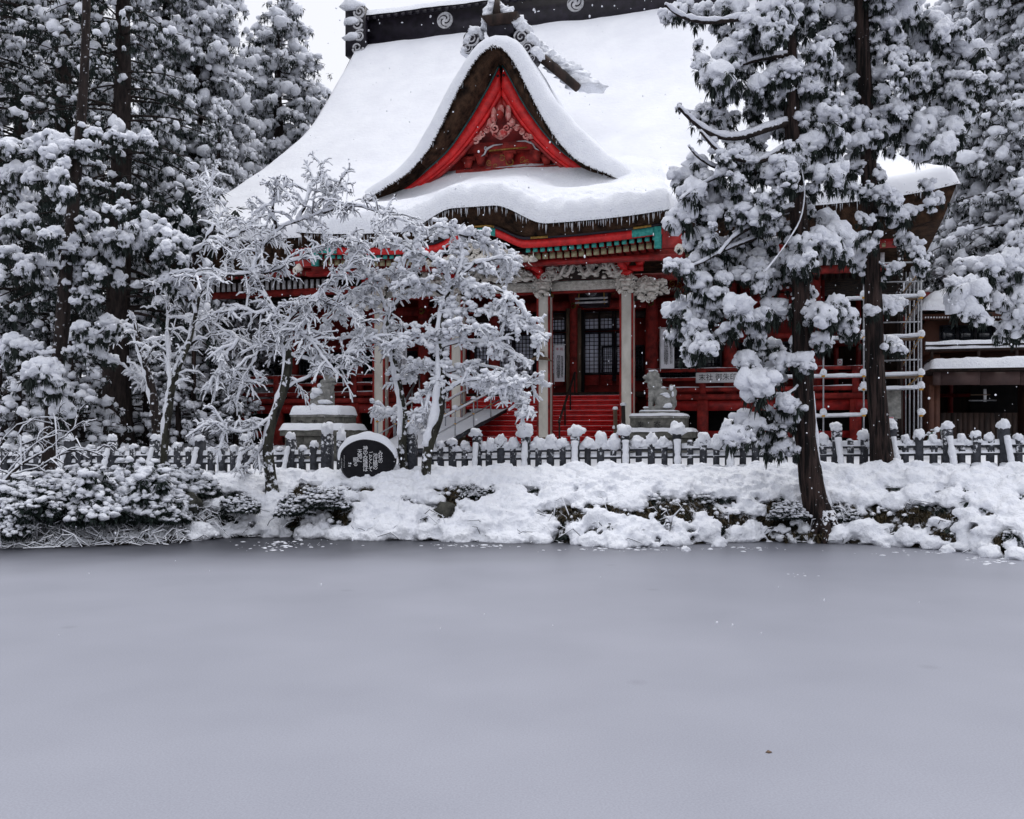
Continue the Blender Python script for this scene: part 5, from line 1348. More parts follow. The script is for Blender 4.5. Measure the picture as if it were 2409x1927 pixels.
m_ = MB(); m_.grid(Xa, Yb, Zz + 0.05 + 0.035 * nzv - 0.07 * np.clip(Vg - 0.45, 0, 1)); m_.build('deck_snow', 'snow', dk, smooth=True)
def railing(aL_, aT_, tag_end):
    P0 = np.array([aL_, low_b + 0.2, zL]); P1 = np.array([aT_, top_b, ztop])
    for h in (0.95, 0.50):
        m_ = MB(); m_.tube([P0 + [0, 0, h], P1 + [0, 0, h]], [0.027, 0.027], 8); rl = m_.build('handrail', 'steel', ramp)
        if h > 0.6:
            q = np.linspace(0, 0.8, 20)[:, None]; m_ = MB(); m_.tube(P0 * (1 - q) + P1 * q + [0, 0, h + 0.035], 0.035 + 0.02 * np.abs(np.array([fbm((x, aL_, 0), 7, 2) for x in q[:, 0]])), 6); m_.build('handrail_snow', 'snow', rl, smooth=True)
    for f_ in np.linspace(0.0, 1.0, 5):
        b_ = P0 * (1 - f_) + P1 * f_
        m_ = MB(); m_.tube([b_, b_ + [0, 0, 1.02]], [0.025, 0.025], 8); po = m_.build('rail_post', 'steel', ramp)
        for h in (0.95, 0.50):
            m_ = MB(); m_.scatter(BLOB1, [b_ + [0, -0.02, h]], np.array([[0.06, 0.05, 0.045]])); m_.build('clamp', 'clamp', po)
        if f_ < 0.6: m_ = MB(); m_.scatter(BLOB2, [b_ + [0, 0, 1.06]], np.array([[0.11, 0.11, 0.13 - 0.08 * f_]])); m_.build('post_snow', 'snow', po, smooth=True)
railing(aLL, aTL, 0); railing(aLR, aTR, 1); railing(aLL + 0.55 * (aLR - aLL), aTL + 0.55 * (aTR - aTL), 2)

# wooden marker posts by the stairs
for x, D, h_, lb in ((1447, 33.0, 1.35, 'weathered wooden post with snow patches right of the red steps'), (1466, 33.6, 1.5, 'dark wooden post against the right white column')):
    c = at(x, 1045, D); root = empty('wooden_post', (c[0], c[1], 2.15), 0, org=(0, 0, 0)); r = np.random.default_rng(int(x))
    m_ = MB(); m_.tube([(0, 0, -0.2), (0.02, 0, h_ * 0.5), (0, 0, h_)], [0.075, 0.07, 0.07], 9); m_.build('shaft', 'wood_weathered' if x < 1450 else 'wood_dark', root, smooth=True)
    m_ = MB(); m_.scatter(BLOB2, [(0, 0, h_ + 0.03), (-0.05, -0.07, h_ * 0.55), (0.06, -0.07, h_ * 0.4), (-0.03, -0.08, h_ * 0.2)], np.array([[.10, .10, .09], [.05, .03, .09], [.05, .03, .07], [.07, .04, .10]]), rng=r); m_.build('stuck_snow', 'snow', root, smooth=True)
    tag(root, lb, 'post')

# ------------------------------------------------------------------ scaffold at the hall's right corner
SD = 30.5; sc0 = at(2030, 1050, SD); scaf = empty('scaffold', (sc0[0], sc0[1], 2.1), -TH, org=(0, 0, 0))
tag(scaf, 'steel pipe scaffold with snowy rails and yellow clamps at the corner of the hall', 'scaffold')
def SL(px, py, back=0.0):
    """Scaffold frame coordinates (x along facade, z up) of a photo pixel, on a plane `back` metres behind the front."""
    d2 = np.array([(px - CX) / FPX, 1.0]); n0 = np.array([sc0[0], sc0[1]]) @ NV + back; t_ = n0 / (d2 @ NV); Pp = d2 * t_
    return float((Pp - sc0[:2]) @ U), float(CAMH + (YH - py) / FPX * t_ - 2.1)
def pipe(name, pts, r=0.026, mat='steel', parent=scaf):
    m_ = MB(); m_.tube(pts, [r] * len(pts), 8); return m_.build(name, mat, parent)
xs_front = {px: SL(px, 900)[0] for px in (1937, 2032, 2167)}
for px, ytop in ((1937, 745), (2032, 560), (2167, 600)):
    x = xs_front[px]; zt = SL(px, ytop)[1]; po = pipe('upright', [(x, 0, -0.1), (x, 0, zt)])
    for y in ((886, 979) if px == 1937 else (617, 702, 795, 886, 917, 979)):
        z = SL(px, y)[1]
        if z > zt: continue
        m_ = MB(); m_.scatter(BLOB1, [(x, -0.03, z)], np.array([[0.075, 0.06, 0.06]])); m_.build('clamp', 'clamp', po)
        m_ = MB(); m_.scatter(BLOB2, [(x, -0.01, z + 0.10)], np.array([[0.12, 0.11, 0.16]])); m_.build('clamp_snow', 'snow', po, smooth=True)
def rail_(x0, x1, y0, y1, back=0.0, snow=True, r=0.026):
    a0, z0 = SL(x0, y0, back); a1, z1 = SL(x1, y1, back); rl = pipe('ledger', [(a0, back, z0), (a1, back, z1)], r)
    if snow:
        q = np.linspace(0, 1, 26)[:, None]; m_ = MB(); rr = 0.055 + 0.02 * np.array([fbm((x * 5, y0, 0), 1, 2) for x in q[:, 0]])
        m_.tube(np.array([a0, back, z0]) * (1 - q) + np.array([a1, back, z1]) * q + [0, 0, 0.055], rr, 7); m_.build('ledger_snow', 'snow', rl, smooth=True)
rail_(1845, 2035, 889, 886); rail_(1900, 2035, 982, 978); rail_(2020, 2172, 918, 914); rail_(2030, 2172, 886, 881); rail_(2030, 2172, 798, 791); rail_(2030, 2172, 704, 698); rail_(1985, 2172, 623, 616, snow=False); rail_(1990, 2035, 706, 704); rail_(1900, 2035, 800, 797)
rail_(2035, 2165, 760, 757, 1.6, False); rail_(2035, 2165, 665, 662, 1.6, False); rail_(2035, 2165, 850, 846, 1.6, False)
for px, bk in ((2160, 1.0), (2150, 2.0), (2140, 3.0), (2131, 4.0), (2123, 5.2)):
    x = SL(px, 900, bk)[0]; po = pipe('upright', [(x, bk, -0.1), (x, bk, SL(px, 640, bk)[1])])
for y0, y1 in ((700, 770), (793, 860), (884, 918), (640, 690)):      # side braces carrying rows of yellow clamps
    a0, z0 = SL(2166, y0); a1, z1 = SL(2125, y1, 5.0); br = pipe('side_brace', [(a0, 0, z0), (a1, 5.0, z1)])
    m_ = MB(); q = np.linspace(0.05, 0.95, 12)[:, None]; m_.scatter(BLOB1, np.array([a0, 0, z0]) * (1 - q) + np.array([a1, 5.0, z1]) * q, np.full((12, 3), 0.05)); o = m_.build('clamp_row', 'clamp', br); o['kind'] = 'stuff'
for y in (700, 796, 886):
    a0, z0 = SL(2040, y, 0.5); a1, _ = SL(2160, y, 0.5); m_ = MB(); m_.box((a0, 0.4, z0 - 0.04), (a1, 1.3, z0 + 0.005)); m_.build('plank', 'wood_weathered', scaf)
for px in (2118, 2125): 
    x = SL(px, 900, 1.8)[0]; m_ = MB(); m_.tube([(x, 1.8, -0.1), (x, 1.8, SL(px, 560, 1.8)[1])], [0.09, 0.09], 8); m_.build('timber_upright', 'bark_snowy', scaf); break
# grey sheeting and steps inside
a0, z0 = SL(2085, 985, 1.2); a1, z1 = SL(2120, 918, 1.2); m_ = MB(); m_.box((a0, 1.2, z0), (a1, 1.25, z1)); m_.build('grey_sheet', 'stone_pale', scaf)
for i in range(7):
    a0, z0 = SL(2088, 1034 - i * 9, 0.8); a1, _ = SL(2116, 1034, 0.8); m_ = MB(); m_.box((a0, 0.8 + 0.12 * i, z0), (a1, 1.0 + 0.12 * i, z0 + 0.04)); m_.build('ladder_step', 'steel', scaf)
a0, z0 = SL(2092, 996, 0.2); m_ = MB(); m_.box((a0 - 0.12, 0.2, z0), (a0 + 0.13, 0.22, z0 + 0.2)); wsn = m_.build('warning_plate', 'cloth_white', scaf)
m_ = MB(); m_.tube([(a0 + 0.06 * math.cos(t), 0.19, z0 + 0.08 + 0.06 * math.sin(t)) for t in np.linspace(0, 6.283, 14)], [0.012] * 14, 4, cap=False); m_.tube([(a0 - 0.04, 0.19, z0 + 0.12), (a0 + 0.04, 0.19, z0 + 0.04)], [0.012] * 2, 4); m_.box((a0 - 0.11, 0.188, z0 + 0.155), (a0 + 0.12, 0.196, z0 + 0.19)); m_.build('prohibition_mark', 'ink_red', wsn)

# ------------------------------------------------------------------ brown annex building at the right edge
AD = 34.0; an0 = at(2190, 1040, AD); anx = empty('annex_building', (an0[0], an0[1], 2.1), -TH, org=(0, 0, 0))
tag(anx, 'brown annex building with snowy roof and dark windows right of the scaffold', 'building')
def AN(px, py, back=0.0):
    d2 = np.array([(px - CX) / FPX, 1.0]); n0 = np.array([an0[0], an0[1]]) @ NV + back; t_ = n0 / (d2 @ NV); Pp = d2 * t_
    return float((Pp - an0[:2]) @ U), float(CAMH + (YH - py) / FPX * t_ - 2.1)
def abox(name, x0, x1, y0, y1, b0, b1, mat, parent=anx, ext=0.0):
    """Box whose front face covers photo columns x0..x1 and rows y0 (top) .. y1 (bottom)."""
    a0, zt = AN(x0, y0, b0); a1, _ = AN(x1, y0, b0); zb_ = AN(x0, y1, b0)[1]; m_ = MB(); m_.box((a0, b0, zb_), (a1 + ext, b1, zt)); return m_.build(name, mat, parent)
EX = 6.0
abox('upper_wall', 2180, 2470, 755, 830, 1.0, 8.0, 'brown_wall', ext=EX)
abox('inner_wall', 2190, 2212, 828, 1045, 1.2, 8.0, 'brown_wall')
for k_, (x0, x1) in enumerate(((2212, 2250), (2254, 2293), (2297, 2338), (2342, 2380), (2384, 2420))):
    w_ = abox('upper_window', x0, x1, 768, 806, 0.93, 0.985, 'glass_dark')
    abox('window_frame', x0 - 2, x0 + 1, 766, 808, 0.86, 0.92, 'black_lacquer', w_); abox('window_frame', x1, x1 + 3, 766, 808, 0.86, 0.92, 'black_lacquer', w_); abox('window_frame', x0 + 1, x1, 765, 768, 0.87, 0.92, 'black_lacquer', w_)
# upper roof: hipped, snow on it, white rafter ends below
a0, ze = AN(2168, 738, 0.0); a1 = AN(2470, 738, 0.0)[0] + EX; zr = AN(2240, 668, 4.0)[1]
m_ = MB(); m_.add([(a0, -0.3, ze), (a1, -0.3, ze), (a1, 9, ze), (a0, 9, ze), (a0 + 2.2, 4.3, zr), (a1, 4.3, zr)], [(0, 1, 5, 4), (2, 3, 4, 5)], [(3, 0, 4)]); ar = m_.build('upper_roof', 'wood_dark', anx)
x = np.linspace(a0 - 0.1, a1, 60); y = np.linspace(-0.4, 4.3, 30); Xg, Yg = np.meshgrid(x, y)
Zr = ze + (zr - ze) * np.minimum((Yg + 0.3) / 4.6, (Xg - a0 + 0.05) / 2.2).clip(0, 1)
dd = np.minimum(Xg - a0 + 0.1, Yg + 0.4); m_ = MB(); m_.grid(Xg, Yg, Zr + edge_round(dd, 0.4, 0.4) + fld(Xg, Yg, 1.4, 0.14, 4.0)); m_.build('upper_roof_snow', 'snow', ar, smooth=True)
abox('eave_board', 2170, 2470, 739, 752, -0.15, 0.1, 'brown_wall', ext=EX)
for i in range(40):
    x_ = 2176 + i * 6.6
    if x_ > 2420: break
    abox('rafter_end', x_, x_ + 3.2, 745.0 - i * 0.02, 748.5, -0.2, -0.152, 'white_paint')
# balcony rail with two snowy bars, lower porch roof with a snow slab, brown fascia
for y0, y1, sn in ((812, 816, 0.12), (822, 827, 0.10)):
    rl = abox('balcony_bar', 2178, 2470, y0, y1, -0.9, -0.75, 'wood_dark', ext=EX)
    a0, zt = AN(2178, y0, -0.9); a1 = AN(2470, y0, -0.9)[0] + EX; x = np.linspace(a0, a1, 90); y = np.linspace(0, 1, 7); Xg, Yg = np.meshgrid(x, y)
    m_ = MB(); m_.grid(Xg, -0.94 + 0.24 * Yg, zt + 0.002 + (sn + 0.06 * np.array([[fbm((q, y0, 0), 1.3, 2) for q in x]] * 7)) * np.sqrt(np.clip(1 - (2 * Yg - 1) ** 2, 0, 1))); m_.build('bar_snow', 'snow', rl, smooth=True)
for x_ in (2190, 2300, 2390): abox('balcony_post', x_, x_ + 6, 816, 845, -0.88, -0.77, 'wood_dark')
abox('balcony_floor', 2186, 2470, 844, 850, -0.7, 1.0, 'wood_dark', ext=EX)
pr = abox('porch_roof', 2190, 2470, 868, 874, -1.4, 1.4, 'wood_dark', ext=EX)
a0, zt = AN(2188, 868, -1.45); a1 = AN(2470, 868, -1.45)[0] + EX; x = np.linspace(a0, a1, 110); y = np.linspace(-1.5, 0.6, 24); Xg, Yg = np.meshgrid(x, y); dd = np.minimum(Xg - a0, Yg + 1.5)
m_ = MB(); m_.grid(Xg, Yg, zt + edge_round(dd, 0.36, 0.25) + fld(Xg, Yg, 1.6, 0.06, 6.0) * (dd > 0.05)); m_.build('porch_snow', 'snow', pr, smooth=True)
for x0, x1 in ((2196, 2213), (2214, 2306), (2307, 2400), (2401, 2480)): abox('fascia_panel', x0, x1, 876, 906, -1.35, -1.2, 'brown_panel', ext=0.0)
for x0, x1 in ((2186, 2198), (2196, 2211), (2394, 2412)): abox('porch_post', x0, x1, 906, 1045, -1.1 + (x0 - 2186) * 0.01, -0.8, 'brown_wall')
for x0 in np.arange(2212, 2394, 13.0): abox('board', x0 + 0.5, x0 + 12.5, 971, 1042, -0.55 + 0.01 * ((x0 * 7) % 3), -0.45, 'wood_dark')
abox('back_wall', 2284, 2470, 906, 1045, 3.0, 3.1, 'dark_void', ext=EX)
abox('inner_bar', 2280, 2345, 941, 944, 0.2, 0.3, 'steel'); abox('inner_bar', 2284, 2330, 928, 930, 0.2, 0.3, 'wood_weathered')
abox('white_bottle', 2315, 2321, 915, 945, 0.25, 0.4, 'white_paint')

# green hoop bundle in the snow behind the fence
c = at(2218, 1045, 29.2); root = empty('hoop_bundle', c, 0, org=(0, 0, 0)); r = np.random.default_rng(2)
for i in range(9):
    w_ = 0.32 + 0.05 * r.random(); y = i * 0.06; x = -0.12 + 0.03 * i
    m_ = MB(); m_.tube([(x + w_ * math.cos(t), y, 0.42 * math.sin(t)) for t in np.linspace(0, math.pi, 14)], [0.02] * 14, 6); m_.build('hoop', 'rope_green', root, smooth=True)
m_ = MB(); tt = r.uniform(0.5, 2.6, 26); m_.scatter(BLOB1, np.c_[0.36 * np.cos(tt), r.uniform(-0.05, 0.5, 26), 0.42 * np.sin(tt) + 0.03], r.uniform(0.04, 0.09, (26, 3)), rng=r); m_.build('hoop_snow', 'snow', root, smooth=True)
tag(root, 'bundle of green hoops dusted with snow behind the fence near the annex', 'hoops')

# ------------------------------------------------------------------ trees
def trunk_path(px, D, dD=0.0):
    """Photo centre line [(x, y, width_px)] at depth D as points and radii; dD is how far the top leans away."""
    n = len(px); P = [at(x, y, D + dD * i / max(1, n - 1)) for i, (x, y, w) in enumerate(px)]
    return np.array(P), np.array([w / 2 / FPX * D for x, y, w in px])
def smooth_path(P, R, k=4):
    t = np.arange(len(P)); u = np.linspace(0, len(P) - 1, (len(P) - 1) * k + 1)
    Q = np.c_[[np.interp(u, t, P[:, i]) for i in range(3)]].T; r = np.interp(u, t, R)
    for _ in range(3): Q[1:-1] = 0.25 * Q[:-2] + 0.5 * Q[1:-1] + 0.25 * Q[2:]
    return Q, r
def rough_trunk(mb, Q, r, sides=32, amp=0.13, seed=0.0):
    """Trunk with furrowed, uneven cross section and flared foot."""
    n = len(Q); ang = np.linspace(0, 2 * math.pi, sides, endpoint=False); V = []
    for i in range(n):
        for a in ang:
            k = 1 + amp * fbm((math.cos(a) * 1.7 + seed, math.sin(a) * 1.7, Q[i][2] * 0.35), 1.6, 3) + (0.035 * math.sin(a * sides * 0.5 + 1.57) * (0.4 + abs(fbm((a, Q[i][2] * 0.6, seed), 1.0, 2))) if sides > 16 else 0)
            V.append((Q[i][0] + r[i] * k * math.cos(a), Q[i][1] + r[i] * k * math.sin(a), Q[i][2]))
    i = np.arange(n - 1)[:, None] * sides; j = np.arange(sides)[None, :]; k = (j + 1) % sides
    mb.add(V, np.stack([i + j, i + k, i + sides + k, i + sides + j], -1).reshape(-1, 4))

def limb_net(nodes, roots, r_tip=0.012, grow=0.85, rng=None):
    """Joins every node to the nearest node that already leads to the trunk; returns (parent index, radius) per node, roots first."""
    allp = np.vstack([roots, nodes]); nr = len(roots); parent = -np.ones(len(allp), int)
    cost = np.full(len(allp), np.inf); cost[:nr] = 0
    done = np.zeros(len(allp), bool); done[:nr] = True
    dist = np.full(len(allp), np.inf); near = np.zeros(len(allp), int)
    for i in range(nr):
        d = np.linalg.norm(allp - allp[i], axis=1) + np.where(allp[:, 2] > allp[i, 2] + 0.3, 1.5 * (allp[:, 2] - allp[i, 2]), 0)
        m = d < dist; dist[m] = d[m]; near[m] = i
    for _ in range(len(nodes)):
        q = np.where(done, np.inf, dist); i = int(np.argmin(q)); done[i] = True; parent[i] = near[i]; cost[i] = dist[i]
        d = np.linalg.norm(allp - allp[i], axis=1) + 0.12 * cost[i]
        m = (~done) & (d < dist); dist[m] = d[m]; near[m] = i
    load = np.ones(len(allp)); 
    order = np.argsort(-cost)
    kids = {}
    for i in range(nr, len(allp)): kids.setdefault(parent[i], []).append(i)
    def count(i):
        return 1 + sum(count(k) for k in kids.get(i, []))
    import sys; sys.setrecursionlimit(5000)
    L = np.array([count(i) if i >= nr else 1 for i in range(len(allp))])
    return allp, parent, r_tip * L ** 0.5, nr

def snowy_cedar(name, trunk_px, D, blobs, seed, label, trunk_mat='bark_snowy', dD=0.0, spread=1.3, needle_n=5, group=None, twigs=3, foot=True, extra_roots=(), fat=1.22, bare=(), strip=0.0):
    """A near cedar: furrowed trunk, limbs, heavy snow lumps hung with dark needle sprays. BLOBS: (x, y, r) photo pixels."""
    r = np.random.default_rng(seed)
    P, R = trunk_path(trunk_px, D, dD); Q, rad = smooth_path(P, R)
    base = P[0].copy(); root = empty(name, base, 0, org=base)
    tb = MB(); rough_trunk(tb, Q, rad, seed=seed); tr = tb.build('trunk', trunk_mat, root, smooth=True)
    B_ = np.array(blobs, float)
    off = np.array([spread * 1.5 * mnoise.noise(Vector((x / 90.0, y / 110.0, seed * 3.1))) + r.normal(0, 0.25 * spread) for x, y, _ in B_])
    C = np.array([at(x, y, D + o) for (x, y, _), o in zip(B_, off)]); S = B_[:, 2] / FPX * D * fat
    # limbs
    roots = Q[(Q[:, 2] > base[2] + 1.2)]
    if len(extra_roots): roots = np.vstack([roots, np.array(extra_roots)])
    nodes = C - np.c_[np.zeros(len(C)), np.zeros(len(C)), S * 0.25]
    allp, par, rr, nr = limb_net(nodes, roots)
    lb, ls = MB(), MB()
    for i in range(nr, len(allp)):
        a, b = allp[par[i]], allp[i]; L = np.linalg.norm(b - a)
        u = np.linspace(0, 1, 7)[:, None]; sag = np.sin(u * math.pi) * L * r.uniform(-0.05, 0.16)
        path = a * (1 - u) + b * u - np.c_[np.zeros(7), np.zeros(7), sag[:, 0]] + r.normal(0, 0.02, (7, 3)) * np.sin(u * math.pi)
        r0 = min(rr[par[i]] if par[i] >= nr else rr[i] * 1.3, 0.085); r1 = min(rr[i], 0.08)
        rad_ = np.linspace(max(r0, r1), r1, 7)
        lb.tube(path, rad_, 6)
        horiz = 1 - abs((b - a)[2]) / (L + 1e-6)
        if horiz > 0.12: ls.tube(path + [0, -0.01, 0.0] + np.c_[np.zeros(7), np.zeros(7), rad_ * 0.8 + 0.015], (rad_ * 0.9 + 0.03) * (0.75 + 0.35 * r.random(7)) * (0.5 + 0.6 * horiz), 7)
    for L_, rb in bare:          # long bare limbs that carry a bar of snow
        n_ = len(L_); Pb, Rb = smooth_path(np.array([at(x, y, D - 0.05 - 0.28 * i) for i, (x, y) in enumerate(L_)]), np.linspace(rb, rb * 0.35, n_), 5)
        tb_ = np.gradient(Pb, axis=0); hz = 1 - np.abs(tb_[:, 2]) / (np.linalg.norm(tb_, axis=1) + 1e-9); lb.tube(Pb, Rb, 7); ls.tube(Pb + np.c_[np.zeros(len(Pb)), np.full(len(Pb), -0.01), Rb * 0.9 + 0.015], (Rb * 0.95 + 0.03) * (0.35 + 0.75 * hz) * (1 + 0.2 * r.normal(0, 1, len(Pb))).clip(0.4, 1.6) * np.linspace(0.3, 1, len(Pb)) ** 0.3, 8)
    # snow lumps: each a knot of soft balls
    sn, nd = MB(), MB()
    p2, s2 = [], []
    for c, s in zip(C, S):
        p2.append(c); q = r.uniform(0.8, 1.35); s2.append((s * r.uniform(.75, 1.0) / q ** .3, s * r.uniform(.75, .95), s * r.uniform(.85, 1.0) * q))
    dirs = np.array([allp[nr + i] - allp[par[nr + i]] for i in range(len(p2))]); dirs /= np.linalg.norm(dirs, axis=1)[:, None] + 1e-9
    dirs = dirs * [1, 1, 0.7] + r.normal(0, 0.25, dirs.shape) + [0, 0, -0.25]; dirs /= np.linalg.norm(dirs, axis=1)[:, None]
    sd_ = np.cross([0, 0, 1.0], dirs); sd_ /= np.linalg.norm(sd_, axis=1)[:, None] + 1e-9; up_ = np.cross(dirs, sd_)
    sn.scatter(BLOB3, p2, np.array(s2) * [1.18, 0.9, 0.72], rng=r, rot=np.stack([dirs, sd_, up_], -1))
    p3, s3 = [], []
    for c, s in zip(C, S):
        for _ in range(9):
            an = r.uniform(0, 6.28); el = r.uniform(-1.3, 0.45); q = s * (0.16 + 0.38 * r.random() ** 1.5)
            p3.append(c + s * 0.85 * np.array([math.cos(an) * math.cos(el), math.sin(an) * math.cos(el) * 0.8, math.sin(el)])); s3.append((q, q, q * r.uniform(0.8, 1.7)))
    sn.scatter(BLOB2, p3, np.array(s3), rng=r, rot=rot_any(len(p3), r, 0.4))
    # small lumps strung between
    p4, s4 = [], []
    for i in range(nr, len(allp)):
        a, b = allp[par[i]], allp[i]; L = np.linalg.norm(b - a)
        for _ in range(int(L * 9)):
            u = r.random(); q = r.uniform(0.03, 0.11); p4.append(a * (1 - u) + b * u + r.normal(0, 0.11, 3)); s4.append((q * 1.2, q * 1.2, q))
    sn.scatter(BLOBT, p4, np.array(s4), rng=r)
    n5, t5 = [], []
    for c, s in zip(C, S):
        for _ in range(needle_n):
            n5.append(c + np.array([r.normal(0, s * 0.55), r.normal(0, s * 0.5), -s * r.uniform(0.15, 0.75)])); t5.append(s * r.uniform(0.6, 1.05))
    for c, s in zip(C, S):       # sprays that break through the snow
        for _ in range(7):
            an = r.uniform(0, 6.28); el = r.uniform(-1.2, 0.9)
            n5.append(c + s * 0.78 * np.array([math.cos(an) * math.cos(el) * 1.1, math.sin(an) * math.cos(el) * 0.9, math.sin(el) * 0.8])); t5.append(s * r.uniform(0.28, 0.5))
    for p_, s_ in zip(p4, s4):
        n5.append(p_ - np.array([0, 0, 0.05])); t5.append(r.uniform(0.12, 0.26))
    nd.scatter(TUFT_D, n5, np.array(t5), rng=r)
    if strip:
        kq = (Q[:, 2] > base[2] + 0.25) & (Q[:, 2] < base[2] + strip); ls.tube(Q[kq] + np.c_[0.93 * rad[kq], -0.25 * rad[kq], 0 * rad[kq]], 0.16 * rad[kq] * (1 + 0.4 * r.normal(0, 1, kq.sum())).clip(0.2, 2), 6)
    lo = lb.build('limbs', 'bark_dark_snowy', root, smooth=True); lo['kind'] = 'stuff'
    ls.build('limb_snow', 'snow_clump', lo, smooth=True)['kind'] = 'stuff'
    cr = nd.build('crown', 'needle_light', root); sn.build('crown_snow', 'snow_clump', cr, smooth=True)['kind'] = 'stuff'
    tag(root, label, 'tree', group)
    return root
C5 = lambda L: [(1550 + x / 2.51, y / 2.51, q / 2.51) for x, y, q in L]
C6 = lambda L: [(1550 + x / 2.363, 600 + y / 2.363, q / 2.363) for x, y, q in L]
C4 = lambda L: [(x / 2.3625, 600 + y / 2.3625, q / 2.3625) for x, y, q in L]
CL = lambda L: [(x / 4.312, 300 + y / 4.312, q / 4.312) for x, y, q in L]
blA = C5([(350,430,95),(300,470,40),(420,330,90),(500,200,70),(700,190,65),(560,120,60),(640,60,70),(780,90,60),(500,400,50),(430,540,60),(330,700,80),(280,660,60),(370,570,40),(210,980,70),(140,1040,65),(200,1130,70),(120,1280,80),(180,1150,60),(250,1230,50),(320,1180,65),(330,1080,55),(470,1130,60),(420,1170,40),(460,1060,40),(250,1380,45),(300,1420,50),(650,1030,60),(760,990,55),(770,1080,60),(640,960,50),(720,950,50),(870,650,75),(830,700,50),(700,650,60),(720,750,60),(900,540,70),(850,460,60),(920,870,80),(1000,930,75),(1030,1030,70),(900,840,60),(910,1000,50),(1000,1320,80),(1070,1380,70),(1060,1480,60),(950,1400,60),(1000,1450,60),
  (100,60,45),(60,90,45),(180,90,40),(260,60,45),(380,70,55),(450,40,60),(150,20,40),(240,100,35),(340,160,40),(390,190,40),(620,250,45),(560,300,50),(460,280,60),(620,480,45),(570,560,45),(660,580,45),(240,250,22),(235,330,22),(560,760,30),(430,800,30),(300,770,30),(210,690,25),(120,640,20),(620,760,30),(380,930,35),(540,950,40),(560,1290,45),(640,1350,45),(700,1300,40),(560,1400,50),(660,1440,45),(480,1480,45),(400,1500,50),(340,1560,45),(60,1570,30),(140,1560,30),(220,1520,40),(560,1560,50),(680,1560,45),(760,1500,45),(860,1500,45),(800,1580,50)])
blA += C6([(100,300,60),(150,270,60),(230,150,60),(280,230,65),(170,350,60),(120,420,50),(80,450,35),(210,330,60),(230,430,60),(250,490,60),(290,520,40),(180,570,40),(160,510,40),(300,320,45),(390,430,50),(400,400,40),(460,290,65),(480,330,50),(420,270,50),(620,190,50),(650,300,60),(570,340,50),(550,420,55),(540,490,60),(620,500,50),(480,580,50),(500,600,55),(560,590,40),(560,720,85),(600,690,60),(640,640,60),(690,590,50),(660,540,40),(800,220,55),(830,290,50),(870,330,60),(930,330,60),(980,280,60),(1000,300,50),(1060,340,50),(1060,400,50),(1040,460,35),(960,350,40),(900,470,50),(930,480,40),(780,500,50),(800,580,55),(820,610,40),(700,820,50),(740,830,40),(720,920,55),(750,930,40),(480,920,65),(530,950,55),(410,1010,60),(440,1020,50),(640,1050,65),(690,1070,50),(600,1020,40),(660,930,25),(350,130,40),(430,100,45),(520,120,40),(560,60,45),(700,120,40),(300,60,50),(380,40,50),(480,30,45),(660,60,50),(560,820,22),(640,880,22),(620,960,22)])
blB = C5([(940,500,60),(1000,560,50),(1050,720,65),(1100,740,60),(1160,690,60),(1180,830,65),(1200,900,50),(1050,620,50),(1040,1100,50),(1170,980,50),(1380,1260,60),(1430,1280,50),(1230,380,70),(1100,350,60),(1000,370,60),(940,390,50),(1180,230,60),(1270,230,50),(1100,90,80),(1160,50,70),(1250,100,60),(1300,60,50),(1450,60,90),(1490,110,60),(1560,190,80),(1600,160,60),(1520,290,50),(1650,230,70),(1700,260,60),(1800,280,80),(1880,310,60),(1930,380,40),(1970,470,40),(1350,720,70),(1420,710,60),(1480,730,60),(1560,760,80),(1600,700,70),(1680,640,70),(1740,620,60),(1780,680,70),(1740,760,60),(1700,850,55),(1570,850,50),(1300,760,60),(1560,880,60),(960,280,60),(880,300,45),(900,150,50),(960,80,60),(1020,180,50),(1050,40,50),(1320,300,40),(1380,420,35),(1320,540,45),(1300,620,50),(1220,560,50),(1150,480,45),(1090,430,45),(1380,640,50),(1360,150,55),(1400,230,50),(1660,1180,30),(1580,1080,30),(1610,1190,30),(1330,1140,45),(1390,1180,45),(1300,1040,40),(1470,1240,40),(1480,1430,40),(1420,1400,35),(1540,1480,30),(1380,1580,30),(1560,1560,25),(1800,400,35),(1850,460,35),(1700,500,35),(1550,420,45),(1680,380,40)])
blB += C6([(1200,150,35),(1240,260,45),(1190,310,35),(1300,280,40),(1340,270,40),(1220,460,45),(1200,520,45),(1290,500,50),(1340,520,35),(1450,80,35),(1320,60,35)])
from mathutils.geometry import intersect_point_tri_2d
def in_poly(x, y, poly):
    c = False; n_ = len(poly)
    for i in range(n_):
        (x0, y0), (x1, y1) = poly[i], poly[i - 1]
        if (y0 > y) != (y1 > y) and x < (x1 - x0) * (y - y0) / (y1 - y0) + x0: c = not c
    return c
def fill(poly, n, lo, hi, seed):
    rr_ = np.random.default_rng(seed); P_ = np.array(poly); out_ = []
    while len(out_) < n:
        x, y = rr_.uniform(P_[:, 0].min(), P_[:, 0].max()), rr_.uniform(P_[:, 1].min(), P_[:, 1].max())
        if in_poly(x, y, poly) and mnoise.noise(Vector((x / 55, y / 55, seed))) > -0.25: out_.append((x, y, lo + (hi - lo) * rr_.random() ** 2))
    return out_
blA += fill([(1620, 20), (1760, 0), (1900, 0), (1960, 120), (1990, 350), (1990, 560), (1950, 640), (1880, 640), (1800, 700), (1700, 760), (1640, 830), (1590, 760), (1600, 600), (1590, 520), (1620, 420), (1670, 330), (1650, 150)], 170, 9, 24, 5)
blA += fill([(1800, -60), (1920, -60), (1930, 600), (1900, 700), (1850, 650), (1830, 300)], 60, 10, 24, 6)
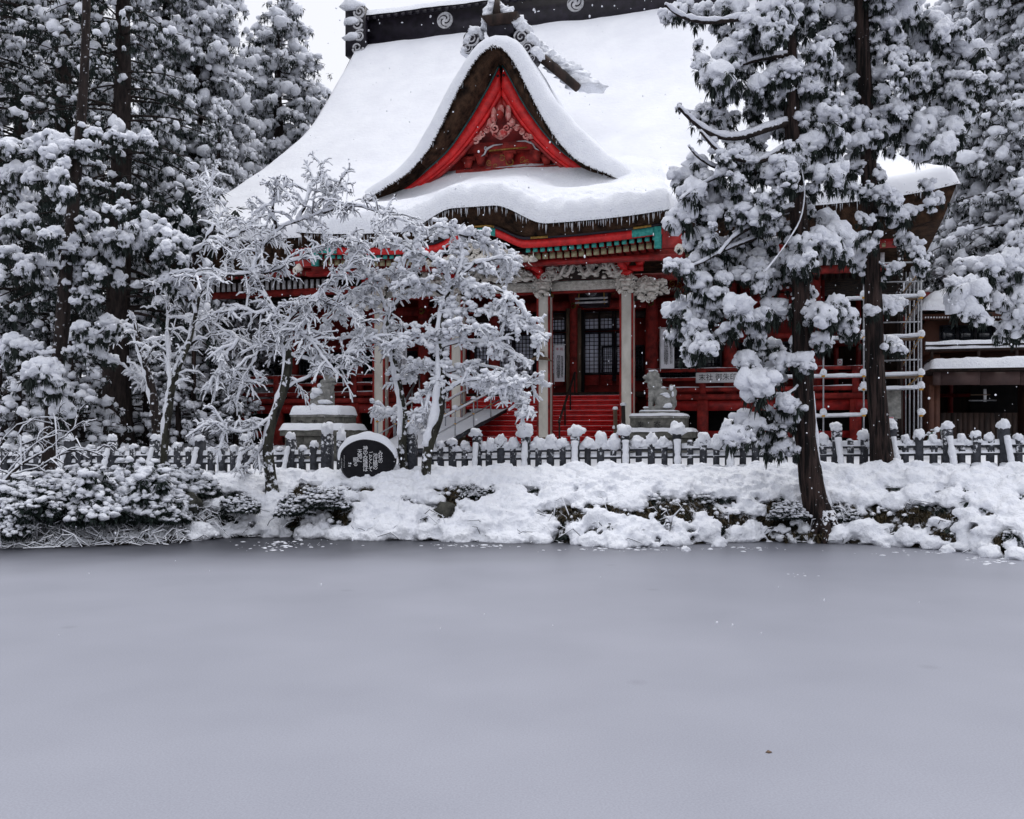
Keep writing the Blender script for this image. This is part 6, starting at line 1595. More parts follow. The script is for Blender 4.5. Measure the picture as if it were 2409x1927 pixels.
blB += fill([(1940, 0), (2270, 0), (2300, 150), (2320, 220), (2270, 300), (2120, 330), (2070, 400), (2045, 640), (1990, 620), (1980, 400), (1960, 200)], 130, 9, 24, 7)
blA += fill([(1760, -20), (1720, -200), (1800, -420), (1880, -460), (1940, -300), (1980, -20)], 75, 12, 32, 8)
blB += fill([(1930, -20), (1950, -250), (1990, -440), (2040, -450), (2110, -260), (2180, -20)], 75, 12, 32, 9)
blB += fill([(1995, 0), (2065, 0), (2075, 430), (2005, 430)], 34, 9, 22, 14)
cedA = snowy_cedar('cedar_tree', [(1950, 1285, 122), (1944, 1264, 90), (1933, 1232, 70), (1913, 1165, 56), (1898, 1060, 48), (1890, 920, 45), (1885, 790, 42), (1881, 518, 38), (1866, 358, 36), (1861, 239, 33), (1857, 80, 30), (1855, -120, 26), (1852, -420, 16)], 24.6, blA, 31, label='nearer leaning cedar with bare lower trunk and snow laden boughs at the pond edge', strip=4.0, bare=[([(1850, 290), (1821, 298), (1740, 327), (1682, 322), (1633, 290), (1597, 253)], 0.10), ([(1862, 345), (1846, 347), (1789, 384), (1731, 375), (1682, 351), (1648, 310)], 0.085), ([(1860, 360), (1800, 395), (1690, 415), (1640, 440), (1600, 470)], 0.055), ([(1875, 486), (1805, 510), (1723, 559), (1690, 600)], 0.085), ([(1858, 130), (1790, 138), (1720, 160)], 0.08), ([(1855, 30), (1760, 42), (1660, 55), (1600, 40), (1565, 12)], 0.08), ([(1870, 420), (1882, 380), (1895, 450), (1885, 520), (1840, 590), (1800, 640)], 0.02), ([(1720, 400), (1680, 395), (1640, 370), (1620, 345)], 0.045), ([(1780, 560), (1700, 590), (1640, 625), (1560, 640)], 0.045), ([(1890, 900), (1850, 935), (1800, 930), (1770, 925)], 0.05)])
cedB = snowy_cedar('cedar_tree', [(2086, 1160, 74), (2080, 1120, 58), (2070, 1023, 44), (2058, 854, 42), (2053, 685, 39), (2046, 438, 36), (2038, 279, 34), (2028, 100, 32), (2022, -100, 28), (2018, -420, 18)], 26.2, blB, 32, 'straight cedar with snow flecked trunk behind the fence line, second from the right edge')
p = at(2530, 700, 27.0); 
blC = C6([(1700,220,90),(1740,180,60),(1650,160,50),(1720,300,60),(1790,340,50),(1740,60,70),(1900,130,60),(1960,100,60),(1980,300,70),(1940,400,60),(2000,400,50),(1900,450,40),(2000,220,60),(1850,60,60),(2030,60,60),(1830,200,40),(1880,250,40),(1960,30,60),(2050,160,60),(2060,330,60),(2080,420,60),(1800,130,40)])
blC += [(2420, 480, 22), (2405, 560, 22), (2390, 600, 20), (2440, 620, 24), (2450, 540, 24), (2395, 440, 18)]
snowy_cedar('cedar_tree', [(2560, 1250, 60), (2556, 900, 46), (2552, 600, 40), (2548, 200, 34), (2545, -300, 22)], 26.5, blC, 33, 'cedar at the right edge whose drooping snowy boughs hang before the annex')
blL = CL([(80,170,80),(100,200,70),(200,240,60),(300,160,70),(330,250,60),(430,130,90),(520,110,80),(600,150,90),(660,180,70),(540,260,90),(500,330,60),(650,360,60),(300,420,60),(360,480,100),(150,450,90),(120,560,80),(60,480,70),(590,480,70),(660,610,90),(700,650,60),(240,680,80),(270,820,90),(230,760,70),(340,700,60),(510,650,50),(870,190,70),(800,60,70),(900,1130,60),(1000,1120,60),(1100,1080,80),(1170,1120,70),(1250,1130,70),(1330,1040,70),(1430,1010,80),(1530,1000,80),(1620,1040,80),(1700,1070,70),(1450,1150,100),(1570,1130,90),(1690,1210,70),(1640,1260,60),(1800,1130,80),(1880,1160,70),(1820,1230,60),(1840,1330,60),(1060,1230,80),(1150,1250,90),(1210,1220,70),(1180,1330,80),(1040,1390,70),(870,1290,80),(850,1370,60),(940,1420,70),(730,1220,70),(700,1100,60),(760,1130,50),(1600,1360,60),(1640,1420,50),(250,1420,70),(300,1350,60),(360,1500,60),(400,1550,60),(490,1540,70),(470,1460,50),(560,1060,70),(450,1080,60),(450,1150,60),(690,1320,70),(650,1380,60),(800,1500,60),(1700,1530,70),(1780,1600,60),(1880,1650,50),(960,900,60),(880,960,50),(1100,820,50),(1250,780,50),(1480,900,50),(60,950,70),(150,980,60),(240,940,60),(330,930,60),(60,1250,70),(150,1240,60),(1000,560,30),(1300,600,30),(1050,400,30),(950,40,60),(1320,100,60),(1520,150,60),(1480,60,50),(1160,60,50)])
blL += C4([(180,650,60),(230,620,60),(280,640,50),(240,730,45),(290,790,40),(360,740,40),(350,850,55),(320,900,40),(300,690,40),(150,70,60),(200,40,50),(250,140,50),(270,130,40),(60,480,60),(120,500,50),(180,520,40),(440,520,30),(560,540,40),(620,580,40),(600,370,50),(640,400,40),(450,400,35),(40,560,50),(500,440,35),(580,440,40),(660,130,40),(540,90,40),(470,200,30),(420,260,25),(540,240,30)])
snowy_cedar('cedar_tree', [(112, 1105, 34), (117, 1040, 30), (124, 940, 29), (138, 840, 30), (146, 770, 32), (153, 650, 29), (168, 520, 27), (180, 400, 25), (190, 300, 23), (200, 150, 20), (205, -60, 17), (208, -250, 12)], 26.8, blL, 34, 'slim dark cedar loaded with big rounded snow lumps at the left of the pond', trunk_mat='bark_dark_snowy')

# ---- tall background conifers
def conifer(H, Rc, c0, n_br, seed, clump, snowiness=1.0, droop=0.35, ex=0.62):
    """Trunk, crown and crown snow of one conifer standing at the origin."""
    r = np.random.default_rng(seed); tb, nd, sn = MB(), MB(), MB()
    zz = np.linspace(0, H, 24); tr = 0.020 * H * (1 - zz / H) ** 0.8 + 0.03; tr[0] *= 1.5; tr[1] *= 1.12
    Q = np.c_[0.15 * np.sin(zz * 0.2 + seed), 0.15 * np.cos(zz * 0.17 + seed), zz]; rough_trunk(tb, Q, tr, 12, 0.15, seed)
    cl, cs, tf, ts = [], [], [], []
    for i in range(n_br):
        f_ = (i + r.random()) / n_br; h = H * (c0 + (1 - c0) * f_); az = r.uniform(0, 6.283)
        L = Rc * (1 - f_) ** ex * r.uniform(0.65, 1.1) + 0.25; lift = r.uniform(-0.05, 0.3); dr_ = droop * r.uniform(0.5, 1.7)
        k = 7; u = np.linspace(0, 1, k); rad_ = L * u
        pth = np.c_[np.cos(az) * rad_, np.sin(az) * rad_, h + lift * L * u - dr_ * L * u ** 2]
        tb.tube(pth, 0.012 * L * (1 - u) + 0.01, 4, cap=False)
        m = max(3, int(L * 4.6))
        for q in range(m):
            uu = 0.25 + 0.75 * (q + r.random()) / m; lat = r.normal(0, 0.16 * L * (0.35 + uu * 0.6))
            c = np.array([math.cos(az) * L * uu - math.sin(az) * lat, math.sin(az) * L * uu + math.cos(az) * lat, h + lift * L * uu - dr_ * L * uu ** 2 - abs(lat) * 0.25 + r.normal(0, 0.12)])
            s = clump * (0.45 + 0.9 * r.random() ** 1.8)
            tf.append(c + [r.normal(0, s * .6), r.normal(0, s * .6), s * r.uniform(-0.5, 0.5)]); ts.append(clump * r.uniform(0.8, 1.5))
            tf.append(c - [r.normal(0, s * .5), r.normal(0, s * .5), s * 0.8]); ts.append(clump * r.uniform(0.8, 1.5))
            if r.random() < 0.82 * snowiness:
                cl.append(c); cs.append((s * r.uniform(.7, 1.2), s * r.uniform(.7, 1.2), s * r.uniform(.6, 1.35)))
                if r.random() < 0.6: cl.append(c + [r.normal(0, s * .7), r.normal(0, s * .7), -s * r.uniform(0.1, 0.6)]); cs.append((s * .5, s * .5, s * .45))
    nd.scatter(TUFT_F, tf, np.array(ts), rng=r); sn.scatter(BLOBT, cl, np.array(cs), rng=r, rot=rot_any(len(cl), r, 0.35))
    out = []
    for nm, mb_, mt, smo in (('trunk', tb, 'bark_dark', True), ('crown', nd, 'needle_snowy' if snowiness > 0.5 else 'needle', False), ('crown_snow', sn, 'snow_clump', True)):
        me = mb_.mesh(nm, smo); me.materials.append(MATS[mt]); out.append(me)
    return out
PROTO = {'tall': conifer(26, 4.2, 0.24, 210, 1, 0.22), 'dark': conifer(26, 4.6, 0.20, 210, 2, 0.17, 0.36), 'round': conifer(24, 3.6, 0.10, 240, 3, 0.24, 1.0, 0.25, 0.38), 'sapling': conifer(4.0, 1.3, 0.06, 55, 4, 0.13, 0.95, 0.4)}
def place_tree(kind, px, D, H, rz, label, group, name='conifer_tree', sx=1.0):
    mt, mc, ms = PROTO[kind]; H0 = {'tall': 26, 'dark': 26, 'round': 24, 'sapling': 4.0}[kind]
    x = (px - CX) / FPX * D; k = H / H0
    root = empty(name, (x, D, gz(x, D) - 0.1), rz, org=(0, 0, 0)); root.scale = (k * sx, k * sx, k)
    t_ = link('trunk', mt, root); c_ = link('crown', mc, root); s_ = link('crown_snow', ms, c_); s_['kind'] = 'stuff'
    tag(root, label, 'tree', group)
GL, GR = 'conifers of the wood left of the hall', 'conifers behind the hall and annex on the right'
for a_ in [('dark', -40, 38, 27, 0.3, 'dark thinly snowed cedar whose boughs fill the top left corner', GL, 1.15), ('dark', 150, 45, 29, 1.7, 'dark tall cedar second from the top left corner', GL, 1.1), ('tall', 40, 52, 30, 2.6, 'tall snowy cedar deep in the wood at the left edge', GL, 1.0),
           ('dark', 282, 37, 26, 4.1, 'cedar with a thick dark trunk standing close behind the left fence', GL, 1.0), ('tall', 392, 50, 28, 5.0, 'snowy cedar rising between the thick trunk and the round topped conifer', GL, 1.0), ('round', 470, 50, 26.5, 0.9, 'snow heaped conifer whose top leaves the picture left of the roof', GL, 1.0),
           ('round', 662, 56, 25.5, 2.2, 'round topped snowy conifer just left of the roof ridge', GL, 1.15), ('round', 575, 62, 25, 3.3, 'snowy conifer in the gap between the two round topped conifers', GL, 1.0), ('tall', 516, 45, 16, 1.1, 'low cedar with a reddish dark trunk by the hall corner', GL, 0.8), ('round', 745, 60, 19, 4.4, 'short snowy conifer against the slope of the great roof', GL, 1.0),
           ('dark', 230, 60, 30, 5.5, 'far dark cedar seen through the gap at the upper left', GL, 1.0), ('tall', 110, 66, 26, 0.2, 'far snowy cedar behind the slim loaded cedar', GL, 1.0), ('tall', 340, 70, 24, 3.9, 'far cedar behind the thick dark trunk', GL, 1.1), ('tall', 440, 74, 22, 2.9, 'farthest cedar low behind the left fence', GL, 1.1), ('tall', -20, 74, 24, 2.0, 'farthest cedar at the left picture edge', GL, 1.2)]:
    place_tree(*a_[:7], sx=a_[7])
for a_ in [('round', 2335, 45, 27, 0.7, 'snow clad conifer above the annex roof', GR, 1.0), ('tall', 2450, 41, 27, 2.0, 'snowy conifer at the upper right corner', GR, 1.1), ('round', 2235, 60, 27, 3.1, 'far snowy conifer above the right roof corner', GR, 1.0), ('tall', 2140, 64, 27, 4.4, 'far conifer showing between the two near cedars', GR, 1.1), ('dark', 2395, 58, 29, 5.2, 'dark far conifer high at the right edge', GR, 1.1), ('round', 2300, 72, 30, 1.2, 'farthest conifer behind the annex', GR, 1.2), ('tall', 2480, 62, 26, 1.5, 'far conifer just past the right edge of the annex', GR, 1.1)]:
    place_tree(*a_[:7], sx=a_[7])
GS = 'snowed saplings under the wood'
for k_, (px, D, H, lb) in enumerate([(60, 33, 4.2, 'snowy sapling nearest the left edge behind the fence'), (175, 34.5, 4.6, 'snowy sapling between the slim cedar and the thick trunk'), (225, 40, 5.0, 'snowy sapling left of the thick dark trunk'), (335, 38, 4.4, 'snowy sapling right of the thick dark trunk'), (365, 44, 5.5, 'taller snowy sapling behind the mossy forked tree'), (430, 37, 3.6, 'snowy sapling right of the mossy forked tree'), (475, 42, 5.2, 'snowy sapling beside the reddish dark trunk'), (545, 38.5, 3.4, 'snowy sapling at the corner of the hall'), (20, 42, 6.0, 'tall snowy sapling at the left picture edge'), (120, 46, 6.5, 'tall snowy sapling behind the slim cedar'), (290, 50, 7.0, 'far snowy sapling behind the thick trunk'), (410, 54, 6.0, 'far snowy sapling between the trunks')]):
    place_tree('sapling', px, D, H, k_ * 1.3, lb, GS, 'snowy_sapling', sx=1.25)

# ---- bare broadleaf trees with snow along every twig
def bare_tree(name, trunk_px, D, limbs_px, seed, label, mat='bark_mossy_snowy', tw=0.022, n_sec=7.0, n_tw=9, clumps=0.0, sec_len=(0.35, 0.95), coat=0.45, limb_r=0.05, tlen=(0.10, 0.34)):
    r = np.random.default_rng(seed); P, R = trunk_path(trunk_px, D, 0.3); Q, rad = smooth_path(P, R)
    base = P[0].copy(); root = empty(name, base, 0, org=base)
    tb = MB(); rough_trunk(tb, Q, rad, 12, 0.12, seed); tb.build('trunk', mat, root, smooth=True)
    snow, dark, cl = MB(), MB(), []
    qs = slice(0, None)
    side = np.where(np.arange(len(Q)) > 0, 1, 1)
    tilt = np.gradient(Q, axis=0); tilt /= np.linalg.norm(tilt, axis=1)[:, None]
    k0 = int(len(Q) * 0.22); snow.tube(Q[k0:] + np.c_[-0.62 * rad[k0:], -0.45 * rad[k0:] - 0.4 * (coat - 0.45) * rad[k0:], 0 * rad[k0:]], rad[k0:] * np.clip(coat + 0.16 * r.normal(0, 1, len(Q) - k0), 0.1, 1), 8)
    curves = [(Q[len(Q) // 2:], rad[len(Q) // 2:] * 0.8)]
    for L in limbs_px:
        n = len(L); d0 = r.normal(0, 0.25); d1 = d0 + r.normal(0, 0.9)
        Pp = np.array([at(x, y, D + 0.2 + (d0 * 0 + d1 * i / max(1, n - 1))) for i, (x, y) in enumerate(L)])
        Rr = np.linspace(limb_r, limb_r * 0.3, n)
        Pq, rq = smooth_path(Pp, Rr, 5); Pq[1:-1] += r.normal(0, 0.015, (len(Pq) - 2, 3))
        dark.tube(Pq, rq, 6)
        snow.tube(Pq + np.c_[np.zeros(len(Pq)), np.full(len(Pq), -0.015), rq * 0.7 + 0.012], (rq * 0.85 + min(0.022, limb_r * 0.5)) * (1 + 0.22 * r.normal(0, 1, len(Pq))).clip(0.5, 1.6), 7)
        curves.append((Pq, rq))
    S0, S1, S2, SR = [], [], [], []
    T0, T1, T2 = [], [], []
    for Pq, rq in curves:
        seg = np.linalg.norm(np.diff(Pq, axis=0), axis=1); tot = seg.sum(); m = int(tot * n_sec); cum = np.r_[0, np.cumsum(seg)]
        for _ in range(m):
            s = tot * r.random() ** 0.8; i = min(np.searchsorted(cum, s), len(Pq) - 1); i = max(i, 1); p = Pq[i - 1] + (Pq[i] - Pq[i - 1]) * ((s - cum[i - 1]) / (seg[i - 1] + 1e-9))
            t = (Pq[i] - Pq[i - 1]) / (seg[i - 1] + 1e-9)
            d = t * r.uniform(0.1, 0.9) + r.normal(0, 0.7, 3) * [1, 0.9, 0.55] + [0, 0, 0.12]; d /= np.linalg.norm(d) + 1e-9
            L = r.uniform(*sec_len); sag = L * r.uniform(0.05, 0.35)
            a, b, c = p, p + d * L * 0.5 + [0, 0, 0.04 * L], p + d * L + [0, 0, -sag]
            S0.append(a); S1.append(b); S2.append(c)
            for q in range(r.poisson(n_tw)):
                u = r.random() ** 0.7; o = (a * (1 - u) + b * u) if u < 0.5 else b + (c - b) * u
                o = a * (1 - u) ** 2 + 2 * b * u * (1 - u) + c * u * u
                dd = d * r.uniform(0.2, 1.0) + r.normal(0, 0.6, 3); dd /= np.linalg.norm(dd) + 1e-9; l_ = r.uniform(*tlen)
                T0.append(o); T1.append(o + dd * l_ * 0.55); T2.append(o + dd * l_ + [0, 0, -l_ * r.uniform(0.1, 0.5)])
                if r.random() < clumps: cl.append(o + dd * l_ * 0.7)
    S = np.stack([S0, S1, S2], 1); N = len(S); T = np.stack([T0, T1, T2], 1); M = len(T)
    dark.tubes(S, np.tile([0.018, 0.014, 0.008], (N, 1)), 4); dark.tubes(T, np.tile([0.010, 0.008, 0.005], (M, 1)), 3)
    j = r.uniform(0.7, 1.4, (N, 1)); snow.tubes(S + [0, -0.002, 0.028], np.tile([0.028, 0.034, 0.020], (N, 1)) * j * tw / 0.020, 6)
    j = r.uniform(0.6, 1.5, (M, 1)); snow.tubes(T + [0, -0.002, 0.019], np.tile([0.018, 0.024, 0.013], (M, 1)) * j * tw / 0.022, 5)
    if len(cl): snow.scatter(BLOBT, cl, r.uniform(0.03, 0.10, (len(cl), 1)) * [1.1, 1.1, 0.9], rng=r)
    br = dark.build('branches', 'twig', root, smooth=True); snow.build('branch_snow', 'snow', br, smooth=True)
    tag(root, label, 'tree', 'bare trees before the hall')
bare_tree('bare_tree', [(641, 1165, 34), (637, 1120, 27), (627, 1044, 25), (643, 981, 24), (669, 917, 23), (681, 837, 21), (664, 782, 18), (643, 727, 16), (610, 670, 13), (592, 642, 11)], 27.0,
   [[(664, 782), (700, 722), (740, 702), (790, 660), (830, 620)], [(610, 670), (560, 600), (540, 560), (505, 530), (500, 470), (490, 415)], [(592, 642), (620, 580), (650, 540), (700, 520), (760, 500), (800, 440)], [(650, 540), (640, 480), (655, 430)], [(700, 520), (725, 470), (730, 430), (770, 410), (790, 445)], [(740, 702), (720, 760), (700, 800)], [(681, 837), (740, 850), (790, 840), (850, 860)],
    [(681, 837), (610, 824), (560, 800), (500, 762), (490, 745)], [(643, 981), (600, 1010), (560, 1020), (520, 1000)], [(626, 1044), (590, 1085), (566, 1112)], [(592, 642), (540, 650), (480, 640), (455, 655)], [(760, 500), (840, 480), (900, 505), (950, 520)], [(740, 702), (800, 720), (850, 760)], [(669, 917), (740, 880), (790, 850), (880, 785)], [(643, 727), (600, 740), (560, 720), (530, 740)], [(660, 760), (720, 790), (760, 840), (790, 880)], [(592, 642), (640, 640), (720, 600), (800, 570), (860, 580)], [(540, 560), (580, 540), (620, 500)], [(610, 824), (580, 880), (560, 930), (555, 960)], [(560, 800), (520, 850), (510, 900)], [(505, 530), (470, 590), (440, 600)]],
   51, 'wide snowy bare tree with a leaning dark trunk left of the poem stone', tw=0.020, n_sec=8.5, n_tw=12, tlen=(0.08, 0.28))
bare_tree('bare_tree', [(948, 1120, 24), (947, 1060, 21), (947, 1017, 20), (950, 975, 19), (941, 920, 17), (927, 848, 15), (913, 792, 14), (908, 764, 14), (915, 742, 12)], 28.3,
   [[(915, 745), (902, 709), (880, 660), (850, 640)], [(915, 742), (941, 706), (960, 660), (980, 620), (970, 570), (1000, 545)], [(902, 709), (840, 700), (800, 730), (770, 765)], [(950, 975), (920, 972), (890, 962)], [(950, 975), (985, 985), (1000, 1000)], [(980, 620), (930, 560), (900, 560), (860, 590)], [(880, 660), (830, 600), (820, 560)], [(927, 848), (900, 800), (860, 790), (830, 820)], [(960, 660), (900, 640), (860, 680), (850, 720)]],
   52, 'slender forked snowy tree beside the right edge of the poem stone', tw=0.023, n_sec=8, n_tw=10, tlen=(0.08, 0.28), sec_len=(0.3, 0.75), clumps=0.3, coat=0.75)
bare_tree('bare_tree', [(1000, 1140, 27), (1003, 1100, 24), (1006, 1060, 25), (1018, 1015, 29), (1033, 975, 27), (1034, 933, 25), (1040, 878, 21), (1032, 800, 16), (1039, 737, 14), (1047, 695, 13), (1075, 659, 11), (1117, 620, 9)], 27.2,
   [[(1039, 737), (1100, 730), (1180, 735), (1240, 770), (1270, 810)], [(1047, 695), (1000, 670), (960, 660)], [(1075, 659), (1090, 600), (1080, 550), (1040, 530), (990, 545)], [(1080, 550), (1130, 560), (1170, 600), (1200, 640)], [(1117, 620), (1170, 608), (1210, 600)], [(1039, 878), (1110, 860), (1180, 870), (1240, 900), (1262, 905)], [(1035, 800), (980, 790), (950, 810)], [(1033, 878), (990, 860), (960, 885)], [(1090, 690), (1150, 675), (1200, 690), (1225, 725)], [(1039, 878), (1100, 905), (1170, 925), (1230, 935), (1245, 965)], [(1035, 820), (1100, 800), (1170, 810), (1230, 850)], [(1040, 880), (1010, 920), (995, 960), (990, 985)], [(1060, 670), (1030, 620), (1000, 600), (960, 590)], [(1032, 800), (1080, 770), (1130, 775)], [(1034, 933), (1080, 900), (1150, 890), (1210, 910)]],
   53, 'thick snowed tree with drooping white boughs before the ramp', tw=0.027, n_sec=9.0, n_tw=10, tlen=(0.08, 0.26), sec_len=(0.25, 0.65), clumps=0.4, coat=0.75)
bare_tree('bare_tree', [(386, 1195, 16), (382, 1110, 17), (389, 1023, 19), (397, 960, 20), (402, 917, 18), (420, 860, 15), (444, 812, 13), (460, 740, 10), (470, 690, 8)], 27.3,
   [[(402, 917), (396, 854), (394, 760), (396, 690), (392, 640)], [(444, 812), (470, 760), (500, 730)], [(460, 740), (440, 680), (430, 640)], [(470, 690), (500, 650), (520, 640)]],
   54, 'mossy slim forked tree in front of the left fence', tw=0.022, n_sec=4, n_tw=5)
bare_tree('bare_tree', [(372, 1040, 26), (368, 981, 24), (355, 900, 20), (340, 850, 17), (326, 812, 14), (318, 760, 10)], 33.0,
   [[(340, 850), (360, 820), (380, 790)], [(326, 812), (300, 780), (270, 760)], [(355, 900), (330, 880), (300, 870)]], 55, 'dark bent bare tree behind the left fence beside the mossy forked tree', mat='bark_dark_snowy', tw=0.03, n_sec=4, n_tw=6)
bare_tree('bare_tree', [(-30, 1190, 14), (20, 1120, 12), (60, 1085, 9), (110, 1060, 7)], 25.0,
   [[(0, 1140), (80, 1040), (140, 1020)], [(20, 1120), (90, 1100), (170, 1050), (230, 1060)], [(60, 1085), (40, 1020), (80, 980), (150, 990)], [(60, 1085), (130, 1050), (180, 1000), (220, 990)], [(-10, 1150), (-10, 1050), (40, 1000)]], 56, 'low spreading bare twigs reaching in from the left edge over the shrubs', mat='bark_dark', tw=0.010, n_sec=2.5, n_tw=3, limb_r=0.014)
mb = MB()
c = at(455, 1040, 37); root = empty('thin_pole_tree', (c[0], c[1], gz(c[0], c[1])), 0, org=(0, 0, 0)); mb.tube([(0, 0, -0.2), (0.02, 0, 4), (0.05, 0, 9)], [0.09, 0.085, 0.07], 9); mb.build('trunk', 'bark', root, smooth=True)
k = MB(); r = np.random.default_rng(3); k.scatter(TUFT, np.c_[r.normal(0, .5, 60), r.normal(0, .5, 60), r.uniform(7.5, 10, 60)], r.uniform(.3, .6, 60), rng=r); cr = k.build('crown', 'needle', root); k = MB(); k.scatter(BLOB1, np.c_[r.normal(0, .5, 50), r.normal(0, .5, 50), r.uniform(7.6, 10.2, 50)], r.uniform(.12, .3, (50, 3)), rng=r); k.build('crown_snow', 'snow_clump', cr, smooth=True)['kind'] = 'stuff'
tag(root, 'straight pole thin reddish trunk beside the hall corner', 'tree')

# ---- shrubs on the bank
def shrub_mesh(seed, n=1000):
    r = np.random.default_rng(seed); u = r.uniform(0, 2 * math.pi, n); v = np.arccos(r.uniform(-0.15, 1, n)); q = r.uniform(0.72, 1.05, n) * (1 + 0.22 * np.sin(u * 3 + seed) + 0.15 * np.sin(v * 5 + u * 2))
    P = np.c_[np.cos(u) * np.sin(v) * q, np.sin(u) * np.sin(v) * q, np.cos(v) * q * 0.85 + 0.1]
    nd, sn, st = MB(), MB(), MB()
    nd.scatter(TUFT, P - [0, 0, 0.05], r.uniform(0.12, 0.24, n), rng=r); m = r.random(n) < 0.72
    s = r.uniform(0.05, 0.115, (m.sum(), 1)); sn.scatter(BLOBT, P[m], s * np.c_[r.uniform(.8, 1.5, m.sum()), r.uniform(.8, 1.3, m.sum()), r.uniform(.5, .9, m.sum())], rng=r, rot=rot_any(m.sum(), r, 0.45))
    for i in range(14):
        p_ = P[r.integers(n)]; st.tube([(0, 0, -0.3), p_ * 0.5 + [0, 0, -0.05], p_], [0.03, 0.02, 0.008], 5)
    out = []
    for nm, mb_, mt, smo in (('stems', st, 'twig', True), ('crown', nd, 'needle', False), ('crown_snow', sn, 'snow_clump', True)):
        me = mb_.mesh(nm, smo); me.materials.append(MATS[mt]); out.append(me)
    return out
SHR = [shrub_mesh(1), shrub_mesh(2)]
for i, (px, py, D, sx, sz, lb) in enumerate([(60, 1205, 25.0, 1.2, 0.9, 'snowy shrub at the left edge below the low twigs'), (170, 1192, 25.3, 1.2, 0.9, 'snowy shrub under the slim loaded cedar'), (250, 1208, 24.6, 1.25, 1.05, 'broad snowy shrub hanging over the ice, left of the middle'), (340, 1202, 24.8, 1.1, 1.1, 'round snowy shrub at the foot of the mossy tree'), (140, 1210, 24.2, 1.0, 0.8, 'low snowy shrub over the water at the left'), (20, 1250, 23.6, 0.75, 0.65, 'small snowy shrub at the lower left corner of the bank'), (420, 1160, 26.0, 0.75, 0.7, 'small snowy shrub right of the mossy tree'), (300, 1165, 26.2, 0.8, 0.4, 'snowy shrub close to the left fence'), (90, 1165, 26.4, 0.9, 0.4, 'snowy shrub behind the low twigs at the fence'), (380, 1220, 24.6, 0.7, 0.6, 'low snowy shrub beside the dark gap in the bank')]):
    c = at(px, py, D); me3 = SHR[i % 2]; root = empty('snowy_shrub', c, i * 1.1, org=(0, 0, 0)); root.scale = (sx, sx * 0.8, sz)
    link('stems', me3[0], root); c_ = link('crown', me3[1], root); link('crown_snow', me3[2], c_)['kind'] = 'stuff'; tag(root, lb, 'shrub', 'shrubs on the left bank')
for i, (px, py, D, s, lb) in enumerate([(1660, 1190, 25.6, 0.42, 'small snowy bush left of the nearer cedar on the bank'), (1990, 1220, 24.6, 0.34, 'small bush right of the nearer cedar trunk'), (2130, 1200, 24.8, 0.5, 'rounded snowy bush below the straight cedar'), (2230, 1210, 24.3, 0.3, 'small snowy bush on the right bank'), (760, 1190, 25.6, 0.5, 'snowy bush below the poem stone'), (690, 1205, 25.4, 0.45, 'snowy bush left of the poem stone bank'), (570, 1200, 25.4, 0.42, 'snowy bush below the leaning bare tree'), (1850, 1215, 24.4, 0.36, 'dark bush against the nearer cedar trunk'), (2400, 1285, 21.6, 0.35, 'dark snowy bush at the right edge by the ice'), (1110, 1165, 26.0, 0.3, 'dark twiggy bush below the ramp')]):
    c = at(px, py, D); me3 = SHR[i % 2]; root = empty('snowy_shrub', c, i * 0.9, org=(0, 0, 0)); root.scale = (s * 1.2, s, s * 0.9)
    link('stems', me3[0], root); c_ = link('crown', me3[1], root); link('crown_snow', me3[2], c_)['kind'] = 'stuff'; tag(root, lb, 'shrub', 'small shrubs on the bank')

# snow and debris heaped round the foot of the nearer cedar
r = np.random.default_rng(88); c = at(1946, 1276, 24.3); k = MB()
k.scatter(BLOBT, np.c_[c[0] + r.normal(0, 0.75, 46), c[1] + r.uniform(-0.25, 0.7, 46), r.uniform(0.0, 0.12, 46)], r.uniform(0.06, 0.2, (46, 3)) * [1.3, 1, .8], rng=r); tag(k.build('foot_snow', 'snow', smooth=True), 'snow heaped round the foot of the nearer cedar', 'snow', kind='stuff')
k = MB(); k.scatter(TUFT_D, np.c_[c[0] + r.normal(0, 0.45, 90), c[1] + r.uniform(-0.3, 0.3, 90), r.uniform(0.02, 0.3, 90)], r.uniform(0.1, 0.25, 90), rng=r); tag(k.build('leaf_litter', 'dead_grass'), 'brown litter at the foot of the nearer cedar', 'litter', kind='stuff')
for i, (dx, dy, lx) in enumerate(((-0.35, -0.12, -0.5), (0.2, -0.3, 0.35), (0.42, 0.0, 0.6), (-0.1, -0.35, -0.25))):
    k = MB(); k.tube([(c[0] + dx * 0.3, c[1] + 0.15 + dy * 0.3, 0.75), (c[0] + dx * 0.8, c[1] + 0.1 + dy * 0.8, 0.3), (c[0] + dx + lx * 0.3, c[1] + 0.05 + dy, 0.06), (c[0] + dx + lx * 0.6, c[1] + dy, -0.08)], [0.10, 0.13, 0.09, 0.05], 8); o = k.build('root', 'bark_snowy', cedA, smooth=True, org=cedA.location)
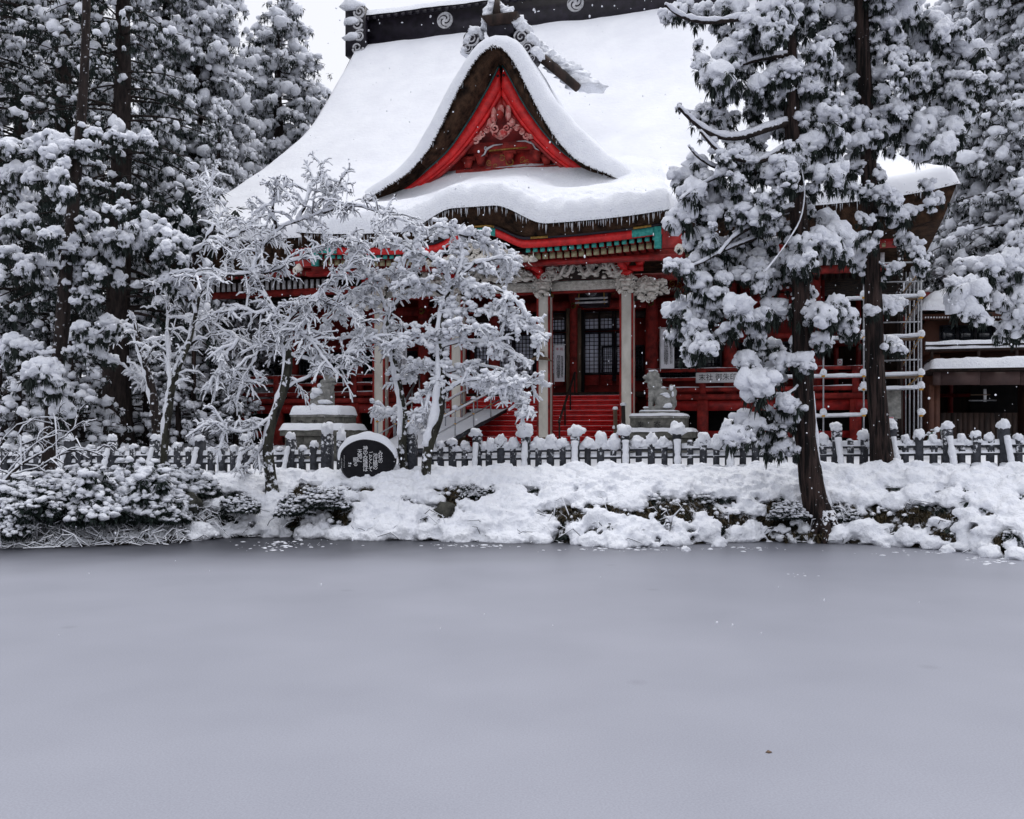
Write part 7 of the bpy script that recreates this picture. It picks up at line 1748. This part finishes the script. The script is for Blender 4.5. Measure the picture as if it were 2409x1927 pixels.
# ---- rocks, dead grass and brush on the bank
r = np.random.default_rng(77)
for i, (px, py, D, s, lb) in enumerate([(1050, 1205, 25.4, 0.26, 'dark mossy boulder below the thick snowed tree'), (1335, 1212, 25.3, 0.24, 'dark boulder showing through the bank snow left of the pointed lump'), (1580, 1205, 25.3, 0.26, 'dark boulder in the bank right of the pointed lump'), (2290, 1255, 22.9, 0.2, 'dark boulder on the right bank by the ice'), (450, 1190, 25.4, 0.3, 'dark boulder beside the round shrub'), (2070, 1215, 24.6, 0.2, 'dark stone below the straight cedar')]):
    c = at(px, py, D); m_ = MB(); m_.scatter(BLOB3, [c], np.array([[s * 1.4, s, s]]), rng=r, rot=rot_any(1, r, 0.4)); o = m_.build('boulder', 'rock', smooth=True); tag(o, lb, 'boulder', 'boulders in the bank')
P, S = [], []
for x, y, rx, ry in DARK:
    for _ in range(int(rx * ry / 16)):
        an, q = r.uniform(0, 6.28), math.sqrt(r.random()); px, py = x + rx * q * math.cos(an), y + ry * q * math.sin(an)
        if px < 430 and py < 1200: continue
        D = 25.3 if px < 1800 else 24.2
        # stand on the bank along this ray
        for D in np.linspace(21.5, 28, 60):
            p_ = at(px, py, D)
            if p_[2] <= gz(p_[0], p_[1]) + 0.02 and p_[1] > shore(p_[0]): break
        P.append(p_); S.append(r.uniform(0.12, 0.32))
P, S = np.array(P), np.array(S); h = len(P) // 2
k = MB(); k.scatter(TUFT_D, P[:h] + [0, 0, 0.1], S[:h], rng=r); tag(k.build('dead_grass', 'dead_grass'), 'yellowed grass showing through the bank snow', 'grass', kind='stuff')
k = MB(); k.scatter(TUFT, P[h:] + [0, 0, 0.08], S[h:], rng=r); tag(k.build('undergrowth', 'needle'), 'dark leaves showing through the bank snow', 'undergrowth', kind='stuff')
k = MB(); q = r.integers(0, len(P), 260); k.scatter(BLOB1, P[q] + r.normal(0, 0.06, (260, 3)) + [0, -0.05, 0.08], r.uniform(0.03, 0.10, (260, 3)), rng=r); tag(k.build('scattered_snow', 'snow', smooth=True), 'small snow tufts on the dark bank growth', 'snow', kind='stuff')
dk, sw = MB(), MB(); A0, A1, A2 = [], [], []
for i in range(620):
    px = r.choice([r.uniform(0, 600), r.uniform(0, 600), r.uniform(600, 2409)]); y0 = np.interp(px, [a for a, b in SH_PX], [b for a, b in SH_PX]); D = FPX * CAMH / (y0 - YH) + r.uniform(-0.1, 1.0)
    p_ = at(px, y0, D); p_[2] = max(0.02, gz(p_[0], p_[1])); L = 0.12 + 0.75 * r.random() ** 2; d = r.normal(0, 1, 3) * [1, 0.6, 0.5] + [0, -0.3, 0.3]; d /= np.linalg.norm(d)
    A0.append(p_); A1.append(p_ + d * L * 0.55 + r.normal(0, 0.04, 3) + [0, 0, 0.22 * L * r.random()]); A2.append(p_ + d * L + r.normal(0, 0.06, 3) + [0, 0, -0.3 * L * r.random()])
A = np.stack([A0, A1, A2], 1); A[..., 2] = np.maximum(A[..., 2], 0.015)
dk.tubes(A, np.tile([0.010, 0.008, 0.004], (620, 1)), 4); j = r.uniform(0.5, 1.5, (620, 1)); sw.tubes(A + [0, 0, 0.016], np.tile([0.012, 0.016, 0.009], (620, 1)) * j, 5)
tag(dk.build('shore_brush', 'twig', smooth=True), 'tangled brush along the water line', 'brush', kind='stuff'); tag(sw.build('brush_snow', 'snow', smooth=True), 'snow on the brush along the water line', 'snow', kind='stuff')

# ---- crumbs of snow and a fallen leaf on the ice
P, S = [], []
for cx_, cy_, w_, h_, n_ in ((700, 1280, 130, 9, 60), (620, 1290, 60, 7, 20), (1090, 1284, 110, 5, 50), (1800, 1290, 70, 4, 20), (1880, 1352, 60, 6, 8), (2150, 1300, 150, 10, 30), (2330, 1318, 60, 10, 40), (1500, 1292, 250, 6, 60)):
    px = cx_ + r.normal(0, w_ / 2, n_); py = cy_ + r.normal(0, h_ / 2, n_)
    for a, b in zip(px, py):
        D = FPX * CAMH / (b - YH); P.append(at(a, b, D) * [1, 1, 0]); q = 0.008 + 0.04 * r.random() ** 3; S.append((q * r.uniform(1, 3), q * 1.5, q * 0.6))
k = MB(); k.scatter(BLOB1, P, np.array(S), rng=r); tag(k.build('snow_crumbs', 'snow', smooth=True), 'crumbs of snow scattered over the ice near the bank', 'snow', kind='stuff')
for px, py, s, lb in ((2229, 1300, 0.16, 'single round snow lump on the ice at the right'), (2330, 1310, 0.24, 'broken snow lump on the ice at the far right'), (2395, 1308, 0.2, 'snow lump on the ice at the right edge'), (1613, 1297, 0.10, 'small snow lump on the ice left of the nearer cedar'), (1690, 1286, 0.16, 'snow lump at the water line beside the brush'), (2085, 1288, 0.10, 'tiny snow lump on the ice right of the nearer cedar')):
    D = FPX * CAMH / (py - YH); c = at(px, py, D); m_ = MB(); m_.scatter(BLOB3, [(c[0], c[1], 0.02), (c[0] + s * .7, c[1] + .05, 0.01)], np.array([[s, s, s * .95], [s * .5, s * .5, s * .4]]), rng=r); tag(m_.build('snow_lump', 'snow', smooth=True), lb, 'snow lump', 'snow lumps on the ice')
D = FPX * CAMH / (1771 - YH); c = at(1808, 1771, D); m_ = MB(); m_.add([(c[0] - .025, c[1], .006), (c[0], c[1] - .02, .012), (c[0] + .03, c[1], .008), (c[0], c[1] + .02, .018), (c[0] - .025, c[1], .002), (c[0], c[1] - .02, .003), (c[0] + .03, c[1], .002), (c[0], c[1] + .02, .004)], [(0, 1, 2, 3), (7, 6, 5, 4), (0, 4, 5, 1), (1, 5, 6, 2), (2, 6, 7, 3), (3, 7, 4, 0)]); tag(m_.build('fallen_leaf', 'wood_weathered'), 'small brown leaf lying on the grey ice', 'leaf')

# ---- falling snow
n = 1500; D = r.uniform(6, 34, n) ; px = r.uniform(-50, 2460, n); py = r.uniform(-20, 1500, n)
P = np.c_[(px - CX) / FPX * D, D, CAMH + (YH - py) / FPX * D]; m = (P[:, 2] > 0.1) & ((py < 1270) | (r.random(n) < 0.25))
k = MB(); k.scatter([ico(1)], P[m], np.c_[r.uniform(.004, .009, m.sum()), r.uniform(.004, .009, m.sum()), r.uniform(.005, .014, m.sum())], rng=r); tag(k.build('falling_snow', 'snow'), 'sparse falling snowflakes', 'snow', kind='stuff')

for o in scene.objects:
    if '_o' in o: del o['_o']
